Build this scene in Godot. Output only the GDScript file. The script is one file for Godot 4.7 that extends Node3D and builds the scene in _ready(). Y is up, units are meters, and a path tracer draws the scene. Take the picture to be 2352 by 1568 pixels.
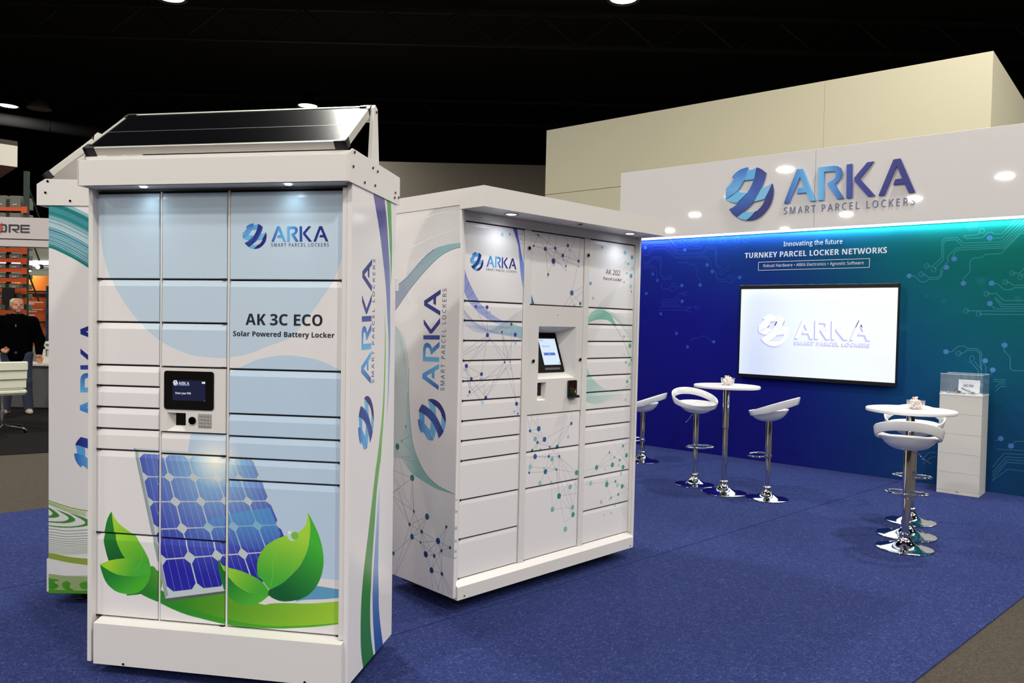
extends Node3D
# An exhibition booth with smart lockers in a dark trade-fair hall. Units are metres, y is up, the camera stands at x = z = 0.

# Flat print (vinyl graphics on the lockers, the printed fabric of the booth wall), drawn by the Canvas below.
# Every list holds shapes in millimetres on its own panel, u to the right and v up, colours are the ink colours.
const PRINT_SOLAR_FRONT := [
	["p","c2d4e3","c2d4e3",0,0,0,0,[-128,2323,1281,2291,1281,2291,1269,2230,1252,2141,1234,2050,1218,1980,1206,1939,1196,1915,1187,1899,1179,1882,1173,1866,1170,1853,1166,1841,1161,1826,1155,1809,1147,1791,1139,1772,1129,1753,1116,1733,1102,1714,1087,1694,1073,1675,1061,1658,1048,1641,1036,1625,1022,1608,1006,1587,988,1566,971,1545,954,1529,940,1518,928,1512,915,1508,902,1503,887,1498,873,1493,857,1488,841,1482,823,1475,803,1467,783,1459,764,1452,745,1446,725,1441,706,1437,686,1434,668,1431,650,1428,631,1427,608,1427,581,1428,549,1430,517,1433,490,1437,467,1442,447,1448,429,1454,410,1461,390,1469,371,1477,352,1486,333,1496,315,1507,298,1520,281,1533,264,1547,247,1562,230,1578,214,1595,198,1612,183,1630,168,1648,154,1667,141,1685,129,1703,118,1720,108,1736,99,1751,92,1763,87,1774,83,1784,78,1795,73,1807,68,1819,63,1834,57,1854,51,1882,45,1916,38,1952,32,1988,28,2023,26,2058,21,2096,7,2136,-23,2184,-62,2239,-101,2289,-128,2323]],
	["p","bdd1e6","bdd1e6",0,0,0,0,[480,1092,490,1117,503,1153,520,1193,539,1229,560,1261,584,1292,609,1321,632,1344,654,1361,676,1372,697,1382,718,1391,738,1401,758,1410,779,1419,803,1426,829,1433,858,1438,888,1442,917,1445,947,1445,977,1443,1005,1439,1031,1436,1052,1432,1070,1428,1087,1423,1106,1416,1129,1407,1155,1395,1179,1384,1195,1376,1195,1376,1205,497,1205,497,1182,497,1149,498,1110,499,1070,498,1035,496,1000,493,955,490,888,486,779,483,640,480,507,477,416,475,416,475,425,563,438,691,451,822,461,919,466,968,468,990,469,1000,470,1015,473,1037,476,1059,478,1079,480,1092]],
	["p","649fc3","649fc3",0,0,0,0,[965,370,970,377,977,388,986,400,995,412,1006,423,1018,435,1030,446,1040,454,1046,460,1048,464,1053,466,1067,466,1094,465,1132,462,1169,459,1194,456,1194,456,1194,426,1194,426,1180,423,1159,420,1134,416,1109,412,1080,409,1049,406,1019,402,995,397,981,391,973,383,969,375,965,370]],
	["p","288424","5cb02a",254,371,1192,334,[221,406,234,407,253,410,275,412,294,411,314,406,334,399,351,391,364,386,364,386,639,436,639,436,664,421,699,398,738,376,773,362,802,360,830,365,858,373,889,378,924,381,962,383,1002,385,1041,388,1083,393,1127,400,1167,406,1195,410,1195,410,1196,314,1196,314,1168,309,1128,301,1084,293,1042,286,1004,281,966,276,928,271,890,268,849,265,808,263,768,261,735,261,712,261,696,262,680,264,656,267,620,271,577,277,533,284,497,289,472,294,452,299,435,303,417,309,397,315,377,322,357,330,336,338,310,346,282,355,257,364,237,373,227,382,223,392,222,400,221,406]],
	["p","36861a","9ccb36",376,372,1117,357,[360,360,639,436,639,436,672,422,721,403,771,383,812,370,836,367,851,370,866,374,889,378,921,380,960,382,1001,385,1041,388,1083,393,1127,400,1167,406,1195,410,1195,410,1196,320,1196,320,1168,315,1128,308,1084,301,1042,295,1003,290,963,286,925,282,890,279,858,278,829,277,802,278,773,279,744,281,715,284,685,287,656,291,625,295,594,300,564,306,537,311,515,316,496,322,477,328,457,334,431,341,403,349,378,355,360,360]],
	["p","2f7d2a","4f9a2c",254,408,327,473,[172,357,193,385,224,425,256,466,282,492,298,499,310,495,319,485,327,476,334,468,340,459,345,448,347,437,347,424,346,410,342,397,335,388,325,386,310,388,295,391,282,392,273,388,265,382,257,375,246,370,228,366,206,362,186,359,172,357]],
	["p","c6cfcf","c6cfcf",0,0,0,0,[205,1020,777,1004,777,1004,780,996,785,986,793,968,807,936,829,882,858,813,888,740,917,675,943,619,970,565,993,520,1010,488,1010,488,643,412,643,412,364,358,364,358,205,1020]],
	["p","98a4a5","98a4a5",0,0,0,0,[205,1020,221,1015,221,1015,378,376,378,376,364,358,364,358,205,1020]],
	["p","5b6262","5b6262",0,0,0,0,[364,358,647,413,647,413,647,402,647,402,366,346,366,346,364,358]],
	["R","a6dcea","2a2aa4",596,977,599,473,[[253,994,328,994,353,978,371,917,355,899,277,897,250,914,235,977],[375,994,445,994,470,979,489,920,475,903,403,901,377,917,359,978],[489,994,555,995,579,980,600,923,588,906,520,904,495,920,475,979],[596,995,658,995,681,980,705,925,694,909,630,907,606,923,584,980],[697,995,756,996,778,981,803,928,793,912,733,910,710,926,686,980],[278,892,356,895,382,878,401,812,385,792,304,787,277,805,260,873],[404,896,477,898,502,882,523,819,509,799,434,795,407,812,388,878],[522,900,590,902,614,886,638,825,625,806,555,802,529,819,508,882],[632,903,696,905,720,890,745,831,734,813,669,809,643,825,620,886],[735,906,795,908,819,893,845,836,836,819,774,815,750,831,725,890],[306,782,386,787,414,769,434,698,418,675,334,668,305,687,287,761],[436,790,511,795,537,777,560,709,546,687,469,680,441,698,420,770],[557,797,627,802,653,785,678,719,666,698,594,692,566,709,543,778],[670,804,736,808,761,792,788,729,777,709,710,702,684,719,658,786],[776,811,838,815,862,799,891,737,882,718,819,713,793,729,766,793],[336,662,419,670,448,651,470,573,453,548,367,537,337,557,317,638],[470,675,548,682,575,664,600,589,586,565,506,555,477,574,454,652],[595,687,667,693,694,676,722,604,709,581,635,572,607,590,582,665],[712,698,779,704,805,687,834,618,824,596,755,587,727,605,700,677],[821,708,884,714,909,698,940,631,931,610,867,602,840,619,811,688],[369,531,455,542,485,523,510,437,492,409,403,393,371,414,350,504],[508,549,588,560,617,541,644,459,630,432,547,418,517,438,492,523],[637,566,711,576,739,558,769,480,757,454,681,441,651,460,623,542],[757,582,826,591,853,573,885,498,875,474,804,462,775,481,745,558],[869,597,933,605,959,588,993,516,984,493,918,481,890,499,859,574]]],
	["l","d5e2ee99",1.6,[260,994,411,394,291,994,448,401,321,994,485,407,381,994,555,419,410,994,589,425,439,994,623,430,495,995,688,442,522,995,719,447,549,995,750,452,602,995,810,463,627,995,840,468,653,995,869,473,702,995,924,482,726,996,952,487,750,996,979,491]],
	["p","5aa6d8aa","5aa6d820",692,756,654,616,[447,617,455,626,466,638,479,651,495,664,512,677,531,691,552,705,574,717,598,727,624,736,651,744,676,752,700,758,724,764,747,769,769,774,794,778,818,783,840,787,856,790,856,790,909,675,909,675,896,660,878,639,854,618,825,605,789,603,747,608,701,615,653,619,599,620,540,619,485,618,447,617]],
	["r","fffbeeff","fffbee00",600,980,601,853,[412,1137,843,1153,843,1153,846,830,846,830,414,807,414,807,412,1137]],
	["p","25802d","1a6028",79,651,138,519,[98,730,96,728,93,724,90,720,87,715,84,709,81,704,78,697,75,688,71,676,68,662,65,648,62,635,61,623,60,611,59,600,60,589,62,578,65,567,68,556,71,545,74,534,78,524,81,515,84,508,84,508,171,520,171,520,166,525,160,532,152,541,146,550,140,560,135,571,129,582,125,593,121,604,118,615,115,626,112,638,110,649,108,659,106,671,104,682,102,695,100,709,99,721,98,730]],
	["p","a6d936","4aab2f",120,683,269,506,[98,730,100,725,103,718,107,711,112,703,117,697,123,690,130,683,137,676,145,670,153,665,162,659,170,654,179,649,187,645,195,640,203,636,210,630,216,625,222,618,228,611,235,602,242,592,250,581,257,571,264,560,270,550,276,540,282,529,285,517,289,505,291,493,292,485,292,485,284,485,273,485,260,486,245,489,227,495,205,504,185,512,171,518,171,518,166,523,160,531,152,540,146,550,140,560,135,571,129,582,125,593,121,604,118,615,115,626,112,638,110,649,108,659,106,671,104,682,102,695,100,709,99,721,98,730]],
	["p","24802e","4bb22a",105,450,171,365,[40,488,42,482,44,473,47,462,51,452,55,442,60,430,65,420,72,410,79,401,88,393,96,387,105,381,113,376,121,373,129,370,138,368,148,366,159,365,169,364,180,364,190,365,201,366,211,369,221,372,230,376,238,380,246,386,254,392,261,399,267,406,273,415,278,423,283,433,286,444,290,454,292,461,292,461,278,458,259,455,238,452,221,449,207,447,194,446,183,445,171,445,159,445,146,447,133,448,121,451,110,454,100,458,90,462,80,467,69,472,57,478,47,484,40,488]],
	["p","a4d32c","4cb035",88,501,204,449,[40,488,49,492,61,498,75,504,88,509,100,512,113,515,125,518,138,520,150,522,162,524,175,525,187,525,200,525,213,524,225,522,237,520,246,517,255,514,262,510,269,506,276,501,282,495,286,489,290,484,292,477,292,471,292,465,292,461,292,461,278,458,259,455,238,452,221,449,207,447,194,446,183,445,171,445,159,445,146,447,133,448,121,451,110,454,100,458,90,462,80,467,69,472,57,478,47,484,40,488]],
	["p","21762c","52b432",654,488,757,361,[619,551,618,545,617,536,617,525,617,515,619,505,621,495,624,484,627,472,631,458,636,443,641,428,647,415,654,404,661,395,670,387,679,381,690,374,702,369,714,365,726,362,736,360,746,359,755,359,765,359,776,362,788,365,800,369,812,375,824,382,836,392,847,401,855,407,855,407,840,408,818,408,794,410,772,413,755,418,739,423,724,430,710,437,698,445,687,453,677,462,666,474,654,493,640,515,627,537,619,551]],
	["p","9bd238","4aae32",678,512,811,427,[619,551,621,547,625,540,629,533,635,527,641,523,648,521,656,519,666,517,679,514,694,512,709,510,725,506,741,502,757,496,773,491,787,485,799,480,809,475,818,469,826,463,834,455,842,446,849,438,854,430,856,423,856,416,856,411,855,407,855,407,847,407,836,407,823,407,811,407,802,408,793,409,784,410,772,413,758,418,741,423,725,430,710,437,697,446,686,455,676,465,666,474,658,483,651,491,645,500,639,509,633,520,627,532,622,544,619,551]],
	["p","48ba38","196030",1084,625,934,414,[1030,779,1034,772,1040,762,1047,750,1054,737,1061,725,1068,711,1075,697,1081,682,1087,666,1092,650,1096,634,1099,619,1101,606,1103,593,1103,582,1103,569,1103,557,1101,544,1099,532,1096,519,1092,506,1087,493,1081,480,1074,468,1067,457,1059,447,1050,438,1041,429,1031,421,1020,414,1008,408,995,402,981,398,965,394,949,391,935,389,922,388,910,389,899,390,889,393,877,397,866,402,857,408,850,412,850,412,856,434,856,434,866,438,880,445,896,454,911,463,925,473,939,485,952,498,964,510,975,521,984,531,993,543,1002,555,1010,571,1018,588,1025,605,1031,622,1035,637,1037,652,1039,666,1040,679,1041,693,1042,705,1042,717,1041,730,1039,743,1036,757,1032,770,1030,779]],
	["p","aadb40","4ab236",962,682,903,470,[856,434,850,441,842,450,834,461,826,470,820,476,814,480,808,484,804,490,801,498,800,507,799,517,799,527,799,538,800,549,802,560,806,571,811,582,817,594,825,605,833,615,841,624,851,632,861,639,871,646,882,652,893,658,905,663,917,668,928,671,940,673,952,676,962,679,973,683,983,688,992,693,1000,699,1007,705,1013,712,1018,719,1023,728,1026,741,1028,755,1029,769,1030,779,1030,779,1032,770,1036,757,1039,743,1041,730,1042,717,1042,705,1041,693,1040,679,1039,666,1037,652,1035,637,1031,622,1025,605,1018,588,1010,571,1002,555,993,543,984,531,975,521,964,510,952,498,939,485,925,473,911,463,896,454,880,445,866,438,856,434]],
	["s","aed06066",3,[857,434,860,442,863,455,867,469,870,483,872,496,873,507,872,517,872,527,871,537,872,547,873,557,876,567,878,578,882,588,887,598,893,608,902,619,911,629,919,638,925,644]],
	["s","aed06055",3,[956,502,959,510,962,522,966,535,969,549,971,561,971,572,969,583,967,594,964,604,963,610]],
	["s","aed06055",3,[204,464,210,471,219,480,229,491,239,502,245,512,248,521,249,530,249,539,247,548,245,556,240,566,232,576,224,585,217,593,212,599]],
	["c","c4ddd2",[960,676,24]],
	["c","7fbf5a",[972,675,17]],
	["c","f2f8f4",[947,687,6]],
]
const PRINT_SOLAR_SIDE := [
	["p","4f4a90","8fb6de",354,2116,473,1344,[237,2180,251,2156,271,2122,288,2092,301,2069,312,2050,323,2029,335,2004,347,1978,360,1949,372,1918,385,1884,397,1853,407,1826,415,1802,423,1777,431,1748,438,1719,444,1692,447,1670,450,1650,453,1628,460,1597,467,1564,472,1533,475,1508,476,1486,476,1461,477,1433,476,1402,475,1366,474,1321,473,1271,470,1223,466,1177,461,1132,457,1101,457,1101,465,1140,477,1194,487,1246,492,1287,495,1326,497,1365,500,1405,502,1445,503,1485,503,1528,501,1571,499,1604,498,1618,497,1622,496,1634,495,1664,494,1702,492,1741,489,1780,485,1821,480,1859,473,1893,466,1924,458,1955,451,1989,444,2022,437,2051,431,2074,425,2094,417,2114,407,2140,395,2167,386,2186,386,2186,237,2180]],
	["p","4aa24e","4aa24e",0,0,0,0,[415,2187,422,2168,432,2140,441,2110,449,2080,457,2047,465,2015,472,1983,478,1951,484,1919,488,1885,493,1850,496,1820,497,1796,498,1775,499,1761,499,1761,502,1781,506,1810,510,1841,512,1872,514,1906,513,1941,511,1979,507,2019,502,2059,497,2105,491,2151,487,2184,487,2184,415,2187]],
	["p","7fbd5e","2f7a34",415,1252,262,177,[407,1664,411,1643,417,1612,421,1580,423,1550,424,1518,424,1486,423,1455,422,1424,420,1393,418,1361,416,1330,414,1299,411,1268,407,1237,403,1206,398,1176,392,1145,385,1115,376,1084,366,1054,357,1026,348,998,339,973,332,952,328,943,325,938,318,922,305,882,288,830,272,779,256,731,241,684,227,639,213,599,200,561,188,526,179,494,171,465,164,435,158,403,153,370,150,336,148,299,147,261,148,225,150,194,153,166,159,136,170,100,184,63,193,37,193,37,327,38,327,38,314,69,296,115,282,158,274,196,269,232,266,266,265,297,266,327,268,352,269,368,271,379,274,399,277,433,281,476,287,522,294,569,303,618,312,668,319,718,327,768,336,816,350,862,366,906,378,937,382,944,382,938,384,943,389,970,395,1006,401,1042,407,1073,414,1104,419,1134,423,1164,427,1194,430,1227,433,1265,434,1305,436,1345,438,1385,439,1425,439,1462,439,1495,437,1525,433,1557,425,1596,415,1636,407,1664]],
	["p","a9c6e4","2a55a0",361,759,337,94,[377,828,370,812,361,788,353,761,346,730,340,696,334,662,329,629,324,596,319,563,314,531,308,498,303,466,300,431,298,396,296,366,295,347,295,334,296,313,299,278,303,236,310,191,321,139,334,84,344,45,344,45,448,53,448,53,435,89,416,140,400,187,390,224,383,256,379,284,377,303,378,318,377,339,374,371,371,409,368,446,367,481,367,516,367,550,368,582,370,613,372,653,373,712,375,780,377,828]],
]
const PRINT_SWIRL_SIDE := [
	["p","4f93a3","4f93a3",0,0,0,0,[-50,2218,-45,2217,-39,2215,-32,2213,-23,2210,-14,2207,-3,2204,9,2200,23,2197,38,2193,53,2188,68,2184,82,2180,94,2175,105,2171,116,2166,127,2161,137,2157,147,2152,157,2147,167,2143,177,2138,186,2134,196,2129,207,2124,220,2117,234,2110,249,2102,263,2095,274,2089,283,2084,283,1791,274,1797,261,1805,245,1814,229,1824,214,1833,202,1840,192,1846,184,1852,176,1856,170,1860,163,1865,155,1869,148,1873,140,1878,132,1882,124,1886,116,1890,109,1893,102,1897,95,1900,89,1903,83,1906,77,1909,70,1912,64,1915,57,1918,51,1921,44,1924,38,1927,32,1929,26,1931,20,1933,15,1935,9,1936,3,1938,-3,1939,-11,1941,-20,1943,-29,1945,-37,1947,-45,1948,-50,1949]],
	["p","8fbcc6","8fbcc6",0,0,0,0,[-50,2218,-39,2215,-14,2207,9,2200,38,2193,82,2180,105,2171,127,2161,147,2152,177,2138,196,2129,220,2117,263,2095,283,2084,283,2067,262,2078,219,2101,195,2113,175,2123,146,2136,125,2145,103,2155,80,2164,38,2177,9,2184,-13,2191,-39,2199,-50,2202]],
	["p","12776f","12776f",0,0,0,0,[-50,2198,-38,2195,-13,2187,10,2180,38,2173,80,2160,103,2151,125,2141,146,2132,174,2119,194,2109,218,2097,261,2074,283,2062,283,2040,260,2053,217,2076,192,2089,172,2099,144,2112,123,2122,101,2132,78,2141,38,2153,10,2160,-12,2167,-38,2174,-50,2178]],
	["p","3a8c9c","3a8c9c",0,0,0,0,[-50,2178,-38,2174,-12,2167,10,2160,38,2153,78,2141,101,2132,123,2122,144,2112,172,2099,192,2089,217,2076,260,2053,283,2040,283,2011,258,2025,215,2048,190,2062,169,2072,141,2085,120,2095,98,2105,75,2114,38,2126,12,2133,-11,2140,-37,2147,-50,2151]],
	["p","1a8479","1a8479",0,0,0,0,[-50,2151,-37,2147,-11,2140,12,2133,38,2126,75,2114,98,2105,120,2095,141,2085,169,2072,190,2062,215,2048,258,2025,283,2011,283,1993,257,2008,214,2031,188,2046,168,2056,140,2069,119,2079,96,2090,74,2099,38,2110,12,2117,-11,2124,-36,2131,-50,2135]],
	["p","a9c4cb","a9c4cb",0,0,0,0,[-50,2105,-35,2101,-9,2094,13,2088,38,2081,71,2070,93,2061,116,2050,137,2040,164,2027,185,2016,212,2001,255,1977,283,1961,283,1952,255,1968,212,1993,184,2008,164,2019,137,2032,115,2042,92,2053,71,2062,38,2073,14,2080,-9,2086,-34,2093,-50,2097]],
	["p","b9cdd2","b9cdd2",0,0,0,0,[-50,2084,-34,2080,-9,2073,14,2067,38,2060,69,2049,91,2040,114,2029,136,2019,162,2006,183,1995,211,1979,254,1954,283,1938,283,1920,253,1938,210,1962,181,1979,160,1990,134,2003,113,2013,89,2024,68,2033,38,2044,15,2051,-8,2057,-33,2064,-50,2068]],
	["p","3f8aa3","3f8aa3",0,0,0,0,[-50,2052,-33,2047,-7,2041,16,2035,38,2028,66,2018,87,2009,111,1997,133,1987,159,1974,180,1962,209,1946,252,1921,283,1902,283,1879,251,1898,207,1923,178,1941,156,1953,131,1966,109,1976,85,1988,64,1997,38,2007,17,2013,-6,2019,-32,2026,-50,2030]],
	["p","0f7a70","0f7a70",0,0,0,0,[-50,1963,-29,1958,-4,1952,19,1946,38,1940,58,1931,78,1922,103,1910,125,1899,149,1886,171,1874,203,1854,246,1828,283,1806,283,1791,245,1814,202,1840,170,1860,148,1873,124,1886,102,1897,77,1909,57,1918,38,1927,20,1933,-3,1939,-29,1945,-50,1949]],
	["m","e3ecec",2.0,[[-50,2124,-35,2120,-10,2113,13,2107,38,2100,73,2088,95,2079,118,2069,139,2059,166,2046,187,2035,214,2020,257,1997,283,1982],[-50,2116,-35,2112,-10,2105,13,2099,38,2092,72,2080,94,2071,117,2061,138,2051,166,2038,186,2027,213,2012,256,1988,283,1973],[-50,2108,-35,2104,-10,2097,13,2091,38,2084,72,2073,93,2064,116,2053,138,2043,165,2030,185,2019,212,2004,256,1980,283,1964],[-50,2100,-35,2096,-9,2089,14,2083,38,2076,71,2065,93,2056,116,2045,137,2035,164,2022,185,2011,212,1995,255,1971,283,1955],[-50,2092,-34,2088,-9,2081,14,2075,38,2068,70,2057,92,2048,115,2037,136,2027,163,2014,184,2003,211,1987,255,1963,283,1946],[-50,2087,-34,2083,-9,2076,14,2069,38,2062,70,2052,91,2043,115,2032,136,2021,162,2009,183,1997,211,1982,254,1957,283,1941],[-50,2078,-34,2074,-8,2068,15,2061,38,2054,69,2044,90,2035,114,2024,135,2013,162,2001,182,1989,210,1973,254,1949,283,1932],[-50,2072,-33,2068,-8,2061,15,2055,38,2048,68,2037,90,2028,113,2017,135,2007,161,1994,182,1983,210,1966,253,1942,283,1924],[-50,2065,-33,2061,-8,2054,15,2048,38,2041,68,2031,89,2022,113,2011,134,2000,160,1987,181,1976,210,1959,253,1935,283,1917],[-50,2057,-33,2053,-8,2046,16,2040,38,2033,67,2023,88,2014,112,2003,133,1992,159,1979,180,1968,209,1951,252,1926,283,1908],[-50,2042,-32,2038,-7,2031,16,2025,38,2018,66,2009,86,2000,110,1988,132,1978,158,1965,179,1953,208,1936,251,1911,283,1892],[-50,2033,-32,2029,-7,2022,17,2016,38,2009,65,1999,85,1990,110,1979,131,1968,157,1955,178,1944,207,1926,251,1901,283,1882],[-50,2025,-32,2020,-6,2014,17,2008,38,2001,64,1992,85,1983,109,1971,130,1960,156,1947,177,1936,207,1918,250,1893,283,1873],[-50,2017,-31,2012,-6,2006,17,2000,38,1993,63,1984,84,1975,108,1963,130,1952,155,1940,176,1928,206,1910,250,1884,283,1864],[-50,2006,-31,2002,-6,1995,18,1989,38,1983,62,1973,83,1964,107,1952,129,1942,154,1929,175,1917,206,1899,249,1873,283,1853],[-50,1998,-31,1993,-5,1987,18,1981,38,1975,62,1965,82,1956,106,1944,128,1934,153,1921,174,1909,205,1890,249,1864,283,1844],[-50,1987,-30,1983,-5,1977,18,1970,38,1964,61,1955,81,1946,105,1934,127,1923,152,1910,173,1898,204,1879,248,1853,283,1832],[-50,1976,-30,1972,-4,1966,19,1960,38,1953,60,1944,79,1935,104,1923,126,1912,150,1900,172,1887,204,1868,247,1842,283,1820]]],
	["m","1d6f78",1.5,[[-50,2130,-36,2126,-10,2118,12,2112,38,2105,74,2094,96,2085,118,2074,140,2064,167,2051,188,2040,214,2026,257,2002,283,1987],[-50,2111,-35,2107,-10,2100,13,2093,38,2086,72,2075,94,2066,117,2056,138,2045,165,2032,186,2022,213,2007,256,1982,283,1967],[-50,2076,-34,2072,-8,2065,15,2059,38,2052,69,2041,90,2032,114,2021,135,2011,161,1998,182,1987,210,1971,254,1946,283,1929],[-50,2061,-33,2057,-8,2050,15,2044,38,2037,67,2027,88,2018,112,2007,134,1996,160,1983,181,1972,209,1955,253,1931,283,1913],[-50,2049,-33,2045,-7,2038,16,2032,38,2025,66,2015,87,2006,111,1995,133,1984,158,1971,180,1960,209,1943,252,1918,283,1899],[-50,2011,-31,2007,-6,2001,17,1994,38,1988,63,1978,83,1969,108,1958,129,1947,154,1934,176,1922,206,1904,249,1879,283,1858],[-50,1992,-30,1988,-5,1982,18,1976,38,1969,61,1960,81,1951,106,1939,128,1928,152,1916,174,1903,205,1885,248,1859,283,1838],[-50,1968,-29,1964,-4,1958,19,1952,38,1945,59,1937,79,1928,104,1915,125,1904,150,1892,171,1879,203,1860,247,1834,283,1812]]],
	["s","6f9a2a",5,[-15,574,-6,571,6,567,20,562,35,557,48,553,59,549,69,546,79,543,88,540,98,537,108,534,118,531,128,529,138,527,149,525,159,523,168,521,178,519,190,518,203,516,221,514,243,511,266,509,286,507,300,505]],
	["s","8fae5a",1.4,[-13,563,-5,561,7,558,20,554,34,551,48,547,60,542,73,538,86,533,100,528,115,524,133,520,153,516,173,513,191,510,203,508]],
	["s","8fae5a",1.4,[-13,562,-5,560,7,556,20,553,34,549,48,545,60,540,73,536,86,531,100,526,115,522,133,518,153,514,173,510,191,507,203,505]],
	["s","8fae5a",1.4,[-13,561,-5,558,7,555,20,551,34,547,48,542,60,538,73,533,86,528,100,524,115,519,133,515,153,511,173,507,191,504,203,502]],
	["s","8fae5a",1.4,[-13,560,-5,557,7,554,20,549,34,545,48,540,60,536,73,531,86,526,100,521,115,517,133,513,153,508,173,504,191,501,203,499]],
	["s","8fae5a",1.4,[-13,559,-5,556,7,552,20,548,34,543,48,538,60,534,73,529,86,524,100,519,115,515,133,510,153,506,173,501,191,498,203,495]],
	["s","8fae5a",1.4,[-13,558,-5,555,7,551,20,546,34,541,48,536,60,531,73,526,86,522,100,517,115,512,133,508,153,503,173,499,191,495,203,492]],
	["s","8fae5a",1.4,[-13,557,-5,554,7,549,20,544,34,539,48,534,60,529,73,524,86,519,100,514,115,510,133,505,153,500,173,496,191,492,203,489]],
	["s","8fae5a",1.4,[-13,556,-5,552,7,548,20,542,34,537,48,532,60,527,73,522,86,517,100,512,115,507,133,503,153,498,173,493,191,489,203,486]],
	["s","8fae5a",1.4,[-13,554,-5,551,7,546,20,541,34,535,48,530,60,525,73,520,86,515,100,510,115,505,133,500,153,495,173,490,191,486,203,483]],
	["p","3f8a34","3f8a34",0,0,0,0,[-15,534,-12,534,-7,533,-1,532,6,529,14,525,23,520,32,514,39,508,46,503,52,497,57,492,60,487,59,484,56,482,52,480,48,479,43,477,37,476,30,475,23,475,13,475,2,476,-8,476,-15,477,-15,477,-15,486,-15,486,-10,486,-3,486,4,486,10,487,14,489,18,492,21,494,22,498,22,501,20,505,17,508,13,512,7,517,-1,522,-10,526,-15,529]],
	["p","3f8a34","3f8a34",0,0,0,0,[31,524,38,522,47,519,58,515,69,511,80,507,92,502,104,497,115,492,125,486,134,479,141,473,145,467,145,463,143,460,138,457,132,454,125,452,117,450,108,448,98,447,87,446,75,446,62,447,48,447,31,448,13,449,-4,450,-15,451,-15,451,-15,457,-15,457,-3,456,14,456,32,455,48,455,59,455,69,456,78,456,86,458,93,460,100,463,105,466,109,470,110,473,109,476,107,480,102,484,96,488,88,494,78,499,69,504,59,510,48,516,38,521,31,524]],
	["p","3f8a34","3f8a34",0,0,0,0,[107,505,119,501,138,496,157,490,174,484,187,480,198,475,207,470,216,466,224,461,230,457,235,453,237,449,235,445,230,442,224,439,216,436,207,433,198,431,186,429,174,427,160,425,144,424,127,422,111,422,95,421,79,422,64,422,48,424,31,425,12,428,-4,430,-15,431,-15,431,-15,436,-15,436,-4,435,12,433,31,431,48,430,64,429,80,428,96,428,111,428,126,429,140,431,153,432,165,435,177,437,187,441,195,444,199,449,198,454,193,459,184,465,174,472,158,480,139,490,120,499,107,505]],
	["s","2f6a2f",2.6,[-15,417,-9,416,1,415,12,414,24,413,35,411,46,410,57,408,69,406,83,405,98,404,116,404,136,405,157,407,180,409,203,410,231,413,263,415,295,418,323,421,342,423]],
	["s","2f6a2f",2.48,[-15,400,-9,399,1,398,12,397,24,396,35,394,46,393,58,391,69,389,83,388,98,387,116,387,136,388,157,390,180,392,203,393,231,396,263,398,295,401,323,404,342,406]],
	["s","2f6a2f",2.3600000000000003,[-15,386,-9,385,1,384,12,383,24,381,35,380,46,378,58,376,69,375,83,373,98,373,116,373,136,374,157,375,180,377,203,379,231,381,263,384,295,387,323,389,342,391]],
	["s","2f6a2f",2.24,[-15,372,-9,371,1,370,12,369,24,367,35,366,46,364,58,362,69,361,83,359,98,359,116,359,136,360,157,361,180,363,203,365,231,367,263,370,295,373,323,375,342,377]],
	["s","2f6a2f",2.12,[-15,360,-9,359,1,358,12,357,24,355,35,354,46,352,58,350,69,349,83,347,98,347,116,347,136,348,157,349,180,351,203,353,231,355,263,358,295,361,323,363,342,365]],
	["s","2f6a2f",2.0,[-15,349,-9,348,1,347,12,346,24,345,35,343,46,342,58,340,69,338,83,337,98,336,116,336,136,337,157,339,180,340,203,342,231,345,263,347,295,350,323,353,342,355]],
	["s","2f6a2f",1.8800000000000001,[-15,339,-9,338,1,337,12,336,24,334,35,333,46,332,58,330,69,328,83,326,98,326,116,326,136,327,157,329,180,330,203,332,231,334,263,337,295,340,323,343,342,344]],
	["s","5a8238",1.7600000000000002,[-15,331,-9,330,1,329,12,327,24,326,35,325,46,323,58,321,69,319,83,318,98,317,116,318,136,319,157,320,180,322,203,324,231,326,263,329,295,332,323,334,342,336]],
	["s","5a8238",1.6400000000000001,[-15,323,-9,322,1,321,12,320,24,318,35,317,46,315,58,313,69,312,83,310,98,310,116,310,136,311,157,312,180,314,203,316,231,318,263,321,295,324,323,326,342,328]],
	["s","5a8238",1.52,[-15,316,-9,315,1,314,12,312,24,311,35,310,46,308,58,306,69,304,83,303,98,302,116,303,136,304,157,305,180,307,204,309,231,311,263,314,295,317,323,319,342,321]],
	["s","5a8238",1.4000000000000001,[-15,309,-9,308,1,307,12,306,24,305,35,303,46,302,58,300,69,298,83,297,98,296,116,296,136,297,157,299,180,300,204,302,231,305,263,307,295,310,323,313,342,315]],
	["s","5a8238",1.2800000000000002,[-15,303,-9,303,1,301,12,300,24,299,35,297,46,296,58,294,69,292,83,291,98,290,116,290,136,291,157,293,180,295,204,296,231,299,263,301,295,304,323,307,342,309]],
	["s","5a8238",1.1600000000000001,[-15,298,-9,297,1,296,12,295,24,294,35,292,46,291,58,289,69,287,83,286,98,285,116,285,136,286,157,288,180,289,204,291,231,294,263,296,295,299,323,302,342,303]],
	["s","5a8238",1.04,[-15,294,-9,293,1,292,12,290,24,289,35,288,46,286,58,284,69,282,83,281,98,280,116,281,136,282,157,283,180,285,204,287,231,289,263,292,295,294,323,297,342,299]],
	["s","5a8238",0.9200000000000002,[-15,289,-9,288,1,287,12,286,24,285,35,283,46,282,58,280,69,278,83,277,98,276,116,276,136,277,157,279,180,280,204,282,231,285,263,287,295,290,323,293,342,295]],
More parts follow.
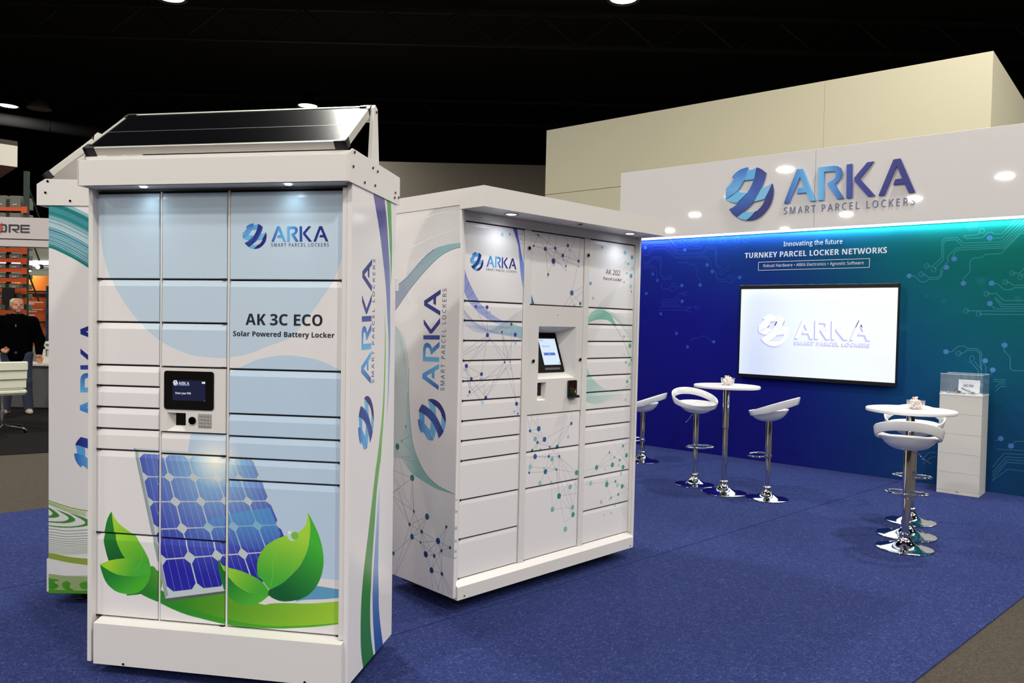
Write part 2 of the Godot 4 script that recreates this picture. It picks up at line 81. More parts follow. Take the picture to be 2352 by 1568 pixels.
	["p","8fa63c","8fa63c",0,0,0,0,[-15,285,-4,284,12,282,31,280,48,277,63,273,78,270,93,266,111,263,132,260,155,258,179,256,204,254,230,253,258,251,283,250,300,250,300,250,300,209,300,209,283,211,258,213,230,216,204,219,179,222,155,225,132,228,111,231,93,234,78,237,63,240,48,244,31,247,12,251,-4,255,-15,257]],
	["p","b4bd8e","b4bd8e",0,0,0,0,[-15,170,-4,169,12,166,31,164,48,162,63,160,78,158,93,157,111,156,132,155,155,155,180,155,204,155,230,155,258,156,283,157,301,158,301,158,301,58,301,58,-15,55]],
	["s","3f7a2a",2.2,[-15,167,-8,167,1,166,12,165,24,164,35,163,46,161,58,160,70,159,83,157,98,157,116,157,136,157,157,157,180,158,204,159,232,161,264,164,295,167,323,170,343,171]],
	["s","3f7a2a",2.2,[-15,159,-8,158,1,158,12,157,24,156,35,155,46,153,58,152,70,151,83,150,98,149,116,149,136,149,157,150,180,151,204,152,232,154,264,157,296,160,323,162,343,164]],
	["s","3f7a2a",2.2,[-15,150,-8,150,1,149,12,148,24,147,35,146,47,145,58,144,70,143,83,142,98,141,116,141,136,142,157,142,180,143,204,145,232,147,264,150,296,152,323,155,343,157]],
	["s","3f7a2a",2.2,[-15,142,-8,141,1,141,12,140,24,139,35,138,47,137,58,136,70,135,83,134,98,134,116,134,136,134,157,135,180,136,204,137,232,140,264,142,296,145,323,148,343,150]],
	["s","3f7a2a",2.2,[-15,133,-8,133,1,132,12,132,24,131,35,130,47,129,58,128,70,127,83,126,99,126,116,126,136,127,157,128,180,129,204,130,232,132,264,135,296,138,323,141,343,142]],
	["s","3f7a2a",2.2,[-15,125,-8,124,1,124,12,123,24,123,35,122,47,121,58,120,70,119,83,119,99,118,116,119,136,119,157,120,180,121,204,123,232,125,264,128,296,131,323,133,343,135]],
	["s","3f7a2a",2.2,[-15,116,-8,116,1,116,12,115,24,114,35,114,47,113,58,112,70,111,83,111,99,111,116,111,136,112,157,113,180,114,204,116,232,118,264,121,296,124,323,126,343,128]],
	["s","3f7a2a",2.2,[-15,108,-8,108,1,107,12,107,24,106,35,106,47,105,58,104,70,104,83,103,99,103,116,104,136,104,157,105,180,107,204,108,232,111,264,113,296,116,323,119,343,121]],
	["s","3f7a2a",2.2,[-15,99,-8,99,1,99,12,98,24,98,35,98,47,97,58,96,70,96,83,95,99,95,116,96,136,97,157,98,180,99,204,101,232,103,264,106,296,109,323,112,343,113]],
	["s","3f7a2a",2.2,[-15,91,-8,91,1,90,12,90,24,90,35,89,47,89,58,88,70,88,83,88,99,88,116,88,136,89,157,91,180,92,204,94,232,96,264,99,296,102,323,104,343,106]],
	["s","3f7a2a",2.2,[-15,82,-8,82,1,82,12,82,24,81,35,81,47,81,58,80,70,80,83,80,99,80,116,81,136,82,157,83,180,85,204,87,232,89,264,92,296,95,323,97,343,99]],
	["s","3f7a2a",2.2,[-15,74,-8,74,1,74,12,73,24,73,35,73,47,73,58,72,70,72,83,72,99,72,116,73,136,74,157,76,180,78,204,79,232,82,264,85,296,87,323,90,343,92]],
	["p","4f9a22","3f8a1e",-15,144,44,113,[-15,144,-9,147,-1,147,9,144,19,142,29,141,41,139,51,137,56,134,53,132,45,130,35,127,31,123,35,119,44,113,53,107,56,102,53,97,46,91,37,87,27,85,16,85,4,87,-7,91,-15,97,-19,108,-20,121,-18,135]],
	["p","4f9a22","3f8a1e",77,119,130,85,[77,119,81,123,87,127,93,130,99,130,104,129,111,126,116,122,120,118,120,112,117,106,115,100,115,94,121,90,130,85,138,82,141,80,134,79,122,78,109,79,99,81,91,84,85,88,81,93,77,98,76,103,75,109,75,115]],
	["p","4f9a22","3f8a1e",170,116,259,87,[170,116,174,120,181,124,189,126,200,127,214,127,231,125,247,122,259,117,264,110,266,102,264,93,259,87,247,84,231,83,213,84,200,85,190,86,184,88,178,91,174,95,171,100,169,106,168,111]],
	["p","4f9a22","3f8a1e",-15,84,301,81,[-15,84,3,85,30,84,60,81,90,79,121,78,155,78,187,78,216,78,242,79,267,81,287,82,301,81,314,77,326,70,325,63,301,58,237,55,143,53,49,53,-15,55,-40,60,-41,70,-30,79]],
]
const PRINT_NETWORK_SIDE := [
	["m","6f7a80aa",1.5,[[118,1867,160,1884,222,1909,290,1936,355,1960,420,1979,489,1997,550,2012,593,2022],[119,1873,162,1891,223,1916,291,1943,356,1966,421,1985,489,2003,550,2018,593,2028],[121,1882,163,1899,224,1924,292,1950,357,1973,421,1992,490,2009,550,2024,593,2034],[123,1893,165,1909,225,1933,293,1959,358,1981,422,1999,490,2016,550,2030,593,2040],[125,1904,167,1920,227,1943,295,1968,359,1990,423,2007,490,2023,550,2036,592,2045],[127,1916,169,1932,229,1954,296,1978,360,1999,423,2015,491,2030,550,2043,592,2051],[130,1929,172,1944,231,1965,298,1988,361,2008,424,2023,491,2037,551,2049,592,2057],[134,1941,175,1955,234,1976,300,1998,363,2017,425,2032,492,2045,551,2055,592,2063],[137,1952,178,1966,237,1986,302,2008,364,2025,427,2039,492,2052,551,2062,592,2069],[141,1963,182,1977,240,1996,305,2017,366,2034,428,2047,493,2059,551,2068,591,2074],[145,1974,186,1987,243,2006,307,2026,368,2042,429,2055,494,2065,551,2074,591,2080],[150,1985,190,1998,247,2016,310,2035,371,2051,431,2062,495,2072,551,2080,591,2086],[155,1996,194,2008,250,2026,313,2044,373,2059,433,2070,496,2079,552,2087,591,2092],[160,2007,199,2019,255,2035,317,2053,376,2067,434,2078,497,2086,552,2093,591,2098],[166,2018,204,2029,259,2045,320,2062,378,2076,436,2085,498,2093,552,2099,590,2103],[178,2041,215,2050,268,2064,328,2078,384,2090,441,2097,500,2103,553,2106,590,2109],[185,2052,222,2061,274,2074,332,2088,388,2098,443,2105,501,2110,554,2113,590,2115],[192,2063,228,2072,279,2084,337,2097,391,2107,445,2113,503,2117,554,2119,590,2121],[200,2075,235,2083,285,2095,341,2107,395,2116,448,2121,504,2124,555,2125,590,2127],[208,2087,242,2094,291,2105,346,2116,399,2125,451,2129,506,2131,555,2132,589,2132],[216,2098,249,2105,298,2115,352,2126,403,2133,454,2137,508,2138,556,2138,589,2138],[224,2109,257,2116,304,2125,357,2135,407,2142,456,2144,509,2145,556,2144,589,2144],[232,2120,264,2126,310,2135,362,2144,411,2150,459,2152,511,2152,557,2151,589,2150],[241,2131,272,2136,317,2144,367,2153,415,2158,462,2159,513,2159,557,2157,589,2156],[249,2140,279,2146,323,2153,372,2161,419,2166,465,2167,514,2165,558,2163,588,2161],[257,2150,287,2155,330,2162,378,2169,423,2174,468,2174,516,2172,559,2169,588,2167],[266,2159,295,2164,336,2171,383,2177,427,2181,471,2181,518,2178,559,2175,588,2173],[274,2168,303,2173,343,2179,388,2185,431,2189,474,2188,519,2185,560,2181,588,2179],[283,2177,311,2181,350,2187,394,2193,435,2196,477,2195,521,2191,560,2187,588,2185],[292,2185,318,2189,357,2195,399,2200,440,2203,480,2202,523,2198,561,2193,587,2190],[309,2200,334,2203,370,2208,410,2212,448,2213,486,2211,526,2206,562,2200,587,2196],[318,2207,342,2210,377,2214,416,2218,452,2220,489,2217,528,2212,563,2206,587,2202],[326,2213,350,2216,383,2220,421,2224,457,2225,492,2223,530,2217,563,2212,587,2208],[335,2219,358,2222,390,2226,427,2230,461,2231,495,2228,532,2223,564,2217,587,2214],[344,2224,366,2227,397,2231,432,2235,465,2237,498,2234,533,2229,565,2223,586,2219],[353,2229,374,2232,404,2237,438,2241,469,2242,501,2240,535,2234,565,2229,586,2225],[361,2234,381,2237,410,2242,443,2246,474,2247,504,2245,537,2240,566,2235,586,2231],[369,2238,389,2241,417,2246,448,2251,478,2252,507,2250,538,2245,566,2240,586,2237],[377,2243,396,2246,423,2251,453,2256,481,2258,510,2256,540,2251,567,2246,586,2243],[385,2247,403,2251,429,2256,458,2261,485,2263,513,2261,542,2257,567,2252,586,2248],[393,2252,410,2255,435,2261,463,2266,489,2268,515,2266,543,2262,568,2257,585,2254],[400,2256,417,2260,441,2265,468,2270,493,2273,518,2272,545,2267,569,2263,585,2260],[408,2260,424,2264,447,2270,472,2275,496,2278,521,2277,546,2273,569,2269,585,2266],[415,2264,430,2268,452,2274,477,2280,500,2283,523,2282,548,2278,569,2274,585,2271],[421,2267,436,2272,457,2278,480,2284,503,2287,525,2287,549,2284,570,2280,585,2277],[430,2272,444,2277,464,2283,486,2289,507,2293,528,2292,551,2289,570,2286,584,2283]]],
	["m","7a848c66",1.3,[[377,2243,355,2219,323,2185,288,2146,256,2107,228,2066,200,2021,176,1980,159,1951],[385,2242,364,2219,333,2185,299,2147,269,2109,243,2068,216,2023,193,1983,178,1955],[393,2242,373,2219,343,2185,311,2147,282,2110,257,2070,232,2026,211,1986,196,1958],[402,2241,382,2218,354,2186,323,2148,296,2111,271,2072,248,2028,228,1989,213,1962],[410,2241,391,2218,364,2186,335,2149,309,2113,286,2074,264,2031,245,1992,231,1965],[418,2240,400,2218,374,2186,346,2150,321,2114,300,2076,279,2033,261,1995,249,1968],[426,2240,409,2218,384,2187,358,2151,334,2116,314,2078,295,2036,278,1998,267,1972],[434,2239,418,2218,395,2187,369,2152,347,2117,328,2080,310,2038,295,2001,284,1975],[442,2239,427,2218,405,2188,381,2153,360,2119,342,2082,326,2041,311,2004,301,1978],[450,2239,436,2218,415,2188,392,2154,373,2120,356,2084,341,2043,328,2007,319,1981],[458,2238,445,2218,425,2188,403,2155,385,2121,370,2085,356,2046,344,2010,336,1985],[466,2238,453,2217,435,2189,415,2156,398,2123,384,2087,371,2048,361,2013,353,1988],[474,2237,462,2217,445,2189,426,2156,410,2124,398,2089,386,2051,377,2015,370,1991],[482,2237,471,2217,455,2189,437,2157,423,2126,411,2091,401,2053,393,2018,387,1994],[490,2236,480,2217,465,2190,449,2158,435,2127,425,2093,416,2055,409,2021,404,1997],[498,2236,489,2217,475,2190,460,2159,447,2128,438,2095,431,2058,425,2024,421,2001],[506,2235,497,2217,484,2190,471,2160,460,2130,452,2097,446,2060,441,2027,437,2004],[514,2235,506,2217,494,2191,482,2161,472,2131,465,2098,460,2062,457,2030,454,2007],[522,2234,515,2217,504,2191,493,2162,484,2132,479,2100,475,2065,472,2032,470,2010],[530,2234,523,2216,514,2191,504,2162,496,2134,492,2102,489,2067,488,2035,487,2013],[538,2234,532,2216,523,2192,515,2163,508,2135,505,2104,504,2069,503,2038,503,2016],[545,2233,540,2216,533,2192,526,2164,520,2136,518,2106,518,2072,519,2041,519,2019],[553,2233,549,2216,543,2192,536,2165,532,2137,531,2107,533,2074,534,2043,535,2022],[561,2232,557,2216,552,2193,547,2166,544,2139,545,2109,547,2076,550,2046,551,2025],[569,2232,566,2216,562,2193,558,2167,556,2140,557,2111,561,2078,565,2049,567,2028],[576,2231,574,2216,571,2193,569,2167,568,2141,570,2113,575,2081,580,2051,583,2031]]],
	["p","66759799","5d9aa599",16,1727,538,2017,[-17,1801,-8,1803,6,1806,22,1810,36,1814,49,1818,61,1823,74,1829,89,1836,106,1845,124,1856,143,1867,162,1879,180,1892,198,1905,215,1918,233,1931,251,1943,268,1955,285,1966,303,1977,320,1986,337,1994,354,2002,371,2008,388,2013,405,2017,422,2020,439,2022,455,2024,471,2026,487,2028,505,2029,528,2030,555,2030,579,2030,596,2030,596,2030,597,2007,597,2007,587,2006,572,2005,555,2002,539,2000,523,1997,507,1993,490,1989,474,1984,457,1978,441,1972,424,1965,407,1957,390,1948,374,1939,357,1928,340,1918,323,1907,305,1896,288,1884,271,1872,253,1859,236,1846,218,1833,201,1820,183,1806,165,1792,147,1778,129,1762,111,1746,92,1729,74,1711,56,1695,37,1679,17,1663,0,1648,-12,1639,-12,1639,-17,1801]],
	["s","2f5d7acc",4,[-17,1796,-10,1799,0,1802,12,1806,25,1810,36,1814,47,1818,56,1821,66,1825,77,1830,89,1836,102,1843,117,1851,132,1860,147,1870,162,1879,176,1889,191,1900,205,1910,219,1921,233,1931,247,1940,261,1949,275,1958,289,1967,303,1974,318,1982,334,1989,349,1996,362,2002,371,2006]],
	["s","2f5f78cc",3.5,[597,2007,589,2006,578,2005,566,2004,552,2002,539,2000,526,1997,514,1995,500,1991,487,1988,474,1984,460,1979,447,1974,434,1969,421,1963,407,1957,394,1950,380,1942,367,1935,353,1926,340,1918,326,1909,312,1900,299,1891,285,1881,271,1872,257,1862,243,1852,229,1841,215,1831,201,1820,186,1809,172,1798,158,1786,143,1775,129,1762,114,1749,99,1736,85,1722,70,1708,56,1695,41,1682,25,1669,10,1657,-3,1646,-12,1639]],
	["m","4a567f55",1.2,[[-16,1764,0,1768,23,1774,45,1782,65,1793,84,1807,97,1817],[8,1753,20,1759,38,1767,56,1777,74,1789,91,1802,103,1811],[31,1743,40,1750,53,1761,67,1772,82,1784,98,1796,109,1804],[54,1733,60,1742,68,1755,78,1767,91,1779,105,1790,116,1798],[78,1723,79,1733,83,1749,88,1763,99,1774,112,1784,122,1791],[101,1712,99,1725,97,1743,99,1758,107,1769,119,1779,128,1785],[123,1702,118,1717,112,1736,110,1753,116,1765,126,1773,134,1779],[146,1692,138,1708,126,1730,120,1749,124,1760,133,1767,140,1772],[169,1682,157,1700,141,1724,131,1744,133,1755,141,1762,147,1766]]],
	["m","5a7a7a88",1.4,[[-25,1572,-13,1570,4,1567,22,1562,38,1555,49,1545,59,1533,68,1518,78,1501,89,1479,102,1453,114,1428,122,1411],[-25,1555,-13,1553,5,1551,23,1548,39,1541,50,1532,60,1520,70,1505,79,1489,91,1468,104,1442,116,1419,124,1402],[-24,1537,-12,1536,5,1535,24,1533,40,1527,52,1519,62,1507,71,1493,81,1477,93,1457,106,1432,118,1409,126,1393],[-23,1519,-11,1519,6,1520,25,1518,41,1514,53,1505,63,1494,73,1481,83,1465,95,1445,108,1422,119,1399,127,1384],[-23,1502,-11,1502,7,1504,26,1503,42,1500,54,1492,65,1481,75,1468,85,1453,97,1434,110,1411,121,1390,129,1375],[-22,1484,-10,1485,8,1488,27,1489,43,1486,56,1479,66,1469,77,1456,87,1442,99,1423,112,1401,123,1380,131,1366],[-22,1466,-9,1469,9,1472,28,1474,44,1472,57,1466,68,1456,78,1444,89,1430,101,1412,114,1391,125,1371,133,1357],[-21,1449,-8,1452,9,1456,29,1459,45,1458,58,1453,70,1443,80,1431,91,1418,103,1401,116,1380,127,1361,135,1348],[-20,1431,-8,1435,10,1440,30,1445,47,1445,60,1439,71,1430,82,1419,93,1406,105,1390,117,1370,129,1352,136,1339],[-20,1413,-7,1418,11,1424,31,1430,48,1431,61,1426,73,1418,84,1407,95,1394,107,1379,119,1360,130,1342,138,1330],[-19,1396,-6,1401,12,1409,32,1415,49,1417,62,1413,74,1405,85,1394,96,1383,109,1368,121,1350,132,1333,140,1321],[-18,1378,-6,1384,13,1393,33,1400,50,1403,64,1400,76,1392,87,1382,98,1371,111,1356,123,1339,134,1323,142,1312],[-18,1360,-5,1367,14,1377,34,1386,51,1390,65,1387,77,1380,89,1370,100,1359,112,1345,125,1329,136,1314,143,1303],[-17,1343,-4,1350,14,1361,35,1371,52,1376,66,1374,79,1367,91,1357,102,1347,114,1334,127,1319,138,1304,145,1294],[-17,1325,-4,1333,15,1345,36,1356,53,1362,68,1360,80,1354,92,1345,104,1335,116,1323,129,1308,139,1295,147,1285],[-16,1307,-3,1316,16,1329,37,1342,55,1348,69,1347,82,1341,94,1333,106,1324,118,1312,130,1298,141,1285,149,1276],[-15,1290,-2,1299,17,1313,38,1327,56,1334,70,1334,84,1329,96,1321,108,1312,120,1301,132,1288,143,1276,150,1267],[-15,1272,-2,1282,18,1298,39,1312,57,1321,72,1321,85,1316,98,1308,110,1300,122,1290,134,1278,145,1266,152,1258],[-14,1254,-1,1265,19,1282,40,1298,58,1307,73,1308,87,1303,99,1296,111,1288,124,1279,136,1267,147,1257,154,1249],[-14,1237,0,1248,19,1266,41,1283,59,1293,74,1295,88,1291,101,1284,113,1276,126,1268,138,1257,148,1247,156,1240],[-13,1219,1,1232,20,1250,42,1268,60,1279,76,1282,90,1278,103,1271,115,1265,128,1257,140,1247,150,1238,158,1231],[-12,1201,1,1215,21,1234,43,1254,61,1266,77,1268,91,1265,105,1259,117,1253,130,1246,142,1237,152,1228,159,1222],[-12,1184,2,1198,22,1218,43,1239,63,1252,78,1255,93,1253,106,1247,119,1241,131,1235,144,1227,154,1219,161,1213],[-11,1166,3,1181,23,1203,44,1224,64,1238,80,1242,94,1240,108,1235,121,1229,133,1224,145,1216,156,1209,163,1204]]],
	["p","8fb5b355","8fb5b344",0,0,0,0,[-26,1591,-22,1589,-18,1586,-11,1582,-2,1577,11,1572,28,1566,45,1559,61,1551,74,1541,86,1529,97,1516,108,1502,117,1487,126,1472,133,1456,140,1439,146,1422,151,1403,155,1385,159,1367,161,1352,163,1339,165,1324,165,1304,166,1279,166,1251,165,1220,163,1188,161,1156,159,1124,155,1089,149,1050,140,1004,127,952,115,902,107,863,105,835,106,817,108,803,109,794,109,794,2,779,2,779,-26,1591]],
	["p","4fa09a99","8fbcb855",257,801,109,794,[165,1188,166,1172,168,1150,171,1124,174,1098,178,1072,182,1043,187,1014,192,987,198,960,203,935,209,910,218,886,229,864,242,842,256,822,272,803,288,784,306,766,325,749,345,734,367,721,391,709,415,699,437,691,457,685,475,681,493,678,512,675,533,672,556,669,577,666,591,664,591,664,565,664,527,663,485,664,444,666,405,672,363,681,324,690,289,698,263,704,241,709,222,716,201,725,177,739,150,757,126,776,109,794,102,809,100,824,103,840,107,863,114,892,125,926,136,964,144,1004,147,1051,149,1104,150,1153,150,1187,150,1187,165,1188]],
	["s","2a7672dd",3,[162,1324,162,1305,162,1277,163,1246,164,1215,165,1188,166,1168,168,1150,169,1134,171,1117,174,1098,177,1077,180,1055,184,1032,188,1009,192,987,197,966,201,945,205,924,211,905,218,886,227,868,236,851,247,834,259,818,272,803,285,788,299,773,313,759,329,746,345,734,363,723,381,713,400,705,419,697,437,691,453,686,467,683,482,680,496,678,512,675,529,672,549,670,569,667,586,665,598,663]],
	["m","5a7a7a80",1.3,[[289,698,297,678,307,649,320,615,336,581,356,547,379,511,403,475,425,439,446,402,467,364,485,330,497,307],[301,697,308,677,319,648,331,615,347,582,366,548,388,511,411,474,432,438,452,402,473,364,490,330,502,307],[313,696,320,676,330,648,342,615,357,582,375,548,397,511,419,473,440,437,459,401,478,363,495,330,507,307],[324,694,331,675,341,648,353,615,367,583,385,548,406,511,427,473,447,437,466,400,484,363,500,330,512,307],[336,693,343,674,352,647,364,616,378,583,395,548,415,510,435,472,454,436,472,399,490,362,505,330,516,307],[348,692,354,673,363,647,375,616,388,583,405,548,424,510,444,471,462,435,479,398,496,362,511,330,521,307],[359,690,365,672,374,646,385,616,398,584,414,549,433,510,452,471,469,434,485,398,502,361,516,329,526,307],[371,689,377,671,385,646,396,616,409,584,424,549,441,510,460,470,476,433,492,397,508,361,521,329,530,307],[382,688,388,670,396,645,407,616,419,584,433,549,450,510,468,469,484,432,499,396,513,360,526,329,535,307],[393,686,399,669,407,645,417,616,429,585,443,549,459,509,476,469,491,431,505,395,519,360,531,329,540,308],[405,685,410,668,418,645,428,616,439,585,452,550,468,509,484,468,498,430,512,394,525,359,536,329,544,308],[416,684,421,667,429,644,439,616,449,586,462,550,477,509,492,467,505,429,518,394,531,359,541,329,549,308],[427,682,432,666,440,644,449,617,459,586,471,550,485,509,500,467,513,428,525,393,536,358,547,329,554,308],[438,681,443,665,451,644,460,617,469,586,481,550,494,508,508,466,520,427,531,392,542,358,552,329,558,308],[450,680,454,664,461,643,470,617,479,587,490,550,503,508,516,465,527,427,538,391,548,357,557,328,563,308],[461,678,465,664,472,643,480,617,489,587,500,551,511,508,523,465,534,426,544,390,554,357,562,328,568,308],[472,677,476,663,483,642,491,617,499,587,509,551,520,508,531,464,541,425,551,390,559,356,567,328,572,308],[483,676,487,662,494,642,501,617,509,588,518,551,529,508,539,463,549,424,557,389,565,356,572,328,577,308],[494,674,498,661,504,642,511,617,519,588,528,551,537,507,547,463,556,423,563,388,571,355,577,328,581,309],[505,673,509,660,515,641,522,617,529,588,537,551,546,507,555,462,563,422,570,387,577,355,582,328,586,309],[516,672,520,659,525,641,532,617,539,589,546,552,554,507,563,461,570,421,576,387,582,355,587,328,591,309],[527,671,530,658,536,640,542,618,549,589,555,552,563,507,570,461,577,420,583,386,588,354,592,328,595,309],[537,669,541,657,546,640,552,618,558,590,565,552,571,506,578,460,584,420,589,385,593,354,597,327,600,309],[548,668,552,656,557,640,562,618,568,590,574,552,580,506,586,459,591,419,595,384,599,353,602,327,604,309],[559,667,562,655,567,639,572,618,578,590,583,552,588,506,594,459,598,418,602,384,605,353,607,327,609,309],[570,666,573,654,577,639,583,618,587,591,592,553,597,506,601,458,605,417,608,383,610,352,612,327,614,309],[580,664,583,654,588,639,593,618,597,591,601,553,605,506,609,457,612,416,614,382,616,352,617,327,618,309],[591,663,594,653,598,638,603,618,607,591,610,553,614,505,617,457,619,415,621,381,622,351,622,327,623,310]]],
	["l","4a5058bb",1.8,[238,503,200,420,238,503,225,353,238,503,314,401,200,420,360,496,200,420,314,401,200,420,225,353,225,353,360,496,225,353,314,401,360,496,314,401,225,353,305,337,314,401,461,379,314,401,305,337,305,337,461,379,305,337,355,280,305,337,431,288,314,401,431,288,314,401,355,280,461,379,530,472,530,472,492,331,461,379,565,364,461,379,492,331,461,379,355,280,461,379,431,288,492,331,565,364,492,331,431,288,431,288,355,280,355,280,410,202,431,288,410,202,492,331,410,202,431,288,501,204,492,331,501,204,461,379,501,204,410,202,501,204,225,353,49,216,225,343,72,88,200,411,61,85,49,208,33,92,410,193,423,99,416,195,477,105,501,198,467,102,502,198,516,102,505,199,568,107,509,202,590,117,21,564,93,616,21,559,238,503,29,554,200,420,238,503,212,635,238,503,223,637,200,420,70,612,200,420,93,597]],
	["l","4a5058aa",1.8,[13,566,216,694,216,694,12,713,67,857,3,756,69,848,145,639,62,847,23,628,216,682,209,513,216,682,238,514,13,673,231,508,13,692,162,587,106,894,194,937,106,894,197,851,101,802,198,811,102,797,221,787,144,984,106,894]],
	["c","23736f",[67,857,19,216,694,19,13,566,19]],
	["c","7aa3a8",[144,984,10,106,894,8]],
	["c","1d557a",[238,503,9,200,420,11,225,353,17,360,496,18]],
	["c","1a6670",[49,216,12]],
	["c","1d3a78",[314,401,11,305,337,7,461,379,18,530,472,9,565,364,9,492,331,9,355,280,18,431,288,11,410,202,17,501,204,11]],
]
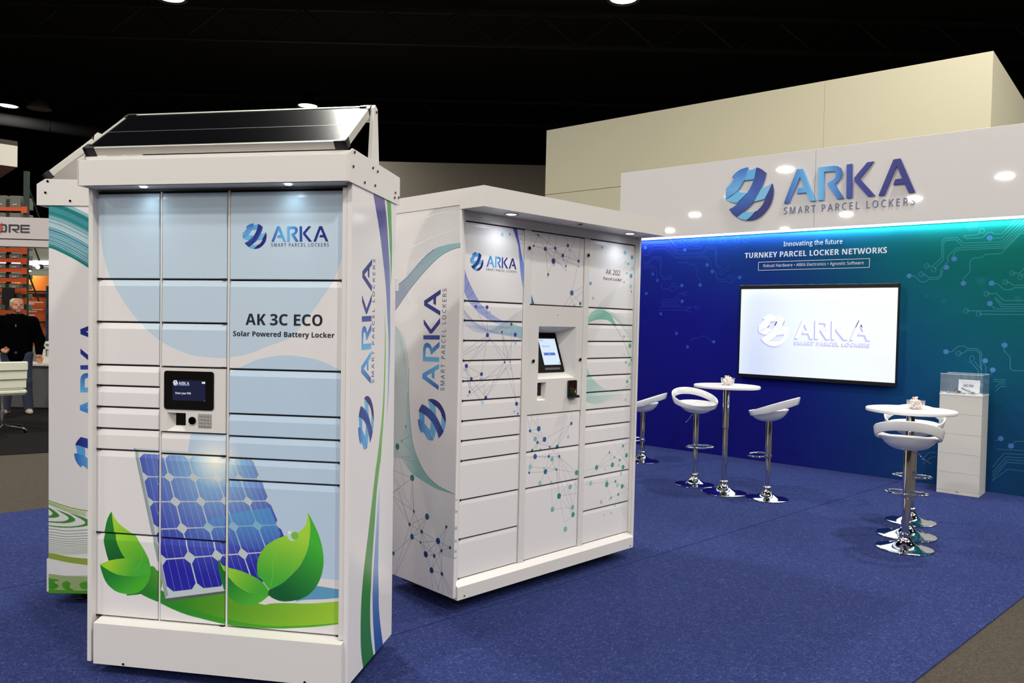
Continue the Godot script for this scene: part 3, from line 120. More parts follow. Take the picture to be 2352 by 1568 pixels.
const PRINT_NETWORK_FRONT := [
	["p","5a5fc0aa","7f9ad8aa",50,1893,261,1567,[29,1950,32,1943,37,1934,42,1923,47,1911,54,1897,61,1882,68,1866,76,1851,84,1836,94,1821,103,1807,112,1794,122,1781,131,1769,140,1757,148,1747,155,1739,160,1732,164,1726,169,1720,175,1715,181,1709,187,1704,195,1698,205,1690,216,1682,228,1674,240,1667,253,1660,265,1653,278,1647,292,1641,306,1635,321,1629,335,1623,350,1618,366,1613,383,1608,398,1605,409,1602,409,1602,392,1601,366,1599,339,1598,316,1598,298,1601,282,1606,268,1612,253,1618,239,1624,224,1630,211,1636,197,1643,183,1650,168,1658,155,1667,141,1676,128,1686,115,1696,102,1707,91,1718,82,1729,74,1741,66,1753,59,1766,51,1781,44,1799,37,1815,33,1826,33,1826,29,1950]],
	["m","e8eaff99",2,[[30,1942,34,1846],[33,1935,34,1840],[37,1926,35,1832],[48,1903,39,1817],[55,1890,41,1809],[61,1877,43,1801],[76,1851,51,1785],[84,1838,55,1777],[102,1810,65,1760],[112,1796,70,1752],[122,1783,75,1744],[140,1758,83,1731],[148,1747,87,1726],[155,1739,90,1722],[166,1725,97,1713],[170,1720,101,1709],[180,1709,113,1699],[187,1704,121,1693],[195,1698,130,1686],[215,1684,150,1672],[227,1676,161,1665],[240,1669,172,1658],[266,1654,197,1645],[279,1647,211,1639],[305,1636,244,1626],[320,1630,262,1620],[335,1625,278,1615],[365,1616,307,1606],[378,1612,316,1603],[397,1606,316,1603]]],
	["m","8088b899",1.4,[[29,1704,35,1697,43,1686,54,1674,67,1662,81,1649,98,1635,116,1620,132,1607,148,1595,164,1582,178,1571,188,1564],[29,1698,35,1691,45,1681,57,1669,70,1657,85,1645,103,1631,121,1617,138,1605,155,1592,173,1580,188,1570,199,1562],[29,1693,36,1686,47,1676,59,1665,73,1653,89,1641,107,1628,125,1614,143,1602,162,1590,181,1578,198,1568,210,1561],[29,1687,37,1681,48,1671,62,1660,76,1649,93,1637,111,1624,130,1611,149,1599,169,1588,190,1576,208,1566,221,1559],[29,1682,38,1675,50,1666,64,1656,80,1645,97,1633,115,1621,135,1608,154,1596,175,1585,198,1574,218,1564,233,1558],[29,1676,38,1670,51,1661,67,1651,83,1640,101,1629,120,1617,140,1605,160,1594,182,1583,207,1572,229,1563,244,1556],[30,1671,39,1665,53,1656,69,1646,86,1636,104,1625,124,1614,144,1602,165,1591,189,1580,215,1570,239,1561,255,1555],[30,1665,40,1660,55,1651,72,1642,90,1632,108,1621,128,1610,149,1599,171,1588,196,1578,224,1568,249,1559,266,1553],[30,1660,41,1654,56,1646,74,1637,93,1627,112,1617,132,1606,154,1596,177,1585,203,1576,232,1566,259,1558,278,1552],[30,1654,42,1649,58,1641,77,1632,96,1623,116,1613,137,1603,159,1592,182,1583,210,1573,241,1564,269,1556,289,1550],[30,1649,42,1644,59,1636,79,1628,100,1619,120,1609,141,1599,163,1589,188,1580,217,1571,250,1562,280,1554,301,1549],[30,1643,43,1638,61,1631,82,1623,103,1614,124,1605,145,1596,168,1586,193,1577,224,1568,258,1560,290,1552,312,1547],[31,1638,44,1633,63,1626,85,1618,106,1610,128,1602,150,1592,173,1583,199,1574,231,1566,267,1558,300,1551,324,1545],[31,1632,45,1628,64,1621,87,1613,110,1606,132,1598,154,1589,178,1580,204,1572,238,1564,276,1556,311,1549,335,1544],[31,1627,45,1622,66,1616,90,1609,113,1601,135,1594,158,1585,183,1577,210,1569,245,1561,284,1554,321,1547,347,1542],[31,1621,46,1617,68,1611,92,1604,116,1597,139,1590,163,1582,188,1574,216,1566,252,1559,293,1552,332,1545,358,1541],[31,1616,47,1612,69,1606,95,1599,120,1593,143,1586,167,1578,192,1570,221,1563,259,1556,302,1549,342,1543,370,1539],[31,1610,48,1606,71,1601,97,1595,123,1588,147,1582,171,1574,197,1567,227,1561,266,1554,311,1547,353,1542,382,1538],[31,1605,48,1601,72,1596,100,1590,127,1584,151,1578,176,1571,202,1564,233,1558,273,1551,320,1545,363,1540,394,1536],[32,1599,49,1596,74,1591,102,1585,130,1580,155,1574,180,1567,207,1561,238,1555,280,1549,329,1543,374,1538,405,1534],[32,1594,50,1590,76,1586,105,1581,133,1575,159,1570,184,1564,212,1558,244,1552,287,1547,338,1541,385,1536,417,1533],[32,1588,51,1585,77,1581,107,1576,137,1571,163,1566,189,1560,217,1555,250,1549,294,1544,346,1539,395,1534,429,1531]]],
	["p","a9b4e055","7fb0c8aa",90,1591,488,1546,[41,1621,46,1618,52,1612,60,1605,68,1598,79,1590,92,1580,105,1571,118,1563,129,1558,141,1554,153,1551,167,1549,182,1547,199,1547,218,1546,239,1545,262,1544,287,1542,314,1540,341,1538,370,1534,402,1530,432,1526,459,1523,484,1519,506,1515,525,1512,538,1509,538,1509,536,1580,536,1580,516,1584,487,1589,457,1595,433,1600,419,1603,410,1606,402,1608,391,1608,375,1605,356,1601,336,1596,316,1592,297,1590,278,1589,258,1588,237,1589,215,1591,192,1595,168,1599,143,1603,116,1608,86,1613,60,1618,41,1621]],
	["s","8a9ad0aa",2,[68,1598,75,1593,85,1586,96,1577,107,1569,118,1563,127,1559,136,1555,145,1553,155,1551,167,1549,179,1548,192,1547,207,1546,222,1546,239,1545,257,1544,277,1543,298,1541,319,1540,341,1538,364,1535,389,1532,414,1529,438,1526,459,1523,479,1520,497,1516,514,1513,528,1511,538,1509]],
	["m","7f909abb",1.5,[[250,1552,261,1557,278,1565,297,1573,317,1582,336,1591,357,1601,378,1611,397,1621,412,1630,426,1639,439,1647,455,1656,474,1664,497,1673,518,1680,532,1685],[256,1551,268,1557,284,1564,303,1573,321,1581,340,1589,359,1598,379,1607,397,1616,412,1624,426,1633,439,1642,455,1650,475,1658,497,1665,518,1672,533,1677],[263,1551,274,1556,290,1564,308,1572,326,1580,343,1588,362,1595,380,1603,397,1611,412,1619,426,1628,439,1636,455,1644,475,1651,498,1658,518,1664,533,1668],[270,1550,281,1555,296,1563,314,1572,331,1580,347,1586,364,1592,381,1599,397,1606,412,1614,425,1622,439,1630,455,1638,475,1645,498,1651,519,1656,533,1660],[277,1549,287,1555,302,1563,319,1571,335,1579,350,1585,366,1590,382,1595,397,1601,412,1608,425,1616,440,1625,455,1632,475,1638,498,1644,519,1648,533,1651],[284,1548,294,1554,308,1562,324,1571,340,1578,354,1583,368,1587,383,1591,397,1596,411,1603,425,1611,440,1619,456,1626,476,1632,498,1636,519,1640,534,1643],[290,1548,300,1553,314,1562,330,1570,344,1577,358,1581,371,1584,384,1586,398,1591,411,1597,425,1605,440,1614,456,1620,476,1625,499,1629,520,1632,534,1634],[297,1547,307,1553,320,1561,335,1570,349,1576,361,1580,373,1581,385,1582,398,1586,411,1592,425,1600,440,1608,456,1614,476,1619,499,1622,520,1624,534,1626],[304,1546,313,1552,326,1561,341,1569,354,1576,365,1578,375,1578,386,1578,398,1580,411,1586,425,1594,440,1602,456,1608,476,1612,499,1614,520,1616,535,1617],[311,1545,320,1551,332,1560,346,1569,358,1575,368,1576,378,1575,387,1574,398,1575,411,1581,425,1589,440,1597,456,1602,476,1606,499,1607,520,1608,535,1609],[318,1545,326,1551,338,1560,351,1568,363,1574,372,1575,380,1573,388,1570,398,1570,411,1575,425,1583,440,1591,457,1597,477,1599,500,1600,521,1600,535,1600]]],
	["p","4a58c8","86a6dc",446,2133,517,1845,[417,2164,459,2165,459,2165,460,2156,461,2143,463,2128,466,2115,469,2104,473,2092,477,2081,481,2070,484,2058,487,2047,490,2035,494,2020,501,2000,510,1975,519,1952,525,1936,525,1936,530,1783,530,1783,526,1792,521,1805,515,1820,509,1837,503,1856,498,1878,493,1901,489,1922,486,1942,483,1962,481,1981,478,1999,476,2016,473,2031,471,2045,468,2059,463,2071,458,2082,453,2093,447,2105,439,2121,431,2138,423,2154,417,2164]],
	["p","3f7aa0","3f7aa0",0,0,0,0,[589,1778,591,1714,591,1714,621,1715,621,1715,589,1778]],
	["l","5f5a68bb",1.6,[637,2136,600,2068,637,2136,702,2058,637,2136,791,2070,600,2068,702,2058,702,2058,791,2070,791,2070,908,2096,791,2070,863,2031,702,2058,863,2031,702,2058,778,1990,908,2096,863,2031,908,2096,1015,2007,863,2031,778,1990,863,2031,1015,2007,863,2031,894,1966,778,1990,894,1966,778,1990,733,1905,702,2058,733,1905,957,1803,1042,1739,1015,2007,957,1803,778,1990,791,2070,637,2136,568,2164,702,2058,745,2154,791,2070,799,2151,908,2096,886,2155,894,1966,975,2151,1015,2007,1027,2156,1015,2007,1043,2158,957,1803,1072,1848,957,1803,890,1716,922,1721,1073,1826,1042,1739,1075,1777,957,1794,949,1743,713,2046,895,1943,867,2008,1016,1974,797,2052,867,2008,575,2131,637,2136,457,2122,513,2129,480,2101,520,2089,470,2077,520,2071,512,2151,475,2085,130,1692,237,1690]],
	["c","a9bfd8cc",[650,2128,7,713,2046,10,799,2051,11,921,2070,11,868,2007,11,782,1969,12,895,1942,7,1018,1974,10,730,1892,7,983,1726,13]],
	["c","3c3f86",[637,2136,7,600,2068,7,702,2058,13,791,2070,11,908,2096,11,863,2031,12,778,1990,17,894,1966,7,1015,2007,10,733,1905,8]],
	["c","4a68a0",[957,1803,17,1042,1739,11]],
	["c","96c8e4",[337,2110,11]],
	["c","6f98d8",[398,2117,7]],
	["l","5f5a68aa",1.6,[239,1532,145,1692,239,1532,231,1690,145,1692,231,1690,429,1597,352,1551,352,1551,462,1536,429,1597,462,1536,352,1551,382,1376,352,1551,429,1377,462,1536,382,1376,429,1597,429,1377,85,1361,200,1312,85,1361,124,1288,124,1288,200,1312,124,1288,113,1215,124,1288,237,1177,124,1288,41,1303,85,1361,41,1303,382,1376,113,1215,382,1376,237,1177,429,1377,237,1177,429,1377,486,1129,382,1376,486,1129,200,1312,237,1177,239,1532,85,1361,239,1532,200,1312,239,1532,382,1376,239,1532,429,1377,85,1361,113,1215,239,1532,37,1423,42,1435,85,1361,33,1376,124,1288,486,1129,527,1120,486,1129,529,1070,250,1499,48,1415,250,1499,102,1371,365,1512,430,1339,195,1285,326,1304,100,1195,259,1265,384,1337,216,1197,214,1150,105,1258,486,1129,499,1072]],
	["c","9fbedccc",[165,1668,8,252,1663,7,443,1554,11,365,1514,8,250,1502,9,466,1486,11,82,1340,10,195,1285,10,111,1262,8,100,1195,7,384,1337,7,430,1338,7,214,1150,11,470,1083,10]],
	["c","3f3f94",[145,1692,8,231,1690,11,429,1597,9,352,1551,7,462,1536,12,239,1532,12,85,1361,12,200,1312,11,124,1288,10,113,1215,8,237,1177,11,382,1376,7,429,1378,4,486,1129,12,41,1303,11,499,1070,6]],
	["m","8aa8a2bb",1.4,[[1212,1718,1226,1730,1246,1747,1269,1765,1293,1782,1319,1796,1348,1810,1377,1823,1405,1835,1431,1845,1456,1854,1481,1862,1507,1869,1537,1877,1570,1884,1600,1889,1621,1893],[1218,1718,1232,1728,1251,1744,1274,1761,1298,1776,1323,1789,1350,1802,1378,1814,1406,1825,1431,1834,1456,1842,1481,1849,1507,1856,1538,1863,1571,1869,1600,1875,1621,1878],[1223,1717,1237,1727,1256,1741,1279,1757,1302,1771,1326,1782,1353,1794,1380,1804,1406,1814,1431,1822,1456,1830,1482,1837,1508,1843,1538,1849,1571,1855,1601,1860,1622,1863],[1229,1716,1242,1725,1262,1738,1284,1752,1307,1765,1330,1776,1355,1785,1381,1795,1407,1803,1432,1811,1457,1818,1482,1824,1508,1830,1539,1836,1572,1841,1602,1845,1623,1848],[1235,1716,1248,1724,1267,1735,1289,1748,1311,1759,1334,1769,1357,1777,1382,1785,1407,1792,1432,1799,1457,1806,1482,1812,1509,1817,1539,1822,1573,1826,1602,1830,1623,1833],[1240,1715,1253,1722,1272,1733,1294,1744,1316,1754,1337,1762,1360,1769,1383,1775,1408,1782,1432,1788,1457,1794,1483,1799,1510,1804,1540,1808,1573,1812,1603,1815,1624,1818],[1246,1714,1259,1721,1277,1730,1299,1740,1320,1748,1341,1755,1362,1761,1385,1766,1408,1771,1432,1776,1457,1782,1483,1786,1510,1791,1541,1795,1574,1798,1604,1801,1625,1803],[1251,1714,1264,1719,1283,1727,1304,1736,1325,1743,1344,1748,1365,1752,1386,1756,1408,1760,1432,1765,1458,1769,1484,1774,1511,1778,1541,1781,1574,1784,1604,1786,1625,1788],[1257,1713,1270,1717,1288,1724,1309,1731,1329,1737,1348,1741,1367,1744,1387,1747,1409,1750,1433,1753,1458,1757,1484,1761,1511,1765,1542,1767,1575,1769,1605,1771,1626,1772],[1263,1712,1275,1716,1293,1721,1314,1727,1334,1732,1352,1734,1370,1736,1388,1737,1409,1739,1433,1742,1458,1745,1485,1749,1512,1751,1542,1753,1576,1755,1606,1756,1627,1757],[1268,1711,1281,1714,1299,1719,1319,1723,1338,1726,1355,1727,1372,1727,1390,1727,1410,1728,1433,1730,1458,1733,1485,1736,1512,1738,1543,1740,1576,1741,1607,1742,1627,1742]]],
	["c","78c2e2",[1496,2100,14]],
	["c","4f9ab8",[1576,2074,15,1570,1946,15]],
	["c","6a9cc0",[1535,2026,9,1521,1962,7,1248,2114,9]],
	["c","b8e0ea",[1507,2033,13,1585,2000,15,1440,2050,8,1540,1960,8]],
	["c","70809c",[1494,1899,6,1581,1840,7]],
	["c","a5cad2",[1570,1874,15,1169,1778,12]],
	["c","6f9cc0",[1139,1872,12]],
	["l","8f9aa477",1.2,[1576,2074,1535,2026,1535,2026,1614,2047,1535,2026,1615,2022,1570,1946,1494,1899,1570,1946,1617,1969,1570,1946,1581,1840,1581,1840,1571,1765]],
	["p","9fd0c0bb","5fae98bb",1189,1698,1216,1643,[1120,1653,1125,1658,1133,1665,1141,1672,1150,1679,1159,1686,1168,1692,1178,1698,1189,1703,1202,1706,1215,1709,1230,1710,1245,1710,1261,1708,1278,1706,1295,1702,1311,1696,1326,1690,1342,1682,1356,1673,1371,1662,1386,1647,1401,1629,1415,1612,1424,1600,1424,1600,1420,1600,1414,1601,1407,1602,1398,1605,1389,1610,1378,1617,1366,1624,1355,1630,1345,1634,1336,1638,1325,1640,1313,1642,1298,1644,1281,1645,1264,1645,1248,1645,1233,1644,1220,1643,1206,1641,1192,1638,1173,1634,1153,1628,1134,1623,1121,1620,1121,1620,1120,1653]],
	["m","7aa89caa",1.4,[[1150,1682,1173,1687,1206,1695,1242,1702,1278,1706,1309,1704,1340,1699,1373,1691,1412,1683,1462,1673,1521,1660,1576,1649,1614,1640],[1158,1685,1181,1689,1213,1695,1249,1701,1284,1703,1316,1700,1346,1694,1379,1686,1417,1677,1467,1665,1524,1650,1578,1636,1615,1626],[1166,1688,1188,1691,1220,1696,1256,1699,1291,1700,1322,1696,1353,1690,1385,1681,1423,1671,1471,1657,1527,1640,1579,1624,1615,1612],[1174,1691,1196,1693,1228,1696,1263,1698,1298,1697,1329,1692,1359,1685,1391,1676,1428,1665,1475,1649,1530,1630,1581,1611,1616,1599],[1181,1695,1203,1695,1235,1696,1270,1697,1304,1694,1335,1689,1365,1681,1397,1671,1433,1659,1480,1641,1533,1620,1582,1599,1617,1585],[1189,1698,1211,1697,1242,1697,1277,1695,1311,1691,1341,1685,1371,1677,1403,1666,1439,1653,1484,1633,1536,1609,1584,1586,1617,1571],[1197,1701,1219,1699,1250,1697,1284,1694,1318,1688,1348,1681,1378,1672,1409,1661,1444,1646,1488,1625,1539,1599,1585,1574,1618,1557],[1205,1704,1226,1702,1257,1698,1292,1692,1325,1685,1354,1677,1384,1668,1415,1656,1449,1640,1493,1617,1542,1589,1587,1562,1618,1543],[1213,1708,1234,1704,1264,1698,1299,1691,1331,1682,1361,1673,1390,1663,1421,1651,1455,1634,1497,1609,1545,1578,1589,1549,1619,1529],[1221,1711,1242,1706,1272,1698,1306,1689,1338,1679,1367,1669,1397,1659,1427,1646,1460,1628,1501,1601,1548,1568,1590,1537,1620,1515],[1229,1714,1249,1708,1279,1699,1313,1688,1345,1676,1374,1666,1403,1654,1433,1640,1466,1622,1506,1593,1551,1558,1592,1524,1620,1501],[1237,1718,1257,1710,1287,1699,1320,1687,1352,1674,1381,1662,1409,1650,1439,1635,1471,1615,1510,1585,1554,1548,1593,1512,1621,1487],[1245,1721,1265,1712,1294,1700,1327,1685,1359,1671,1387,1658,1416,1645,1445,1630,1477,1609,1514,1577,1557,1537,1595,1499,1622,1473],[1252,1724,1273,1714,1302,1700,1334,1684,1365,1668,1394,1654,1422,1641,1451,1625,1482,1603,1519,1569,1559,1527,1597,1487,1622,1459]]],
	["s","6fb09acc",4.5,[1121,1620,1131,1622,1145,1626,1161,1631,1177,1635,1192,1638,1204,1640,1215,1642,1225,1643,1236,1644,1248,1645,1261,1645,1274,1645,1288,1644,1301,1643,1313,1642,1323,1641,1332,1639,1340,1636,1347,1634,1355,1630,1364,1626,1372,1622,1380,1617,1388,1612,1398,1605,1410,1596,1422,1587,1435,1576,1448,1565,1460,1553,1472,1541,1483,1529,1494,1516,1505,1503,1515,1490,1525,1476,1535,1462,1544,1448,1553,1434,1562,1421,1570,1408,1578,1397,1586,1385,1593,1373,1600,1361,1606,1348,1612,1333,1618,1318,1622,1305,1625,1296]],
	["p","86c2b488","b8d8d255",1185,1216,1353,1095,[1126,1107,1117,1334,1117,1334,1120,1331,1123,1326,1127,1321,1132,1314,1138,1306,1144,1297,1151,1287,1159,1278,1168,1268,1178,1259,1189,1250,1200,1241,1212,1232,1224,1224,1237,1216,1250,1208,1264,1201,1279,1193,1294,1186,1308,1180,1321,1175,1333,1170,1346,1167,1359,1164,1373,1162,1388,1161,1403,1160,1418,1160,1431,1160,1443,1161,1455,1162,1469,1164,1484,1167,1501,1171,1519,1176,1537,1181,1560,1190,1585,1200,1608,1209,1624,1216,1624,1216,1626,1172,1626,1172,1608,1168,1582,1163,1552,1156,1521,1150,1491,1144,1459,1138,1426,1132,1394,1124,1362,1114,1330,1102,1299,1091,1271,1084,1248,1082,1227,1083,1208,1085,1190,1089,1172,1093,1153,1098,1138,1104,1126,1107]],
	["s","6fb09aaa",2.5,[1125,1324,1130,1318,1136,1308,1143,1298,1151,1287,1159,1278,1166,1270,1174,1262,1183,1255,1191,1248,1200,1241,1209,1234,1219,1227,1229,1221,1239,1215,1250,1208,1261,1202,1273,1196,1285,1191,1297,1185,1308,1180,1319,1176,1328,1172,1338,1169,1348,1166,1359,1164,1370,1162,1382,1161,1394,1160,1406,1160,1418,1160,1428,1160,1438,1160,1447,1161,1458,1162,1469,1164,1481,1166,1494,1169,1508,1173,1522,1177,1537,1181,1555,1188,1575,1195,1595,1204,1612,1211,1624,1216]],
	["m","8fb0aa99",1.3,[[1124,1168,1142,1161,1169,1152,1199,1143,1228,1138,1257,1138,1286,1142,1316,1148,1351,1153,1394,1156,1443,1160,1489,1164,1521,1166],[1124,1161,1144,1155,1172,1146,1204,1137,1235,1133,1264,1133,1293,1137,1324,1143,1358,1147,1399,1150,1447,1153,1491,1156,1521,1158],[1125,1154,1145,1148,1176,1140,1209,1132,1242,1128,1271,1129,1301,1133,1331,1138,1365,1141,1405,1144,1451,1146,1492,1148,1521,1149],[1125,1147,1147,1142,1179,1134,1215,1127,1248,1123,1279,1124,1308,1128,1339,1132,1372,1136,1411,1138,1454,1139,1494,1140,1522,1140],[1125,1140,1149,1135,1182,1128,1220,1121,1255,1118,1286,1119,1316,1123,1346,1127,1378,1130,1416,1132,1458,1132,1496,1132,1522,1132],[1125,1133,1150,1128,1186,1122,1225,1116,1262,1113,1293,1114,1324,1118,1354,1122,1385,1125,1422,1125,1462,1125,1498,1124,1522,1123],[1126,1125,1152,1122,1189,1116,1231,1111,1269,1108,1301,1109,1331,1113,1361,1117,1392,1119,1428,1119,1465,1118,1499,1116,1523,1115],[1126,1118,1153,1115,1193,1110,1236,1105,1275,1103,1308,1104,1339,1108,1369,1112,1399,1114,1433,1113,1469,1111,1501,1108,1523,1106],[1126,1111,1155,1108,1196,1104,1242,1100,1282,1098,1316,1099,1347,1103,1377,1106,1406,1108,1439,1107,1473,1104,1503,1100,1524,1098],[1127,1104,1157,1102,1200,1098,1247,1095,1289,1093,1323,1094,1354,1098,1384,1101,1413,1102,1445,1100,1476,1096,1504,1092,1524,1089]]],
	["m","98b0aa88",1.3,[[1184,1082,1202,1060,1229,1028,1260,991,1294,951,1332,906,1374,855,1417,805,1458,762,1500,725,1544,693,1582,666,1609,647],[1213,1080,1231,1058,1256,1026,1286,989,1319,949,1354,904,1394,854,1435,804,1474,760,1512,722,1551,686,1586,657,1610,636],[1243,1078,1260,1056,1284,1024,1313,987,1343,947,1377,903,1415,853,1454,803,1490,759,1525,718,1559,680,1589,648,1610,625],[1274,1077,1290,1054,1312,1023,1339,985,1368,945,1400,901,1437,852,1473,802,1506,757,1537,715,1567,674,1593,638,1611,614],[1304,1075,1319,1053,1341,1021,1366,983,1393,943,1424,900,1458,851,1492,801,1522,756,1550,711,1575,667,1596,629,1611,603],[1335,1073,1349,1051,1369,1019,1393,982,1418,942,1447,898,1479,850,1511,801,1539,754,1562,708,1583,661,1600,620,1612,591],[1366,1071,1379,1049,1398,1017,1420,980,1444,940,1471,896,1501,849,1530,800,1555,752,1574,704,1591,655,1603,611,1612,580],[1397,1070,1409,1047,1427,1015,1448,978,1469,938,1494,895,1522,847,1550,799,1571,751,1587,701,1598,648,1607,602,1613,569],[1429,1068,1440,1045,1456,1014,1475,976,1495,936,1518,893,1544,846,1569,798,1588,749,1600,697,1606,642,1610,593,1613,558],[1461,1066,1471,1044,1486,1012,1503,974,1521,934,1542,892,1566,845,1588,797,1605,748,1612,694,1614,636,1614,583,1614,547],[1493,1064,1502,1042,1515,1010,1531,972,1547,932,1566,890,1588,844,1608,796,1621,746,1625,690,1622,629,1617,574,1614,536],[1525,1062,1533,1040,1545,1008,1559,970,1573,930,1590,888,1610,843,1628,795,1638,744,1638,687,1630,623,1621,565,1615,525],[1558,1061,1565,1038,1575,1006,1587,968,1600,928,1615,887,1632,842,1647,794,1655,743,1651,683,1638,617,1624,556,1615,514],[1590,1059,1597,1036,1606,1004,1616,966,1626,926,1639,885,1655,840,1667,792,1672,741,1663,680,1646,610,1628,547,1616,503]]],
	["m","98a8aa99",1.3,[[1457,422,1473,401,1498,369,1525,338,1558,307,1593,275,1619,253],[1466,430,1482,408,1505,377,1531,346,1561,317,1595,289,1618,269],[1475,438,1491,416,1513,384,1537,354,1565,327,1596,302,1617,284],[1485,445,1499,423,1520,392,1543,362,1569,337,1597,315,1617,299],[1494,453,1508,431,1528,399,1549,370,1573,348,1598,328,1616,314],[1503,461,1516,438,1536,406,1555,378,1577,358,1599,341,1615,329],[1513,468,1525,446,1543,414,1562,387,1581,368,1601,354,1614,345],[1522,476,1534,453,1551,421,1568,395,1585,378,1602,367,1614,360],[1531,484,1542,461,1558,429,1574,403,1589,389,1603,380,1613,375],[1541,491,1551,468,1566,436,1580,411,1593,399,1604,393,1612,390],[1550,499,1560,476,1574,444,1586,419,1597,409,1606,407,1612,405],[1560,507,1569,483,1581,451,1593,427,1601,419,1607,420,1611,421]]],
	["c","9accbc",[1583,1340,14,1596,1249,11,1545,1098,9,1515,1408,7]],
	["c","5fae94",[1580,1468,17,1510,1531,8,1538,1354,9,1601,1369,10,1559,1222,12]],
	["l","8fa8a077",1.2,[1510,1531,1610,1532,1515,1408,1598,1408,1538,1354,1601,1369,1559,1222,1625,1210]],
	["l","70727caa",1.5,[675,883,787,845,787,845,780,787,855,697,1024,388,856,839,985,976,1049,655,1024,388,683,966,737,896,856,839,877,777,657,799,780,787,780,787,753,696,607,959,675,883,877,777,855,697,630,839,657,799,787,845,856,839,675,883,630,839,855,697,885,527,856,839,780,787,1049,655,885,527,683,966,607,959,780,787,877,777,737,896,787,845,607,959,737,896,737,896,985,976,877,777,1049,655,753,696,608,706,885,527,1024,388,630,839,608,706,787,845,985,976,855,697,1049,655,787,845,877,777,675,883,657,799,683,966,675,883,780,787,855,697,737,896,675,883,753,696,855,697,657,799,608,706,737,896,630,839,753,696,885,527,877,777,753,696,877,777,885,527,877,777,1049,655,877,777,1021,461,877,777,1067,548,885,527,1068,522,885,527,826,451,856,839,929,1046,856,839,956,1044,985,976,991,1042,985,976,856,839,683,966,613,1044,683,966,664,1041,607,959,582,1046,607,959,620,1039,584,803,877,777,616,740,739,720,739,720,838,703,616,740,608,706,1018,436,1024,388,826,451,1018,436,809,625,826,451,885,527,941,353,989,571,1065,595,1018,436,961,562,1024,388,955,351,855,697,872,574,706,631,753,696]],
	["c","7fb4b8",[654,906,15,811,766,15,989,571,16]],
	["c","a0c4c8",[703,836,12,957,893,11,616,740,16,739,720,9,838,703,9,706,631,15,809,625,8,743,780,5]],
	["c","34608c",[683,966,16,607,959,10,737,896,16,675,883,10,787,845,7,630,839,9,657,799,16,608,706,8]],
	["c","2f6f80",[856,839,14,985,976,11,780,787,10,877,777,10,753,696,16,855,697,8]],
	["c","2f8578",[885,527,18]],
	["c","4a9a84",[1049,655,17,1024,388,17]],
	["c","7fb4ac",[826,451,17,1018,436,16]],
	["c","86bcae",[953,306,18]],
	["l","7a8a84aa",1.4,[1458,547,1535,504,1574,713,1499,687,1532,782,1574,713,1535,504,1493,453,1440,713,1499,687,1383,752,1440,713,1419,664,1539,635,1383,752,1251,665,1493,453,1415,442,1499,687,1419,664,1364,538,1458,547,1419,664,1251,665,1383,752,1419,664,1364,538,1415,442,1532,782,1440,713,1499,687,1539,635,1440,713,1419,664,1251,665,1440,713,1251,665,1135,657,1251,665,1138,572,1194,567,1139,567,1194,567,1363,553,1532,782,1602,798,1535,504,1616,506,1493,453,1617,473,1535,504,1617,470]],
	["c","a4cabe",[1339,643,7,1194,567,17,1362,558,14,1481,518,13,1519,592,13,1309,428,14,1401,433,8,1463,380,9,1419,338,9,1340,334,7,1493,657,9]],
	["c","519a80",[1383,752,8,1532,782,11,1574,713,16,1440,713,7,1499,687,10,1419,664,17,1251,665,17,1539,635,16,1364,538,18,1458,547,10,1535,504,16,1493,453,10,1415,442,8]],
]
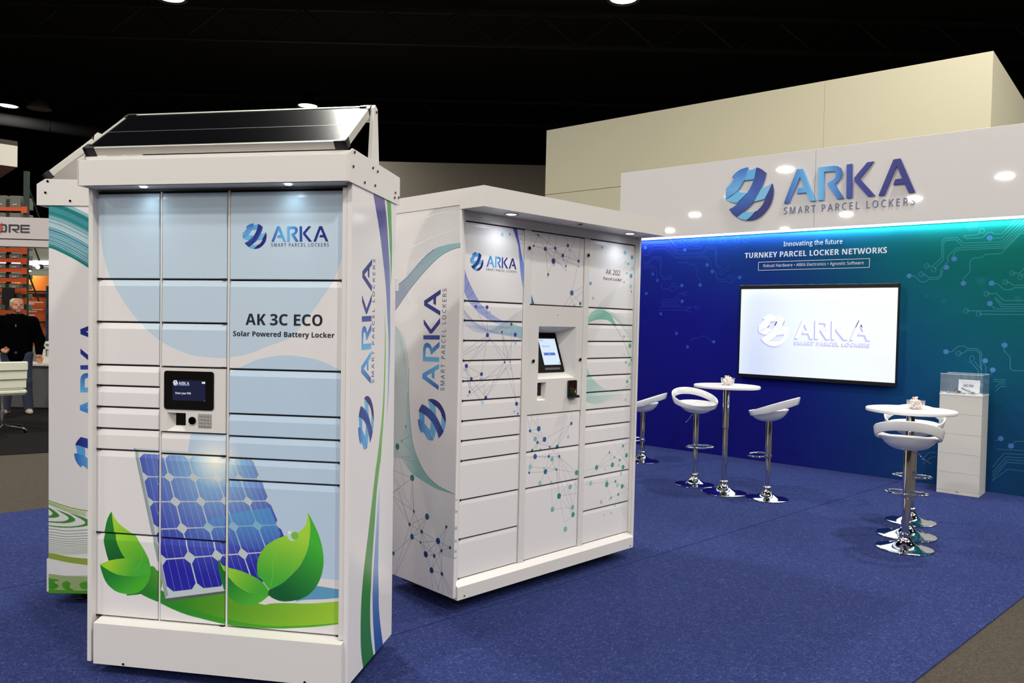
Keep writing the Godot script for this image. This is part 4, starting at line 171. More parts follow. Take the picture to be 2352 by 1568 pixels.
const PRINT_CIRCUIT_WALL := [
	["m","7fb8c477",6,[[4004,2620,4034,2624,4128,2626,4152,2646],[4013,2615,4035,2594,4179,2594,4223,2647,4261,2645,4278,2625,4344,2624,4476,2773],[4242,2585,4345,2584,4500,2757],[3671,2320,3728,2317,3810,2406,3805,2567,3830,2608,3948,2609,4002,2547,4346,2544,4530,2748],[3738,2281,3828,2382,3823,2561,3844,2584,3936,2585,3994,2520,4355,2519,4531,2718],[3501,2219,3557,2216,3615,2153,3670,2154,3696,2179,3786,2178,3816,2214,3819,2259,3836,2278],[3619,2233,3658,2230,3691,2197,3776,2198,3807,2234,3805,2279,3869,2356,3867,2420,3939,2499,4364,2497,4532,2685],[3927,2387,3919,2443,3948,2478,4373,2480,4533,2657],[4020,2131,4018,2180,4076,2252,4073,2359,4106,2392,4182,2394,4206,2422,4346,2426,4497,2608,4534,2624],[4273,2128,4319,2125,4386,2062,4447,2062,4466,2082,4552,2081],[4392,2138,4428,2135,4462,2103,4551,2105],[4231,2021,4318,2024,4382,1952,4556,1952],[4307,1989,4375,1914,4557,1915],[4308,1969,4367,1890,4558,1891],[4264,1922,4307,1869,4559,1868],[4053,1846,4559,1847],[4169,1813,4560,1813],[3882,1416,3935,1418,3998,1480,4054,1482,4076,1458,4166,1461,4205,1419,4211,1246],[4001,1403,4039,1408,4077,1439,4158,1442,4193,1409,4196,1303,4215,1246],[4405,1504,4402,1447,4457,1385,4461,1269,4489,1252,4579,1255],[4447,2228,4510,2224,4545,2269],[4517,2187,4547,2222]]],
	["m","7fb8c477",5,[[4192,2663,4191,2654,4186,2646,4179,2641,4171,2639,4163,2642,4155,2647,4150,2656,4148,2666,4150,2675,4154,2683,4161,2688,4169,2689,4178,2687,4185,2681,4190,2673,4192,2663]]],
	["m","7fb8c477",5,[[3695,2320,3694,2310,3689,2302,3681,2296,3672,2294,3663,2297,3655,2302,3650,2311,3648,2321,3649,2331,3654,2339,3662,2345,3671,2347,3680,2344,3688,2338,3693,2330,3695,2320]]],
	["m","7fb8c477",5,[[3761,2280,3760,2270,3755,2262,3748,2256,3739,2255,3730,2257,3722,2263,3716,2271,3714,2281,3716,2291,3721,2299,3728,2305,3737,2307,3746,2304,3754,2298,3759,2290,3761,2280]]],
	["m","7fb8c477",5,[[3643,2233,3642,2223,3637,2214,3629,2209,3620,2207,3611,2209,3603,2215,3598,2224,3596,2234,3597,2244,3602,2252,3610,2258,3619,2260,3628,2257,3636,2251,3641,2243,3643,2233]]],
	["m","7fb8c477",5,[[4413,2138,4412,2128,4407,2120,4401,2115,4393,2113,4385,2115,4378,2121,4373,2129,4371,2138,4372,2148,4376,2156,4383,2161,4391,2163,4399,2161,4406,2155,4411,2147,4413,2138]]],
	["m","7fb8c477",5,[[4253,2020,4252,2011,4247,2003,4240,1997,4232,1996,4224,1998,4217,2003,4212,2011,4210,2021,4211,2030,4215,2038,4222,2044,4230,2046,4239,2044,4246,2038,4251,2030,4253,2020]]],
	["m","7fb8c477",5,[[4076,1846,4074,1837,4070,1828,4063,1823,4054,1821,4046,1823,4038,1828,4033,1836,4031,1846,4033,1856,4037,1864,4044,1869,4053,1871,4061,1870,4069,1864,4074,1856,4076,1846]]],
	["m","7fb8c477",5,[[4191,1813,4190,1804,4185,1796,4178,1790,4170,1788,4162,1790,4154,1795,4149,1803,4147,1813,4149,1823,4153,1831,4160,1836,4169,1838,4177,1836,4184,1831,4189,1823,4191,1813]]],
	["m","7fb8c477",5,[[4023,1404,4022,1394,4017,1386,4010,1380,4001,1377,3993,1379,3985,1384,3980,1392,3978,1402,3979,1412,3984,1420,3991,1426,4000,1429,4008,1427,4016,1422,4021,1414,4023,1404]]],
	["m","7fb8c477",5,[[4468,2227,4467,2218,4462,2210,4456,2205,4448,2203,4440,2205,4433,2211,4428,2219,4426,2228,4427,2238,4432,2246,4438,2251,4446,2252,4454,2250,4461,2245,4466,2237,4468,2227]]],
	["m","7fb8c477",5,[[4538,2186,4537,2177,4532,2169,4526,2164,4518,2162,4510,2164,4503,2170,4498,2178,4496,2187,4498,2197,4502,2204,4509,2210,4516,2211,4524,2209,4531,2204,4536,2196,4538,2186]]],
	["m","7fb8c477",5,[[4144,1359,4143,1349,4139,1340,4132,1335,4123,1332,4115,1334,4107,1339,4102,1347,4100,1357,4102,1366,4106,1375,4113,1381,4122,1383,4130,1381,4137,1376,4142,1368,4144,1359]]],
	["c","4a7db4",[4242,2585,26,3927,2387,26,3858,2300,26,3501,2219,25,4020,2131,25,4273,2128,26,4264,1923,26,4405,1504,26,3882,1416,26]],
	["c","4f8ab028",[4177,2153,43,4502,1969,33,3468,1665,46,3847,1946,22,3679,2001,18,4082,2718,58]],
	["m","4a5ec077",6,[[191,2741,558,2729,716,2569,1066,2567,1119,2633,1240,2634,1264,2593,1264,2415,1337,2342,1375,2341],[193,2687,279,2721,540,2712,711,2553,1066,2545,1131,2609,1225,2610,1242,2589,1247,2416,1298,2353],[277,2597,341,2691,535,2682,694,2527,1112,2522,1191,2448,1199,2376],[197,2568,278,2564,349,2642,531,2642,683,2507,1096,2502,1141,2470,1137,2419],[568,2776,714,2653,784,2652,818,2669,877,2625,1030,2620,1057,2648,922,2656],[592,2775,703,2611,797,2607],[708,2453,848,2449,883,2422,952,2420,987,2372,990,2279,1049,2221,1050,2164],[1217,2325,1262,2293,1253,2253,1303,2196,1390,2195,1433,2179,1471,2180,1516,2237,1564,2241],[1212,2335,1255,2334,1280,2242,1314,2219,1373,2220,1420,2249],[200,2475,274,2473,334,2535,456,2534,481,2493,477,2311,537,2246],[200,2453,294,2450,347,2513,438,2510,455,2483,457,2312,526,2225,597,2245],[201,2426,350,2422,407,2367,416,2248],[202,2399,326,2396,358,2357,353,2314],[479,2183,506,2108,589,2107,630,2149],[614,2086,685,2080,730,2137,777,2147],[498,1969,689,1969,751,2044,815,2047],[487,1937,701,1937,758,2000],[488,1910,714,1911,771,1969],[501,1889,761,1890,795,1937],[453,1868,992,1870],[454,1830,879,1833],[949,1428,971,1470,1061,1478,1094,1503,1150,1501,1184,1466,1240,1432]]],
	["m","4a5ec088",5,[[912,2691,911,2681,905,2673,896,2668,886,2667,875,2669,866,2675,860,2684,857,2693,859,2703,865,2711,874,2716,884,2717,895,2714,904,2709,910,2700,912,2691]]],
	["m","4a5ec088",5,[[1429,2347,1427,2337,1422,2330,1414,2325,1404,2323,1394,2325,1386,2331,1380,2339,1378,2348,1379,2357,1385,2365,1393,2370,1403,2372,1412,2369,1421,2364,1427,2356,1429,2347]]],
	["m","4a5ec088",5,[[1359,2301,1357,2292,1352,2284,1343,2279,1333,2277,1323,2279,1315,2285,1309,2293,1307,2302,1308,2312,1314,2319,1322,2324,1332,2326,1342,2324,1350,2318,1356,2310,1359,2301]]],
	["m","4a5ec088",5,[[1480,2253,1478,2244,1473,2236,1465,2231,1455,2230,1445,2232,1437,2237,1431,2245,1429,2254,1430,2263,1436,2271,1444,2276,1454,2278,1464,2276,1472,2270,1478,2262,1480,2253]]],
	["m","4a5ec088",5,[[643,2260,641,2250,635,2242,626,2237,615,2235,604,2237,595,2243,588,2251,586,2261,588,2271,594,2279,603,2284,613,2286,624,2284,634,2278,640,2270,643,2260]]],
	["m","4a5ec088",5,[[860,2047,858,2037,852,2029,843,2024,833,2022,822,2024,813,2029,807,2038,804,2047,806,2057,812,2065,821,2070,831,2072,842,2070,851,2065,857,2056,860,2047]]],
	["m","4a5ec088",5,[[1040,1870,1038,1861,1032,1853,1024,1847,1013,1845,1003,1847,994,1852,988,1860,985,1870,987,1879,993,1888,1001,1893,1012,1895,1022,1893,1031,1888,1037,1880,1040,1870]]],
	["m","4a5ec088",5,[[924,1833,922,1824,916,1816,908,1810,897,1808,887,1810,877,1815,871,1823,869,1833,871,1842,876,1851,885,1856,896,1858,906,1856,915,1851,921,1843,924,1833]]],
	["m","4a5ec088",5,[[699,2159,697,2149,691,2141,682,2135,672,2134,661,2136,651,2141,645,2150,642,2159,644,2169,650,2177,659,2183,670,2184,681,2182,690,2177,697,2168,699,2159]]],
	["m","4f90e055",4,[[1218,2722,1216,2709,1208,2699,1197,2693,1184,2691,1170,2694,1158,2702,1150,2713,1147,2725,1150,2738,1157,2748,1168,2754,1182,2756,1195,2753,1207,2745,1215,2734,1218,2722]]],
	["m","4f90e055",4,[[1376,2709,1373,2697,1366,2686,1355,2680,1342,2678,1329,2681,1317,2689,1310,2700,1306,2712,1309,2724,1316,2735,1327,2741,1340,2743,1353,2740,1365,2732,1373,2721,1376,2709]]],
	["m","4f90e055",4,[[1561,2704,1559,2692,1552,2682,1542,2676,1529,2674,1516,2677,1505,2685,1497,2695,1494,2708,1496,2720,1503,2730,1514,2736,1527,2738,1540,2735,1551,2727,1559,2717,1561,2704]]],
	["m","4f90e055",4,[[1676,2694,1674,2682,1667,2672,1657,2665,1644,2664,1631,2667,1620,2674,1613,2685,1610,2697,1612,2709,1619,2719,1629,2725,1642,2727,1655,2724,1666,2716,1673,2706,1676,2694]]],
	["m","4f90e055",4,[[1001,2722,999,2710,991,2700,980,2693,966,2691,952,2694,940,2702,932,2713,928,2726,931,2739,938,2749,950,2756,964,2757,978,2754,990,2746,998,2735,1001,2722]]],
	["m","4f90e055",4,[[813,2727,810,2714,802,2704,791,2697,776,2695,762,2698,750,2706,741,2717,738,2730,741,2743,748,2754,760,2760,774,2762,789,2759,801,2751,809,2740,813,2727]]],
	["c","2f58b8",[227,2666,22,816,2612,23,1137,2409,25,1210,2323,24,1579,2241,23,1046,2154,23,789,2152,23,800,1946,22,1259,1433,20]],
	["c","2c48b0",[351,2309,22,423,2225,21,261,2051,22,490,1779,21,729,1526,21,894,1355,21]],
	["m","7fb8c466",6,[[4354,534,4402,554],[4369,451,4604,463],[4338,263,4436,414,4606,425],[4340,207,4455,384,4607,390],[4341,172,4462,357,4608,362],[4343,136,4463,329,4609,335],[4343,122,4471,260,4611,259],[4493,494,4527,547,4601,556],[3685,248,3756,339,3829,348],[3700,206,3778,290,3830,304]]],
	["c","4a78b8",[4404,561,25,4493,497,26]],
	["m","7fb8c477",6,[[4147,1325,4209,1251,4217,990],[4083,1322,4114,1319,4184,1235,4192,988],[4224,1314,4252,1277,4252,1200],[4311,1247,4302,1218,4302,1198],[4320,1154,4427,1155],[4321,1135,4427,1134],[4339,1076,4375,1114,4428,1113],[4341,1035,4388,1089,4429,1087]]],
	["c","5080bc",[4311,1249,25,4242,1339,25]],
]
const LOGO_WORD := [[0,0,100,271,149,269,260,-1,214,-1,184,72,105,72,120,115,165,114,127,205,45,-2],[279,-1,274,267,399,267,428,260,450,244,462,216,463,189,452,158,434,136,409,119,481,1,429,-1,349,124,351,136,384,148,407,163,414,184,415,203,410,216,398,223,321,225,325,0],[496,265,538,267,545,-1,502,-1],[650,265,701,267,599,142,717,0,663,-1,561,124,557,155],[741,-1,840,265,889,267,1000,0,956,-1,924,72,844,73,858,112,907,114,865,214,785,-2]]
const LOGO_GLOBE := [[131,839,144,853,163,874,183,893,202,907,221,921,244,934,269,947,298,961,331,972,375,981,423,989,457,994,457,978,457,954,455,928,449,902,440,873,431,845,423,815,413,786,404,762,395,751,386,745,374,734,357,709,337,677,316,645,290,611,263,577,243,553,15,426,11,445,6,473,3,506,5,549,9,598,13,632,26,643,45,658,65,675,85,693,106,712,126,733,144,756,161,780,173,799,179,811,180,818,181,822],[456,932,469,933,487,933,507,935,525,936,545,938,567,942,595,950,624,961,645,969,639,940,630,898,621,857,613,820,605,784,599,759,572,757,533,754,496,752,461,752,427,752,404,753,411,777,421,811,431,845,441,878,450,910],[18,422,51,436,99,457,144,479,183,504,219,530,244,548,270,544,307,538,346,531,387,524,430,517,460,512,442,495,416,471,384,444,340,409,290,370,255,343,226,348,185,355,148,364,117,375,89,387,66,398,45,408,29,416],[652,970,674,961,706,948,739,930,775,904,812,873,839,851,833,824,825,784,813,739,795,686,772,628,751,576,733,535,715,500,695,465,670,426,643,385,613,348,582,315,548,285,513,255,475,224,434,193,394,162,348,127,301,93,269,68,241,88,201,117,164,146,134,178,107,211,89,234,115,243,151,255,186,271,215,289,243,310,273,335,310,364,349,397,384,428,412,455,437,479,460,508,486,542,512,580,535,618,553,651,568,684,583,722,600,771,616,824,630,872,640,912,647,947],[753,566,778,573,814,585,852,598,893,614,937,632,968,644,957,619,942,582,921,538,891,481,855,418,830,373,805,368,770,361,733,354,691,348,646,342,615,339,637,372,667,420,695,465,718,504,739,540],[972,640,980,608,991,562,999,516,999,475,995,435,989,395,980,357,969,320,955,283,937,248,916,214,891,181,861,148,828,117,793,88,758,64,721,43,684,26,648,14,610,7,573,2,532,1,490,4,460,5,485,20,520,41,554,66,585,95,615,128,641,153,661,161,677,162,696,172,725,197,758,230,787,265,811,305,832,347,847,376,840,374,833,374,834,385,849,412,872,451,897,494,924,546,952,601],[394,153,425,151,471,150,516,150,563,151,611,153,644,155,623,133,594,102,562,73,526,47,487,22,460,5,435,10,399,18,363,27,328,41,293,57,269,68]]


# ------------------------------------------------------------------ helpers: raster canvas for flat print
class Canvas:
	var w: int
	var h: int
	var s: float
	var u0: float
	var v1: float
	var px: PackedByteArray
	var acc: PackedFloat32Array
	var bx0: int
	var by0: int
	var bw: int
	var bh: int

	func _init(u_from: float, u_to: float, v_from: float, v_to: float, scale: float, ground: Color):
		s = scale
		u0 = u_from
		v1 = v_to
		w = int((u_to - u_from) * s)
		h = int((v_to - v_from) * s)
		var im := Image.create_empty(w, h, false, Image.FORMAT_RGB8)
		im.fill(ground)
		px = im.get_data()

	func set_ground(small: Image) -> void:
		var im: Image = small.duplicate()
		im.resize(w, h, Image.INTERPOLATE_CUBIC)
		im.convert(Image.FORMAT_RGB8)
		px = im.get_data()

	func p(u_mm: float, v_mm: float) -> Vector2:
		return Vector2((u_mm * 0.001 - u0) * s, (v1 - v_mm * 0.001) * s)

	func pts(flat: Array) -> PackedVector2Array:
		var o := PackedVector2Array()
		for i in range(0, flat.size() - 1, 2):
			o.append(p(flat[i], flat[i + 1]))
		return o

	func open(polys: Array) -> bool:
		var lo := Vector2(1e9, 1e9)
		var hi := Vector2(-1e9, -1e9)
		for q in polys:
			for v in q:
				lo = lo.min(v)
				hi = hi.max(v)
		bx0 = clampi(int(floor(lo.x)), 0, w)
		by0 = clampi(int(floor(lo.y)), 0, h)
		bw = clampi(int(ceil(hi.x)) + 1, 0, w) - bx0
		bh = clampi(int(ceil(hi.y)) + 1, 0, h) - by0
		if bw <= 0 or bh <= 0:
			return false
		acc = PackedFloat32Array()
		acc.resize((bw + 2) * bh)
		for q in polys:
			var n: int = q.size()
			for i in n:
				edge(q[i] - Vector2(bx0, by0), q[(i + 1) % n] - Vector2(bx0, by0))
		return true

	func edge(a: Vector2, b: Vector2) -> void:
		if a.y == b.y:
			return
		var dir := 1.0
		if a.y > b.y:
			var t := a
			a = b
			b = t
			dir = -1.0
		if b.y <= 0.0 or a.y >= bh:
			return
		var k := (b.x - a.x) / (b.y - a.y)
		var x := a.x
		if a.y < 0.0:
			x -= a.y * k
		var row := bw + 2
		for y in range(maxi(0, int(floor(a.y))), mini(bh, int(ceil(b.y)))):
			var dy: float = minf(y + 1.0, b.y) - maxf(y, a.y)
			var xn := x + k * dy
			var d := dy * dir
			var xa := clampf(minf(x, xn), 0.0, bw)
			var xb := clampf(maxf(x, xn), 0.0, bw)
			var ia := int(xa)
			var at := y * row + ia
			var ib := int(ceil(xb))
			if ib <= ia + 1:
				var m := 0.5 * (xa + xb) - ia
				acc[at] += d - d * m
				acc[at + 1] += d * m
			else:
				var inv := 1.0 / (xb - xa)
				var fa := xa - ia
				var a0 := 0.5 * inv * (1.0 - fa) * (1.0 - fa)
				var fb := xb - ib + 1.0
				var am := 0.5 * inv * fb * fb
				acc[at] += d * a0
				if ib == ia + 2:
					acc[at + 1] += d * (1.0 - a0 - am)
				else:
					var a1 := inv * (1.5 - fa)
					acc[at + 1] += d * (a1 - a0)
					for j in range(2, ib - ia - 1):
						acc[at + j] += d * inv
					acc[at + ib - ia - 1] += d * (1.0 - (a1 + (ib - ia - 3) * inv) - am)
				acc[at + ib - ia] += d * am
			x = xn

	func blend(ca: Color, cb: Color, mode: int, g0: Vector2, g1: Vector2) -> void:
		var row := bw + 2
		var same := ca == cb
		var axis := g1 - g0
		var inv := 1.0 / maxf(axis.length_squared(), 1e-6)
		var rad := 1.0 / maxf(axis.length(), 1e-6)
		for y in bh:
			var sum := 0.0
			var at := y * row
			var to := ((by0 + y) * w + bx0) * 3
			for x in bw:
				sum += acc[at + x]
				var c := absf(sum)
				if c > 0.004:
					if c > 1.0:
						c = 1.0
					var col := ca
					if not same:
						var q := Vector2(bx0 + x, by0 + y) - g0
						var t := clampf(q.dot(axis) * inv, 0.0, 1.0) if mode == 0 else clampf(q.length() * rad, 0.0, 1.0)
						col = ca.lerp(cb, t)
					c *= col.a
					var k := to + x * 3
					px[k] = int(px[k] + (col.r * 255.0 - px[k]) * c)
					px[k + 1] = int(px[k + 1] + (col.g * 255.0 - px[k + 1]) * c)
					px[k + 2] = int(px[k + 2] + (col.b * 255.0 - px[k + 2]) * c)

	func oriented(q: PackedVector2Array) -> PackedVector2Array:
		if Geometry2D.is_polygon_clockwise(q):
			var r := q.duplicate()
			r.reverse()
			return r
		return q

	func strip(a: Vector2, b: Vector2, wd: float) -> PackedVector2Array:
		var t := (b - a).normalized()
		var n := Vector2(-t.y, t.x) * wd * 0.5
		return oriented(PackedVector2Array([a + n, b + n, b - n, a - n]))

	func draw(list: Array) -> void:
		for e in list:
			var kind: String = e[0]
			match kind:
				"p", "r":
					if open([pts(e[7])]):
						blend(Color(e[1]), Color(e[2]), 0 if kind == "p" else 1, p(e[3], e[4]), p(e[5], e[6]))
				"R":
					var polys := []
					for c in e[7]:
						polys.append(oriented(pts(c)))
					if open(polys):
						blend(Color(e[1]), Color(e[2]), 1, p(e[3], e[4]), p(e[5], e[6]))
				"s", "m":
					var lines: Array = [e[3]] if kind == "s" else e[3]
					var segs := []
					for l in lines:
						var q := pts(l)
						for i in q.size() - 1:
							segs.append(strip(q[i], q[i + 1], e[2] * 0.001 * s))
					if open(segs):
						blend(Color(e[1]), Color(e[1]), 0, Vector2.ZERO, Vector2.ONE)
				"l":
					var segs := []
					for i in range(0, e[3].size(), 4):
						segs.append(strip(p(e[3][i], e[3][i + 1]), p(e[3][i + 2], e[3][i + 3]), e[2] * 0.001 * s))
					if open(segs):
						blend(Color(e[1]), Color(e[1]), 0, Vector2.ZERO, Vector2.ONE)
				"c":
					for i in range(0, e[2].size(), 3):
						var o := p(e[2][i], e[2][i + 1])
						var q := PackedVector2Array()
						for j in 28:
							q.append(o + Vector2.from_angle(TAU * j / 28.0) * e[2][i + 2] * 0.001 * s)
						if open([oriented(q)]):
							blend(Color(e[1]), Color(e[1]), 0, Vector2.ZERO, Vector2.ONE)

	func fill(polys: Array, c: Color) -> void:   # polygons in metres
		var o := []
		for q in polys:
			var r := PackedVector2Array()
			for v in q:
				r.append(p(v.x * 1000.0, v.y * 1000.0))
			o.append(oriented(r))
		if open(o):
			blend(c, c, 0, Vector2.ZERO, Vector2.ONE)

	func texture() -> ImageTexture:
		return ImageTexture.create_from_image(Image.create_from_data(w, h, false, Image.FORMAT_RGB8, px))

# ------------------------------------------------------------------ helpers: mesh builder
class MB:
	var v := PackedVector3Array()
	var n := PackedVector3Array()
	var t := PackedVector2Array()
	var c := PackedColorArray()
	var ix := PackedInt32Array()
	var uvf = null
	var col := Color.WHITE

	func vert(p: Vector3, nn: Vector3) -> int:
		v.append(p)
		n.append(nn)
		t.append(uvf.call(p) if uvf != null else Vector2(p.x, p.y))
		c.append(col)
		return v.size() - 1

	func tri(a: Vector3, b: Vector3, d: Vector3) -> void:   # seen counter-clockwise from outside
		var nn := (b - a).cross(d - a).normalized()
		var i := vert(a, nn)
		vert(b, nn)
		vert(d, nn)
		ix.append_array([i, i + 2, i + 1])

	func quad(a: Vector3, b: Vector3, d: Vector3, e: Vector3) -> void:
		var nn := (d - a).cross(e - b).normalized()
		var i := vert(a, nn)
		vert(b, nn)
		vert(d, nn)
		vert(e, nn)
		ix.append_array([i, i + 2, i + 1, i, i + 3, i + 2])

	func box(lo: Vector3, hi: Vector3, b := 0.0) -> MB:
		if b <= 0.0:
			var q := [Vector3(lo.x, lo.y, lo.z), Vector3(hi.x, lo.y, lo.z), Vector3(hi.x, hi.y, lo.z), Vector3(lo.x, hi.y, lo.z), Vector3(lo.x, lo.y, hi.z), Vector3(hi.x, lo.y, hi.z), Vector3(hi.x, hi.y, hi.z), Vector3(lo.x, hi.y, hi.z)]
			for f in [[4, 5, 6, 7], [1, 0, 3, 2], [5, 1, 2, 6], [0, 4, 7, 3], [7, 6, 2, 3], [0, 1, 5, 4]]:
				quad(q[f[0]], q[f[1]], q[f[2]], q[f[3]])
			return self
		var o := (lo + hi) * 0.5
		var e := (hi - lo) * 0.5
		b = minf(b, minf(e.x, minf(e.y, e.z)) * 0.9)
		for ax in 3:
			var a1 := (ax + 1) % 3
			var a2 := (ax + 2) % 3
			for sg in [-1.0, 1.0]:
				var f := []
				for m in [[-1, -1], [1, -1], [1, 1], [-1, 1]]:
					var p := Vector3.ZERO
					p[ax] = sg * e[ax]
					p[a1] = m[0] * (e[a1] - b)
					p[a2] = m[1] * (e[a2] - b)
					f.append(o + p)
				if sg < 0:
					f.reverse()
				quad(f[0], f[1], f[2], f[3])
			for s1 in [-1.0, 1.0]:          # edges along axis ax
				for s2 in [-1.0, 1.0]:
					var g := []
					for m in [[-1, 0], [1, 0], [1, 1], [-1, 1]]:
						var p := Vector3.ZERO
						p[ax] = m[0] * (e[ax] - b)
						p[a1] = s1 * (e[a1] - (b if m[1] == 1 else 0.0))
						p[a2] = s2 * (e[a2] - (0.0 if m[1] == 1 else b))
						g.append(o + p)
					var out := Vector3.ZERO
					out[a1] = s1
					out[a2] = s2
					if (g[1] - g[0]).cross(g[3] - g[0]).dot(out) < 0:
						g.reverse()
					quad(g[0], g[1], g[2], g[3])
		for sx in [-1.0, 1.0]:
			for sy in [-1.0, 1.0]:
				for sz in [-1.0, 1.0]:
					var sg := Vector3(sx, sy, sz)
					var a := o + sg * Vector3(e.x, e.y - b, e.z - b)
					var d := o + sg * Vector3(e.x - b, e.y, e.z - b)
					var f := o + sg * Vector3(e.x - b, e.y - b, e.z)
					if (d - a).cross(f - a).dot(sg) < 0:
						tri(a, f, d)
					else:
						tri(a, d, f)
		return self

	func lathe(profile: Array, seg := 32, at := Vector3.ZERO, squash := Vector2.ONE) -> MB:   # profile of Vector2(radius, height), from below to above on the outside
		var rows := profile.size()
		var base := v.size()
		for i in rows:
			var pa: Vector2 = profile[maxi(i - 1, 0)]
			var pb: Vector2 = profile[mini(i + 1, rows - 1)]
			var d := (pb - pa).normalized()
			var nr := Vector2(d.y, -d.x)
			for j in seg + 1:
				var a := TAU * j / seg
				vert(at + Vector3(cos(a) * profile[i].x * squash.x, profile[i].y, sin(a) * profile[i].x * squash.y), Vector3(cos(a) * nr.x, nr.y, sin(a) * nr.x).normalized())
		for i in rows - 1:
			for j in seg:
				var q := base + i * (seg + 1) + j
				ix.append_array([q, q + 1, q + seg + 1, q + 1, q + seg + 2, q + seg + 1])
		return self

	func tube(path: Array, r: float, seg := 10, closed := false, caps := true) -> MB:
		var base := v.size()
		var m := path.size()
		var up := Vector3.UP
		for i in m:
			var pa: Vector3 = path[(i - 1 + m) % m] if closed else path[maxi(i - 1, 0)]
			var pb: Vector3 = path[(i + 1) % m] if closed else path[mini(i + 1, m - 1)]
			var d := (pb - pa).normalized()
			if absf(d.dot(up)) > 0.95:
				up = Vector3.RIGHT if absf(d.x) < 0.8 else Vector3.BACK
			var x := up.cross(d).normalized()
			var y := d.cross(x).normalized()
			up = y
			for j in seg + 1:
				var a := TAU * j / seg
				var nn := x * cos(a) + y * sin(a)
				vert(path[i] + nn * r, nn)
		var rows := m if closed else m - 1
		for i in rows:
			for j in seg:
				var q := base + i * (seg + 1) + j
				var q2 := base + ((i + 1) % m) * (seg + 1) + j
				ix.append_array([q, q2, q + 1, q + 1, q2, q2 + 1])
		if caps and not closed:
			for s in [0, m - 1]:
				var f := base + int(s) * (seg + 1)
				var nn: Vector3 = (path[0] - path[1]).normalized() if s == 0 else (path[m - 1] - path[m - 2]).normalized()
				var ce := vert(path[s], nn)
				for j in seg:
					var a := vert(v[f + j], nn)
					var b := vert(v[f + j + 1], nn)
					ix.append_array([ce, a, b] if s != 0 else [ce, b, a])
		return self

	func prism(poly: PackedVector2Array, z0: float, z1: float, colf = null, xf := Transform3D.IDENTITY) -> MB:
		var q := poly
		if Geometry2D.is_polygon_clockwise(q):
			q = poly.duplicate()
			q.reverse()
		var tr := Geometry2D.triangulate_polygon(q)
		for i in range(0, tr.size(), 3):
			for side in 2:
				var z := z1 if side else z0
				var f := []
				for k in 3:
					var p: Vector2 = q[tr[i + k]]
					if colf != null:
						col = colf.call(p)
					f.append(vert(xf * Vector3(p.x, p.y, z), xf.basis * Vector3(0, 0, 1 if side else -1)))
				var a: Vector2 = q[tr[i]]
				var ccw := (q[tr[i + 1]] - a).cross(q[tr[i + 2]] - a) > 0
				if ccw == (side == 1):
					ix.append_array([f[0], f[2], f[1]])
				else:
					ix.append_array([f[0], f[1], f[2]])
		for i in q.size():
			var a: Vector2 = q[i]
			var b: Vector2 = q[(i + 1) % q.size()]
			if colf != null:
				col = colf.call(a)
			quad(xf * Vector3(a.x, a.y, z0), xf * Vector3(b.x, b.y, z0), xf * Vector3(b.x, b.y, z1), xf * Vector3(a.x, a.y, z1))
		return self

	func extrude_x(profile: Array, x0: float, x1: float) -> MB:   # closed profile of Vector2(z, y), counter-clockwise seen from +x
		var m := profile.size()
		for i in m:
			var a: Vector2 = profile[i]
			var b: Vector2 = profile[(i + 1) % m]
			var p := [Vector3(x1, a.y, a.x), Vector3(x0, a.y, a.x), Vector3(x0, b.y, b.x), Vector3(x1, b.y, b.x)]
			var mid: Vector2 = (a + b) * 0.5
			quad(p[3], p[2], p[1], p[0])
		var poly := PackedVector2Array(profile)
		var tr := Geometry2D.triangulate_polygon(poly)
		for i in range(0, tr.size(), 3):
			var f := [poly[tr[i]], poly[tr[i + 1]], poly[tr[i + 2]]]
			tri(Vector3(x1, f[0].y, f[0].x), Vector3(x1, f[1].y, f[1].x), Vector3(x1, f[2].y, f[2].x))
			tri(Vector3(x0, f[2].y, f[2].x), Vector3(x0, f[1].y, f[1].x), Vector3(x0, f[0].y, f[0].x))
		return self

	func mesh() -> ArrayMesh:
		var a := []
		a.resize(Mesh.ARRAY_MAX)
		a[Mesh.ARRAY_VERTEX] = v
		a[Mesh.ARRAY_NORMAL] = n
		a[Mesh.ARRAY_TEX_UV] = t
		a[Mesh.ARRAY_COLOR] = c
		a[Mesh.ARRAY_INDEX] = ix
		var m := ArrayMesh.new()
		m.add_surface_from_arrays(Mesh.PRIMITIVE_TRIANGLES, a)
		return m

# ------------------------------------------------------------------ helpers: nodes
var M := {}
var used := {}

func numbered(called: String) -> String:
	var k: int = used.get(called, 0)
	used[called] = k + 1
	return called if k == 0 else "%s_%03d" % [called, k]

func thing(called: String, label: String, category: String, at := Transform3D.IDENTITY, group := "") -> Node3D:
	var o := Node3D.new()
	o.name = numbered(called)
	add_child(o)
	o.transform = at
	tag(o, label, category, group)
	return o

func tag(o: Node, label: String, category: String, group := "") -> void:
	o.set_meta("label", label)
	o.set_meta("category", category)
	if group:
		o.set_meta("group", group)

func part(called: String, mb, m: Material, parent: Node = null, at := Transform3D.IDENTITY) -> MeshInstance3D:
	var o := MeshInstance3D.new()
	o.mesh = mb.mesh() if mb is MB else mb
	o.material_override = m
	o.cast_shadow = GeometryInstance3D.SHADOW_CASTING_SETTING_ON
	if parent == null:
		o.name = numbered(called)
		add_child(o)
	else:
		o.name = called
		parent.add_child(o, true)
	o.transform = at
	return o

func struct(called: String, mb, m: Material, at := Transform3D.IDENTITY) -> MeshInstance3D:
	var o := part(called, mb, m, null, at)
	o.set_meta("kind", "structure")
	return o

func mat(color: Color, rough := 0.6, metal := 0.0) -> StandardMaterial3D:
	var m := StandardMaterial3D.new()
	m.albedo_color = color
	m.roughness = rough
	m.metallic = metal
	return m

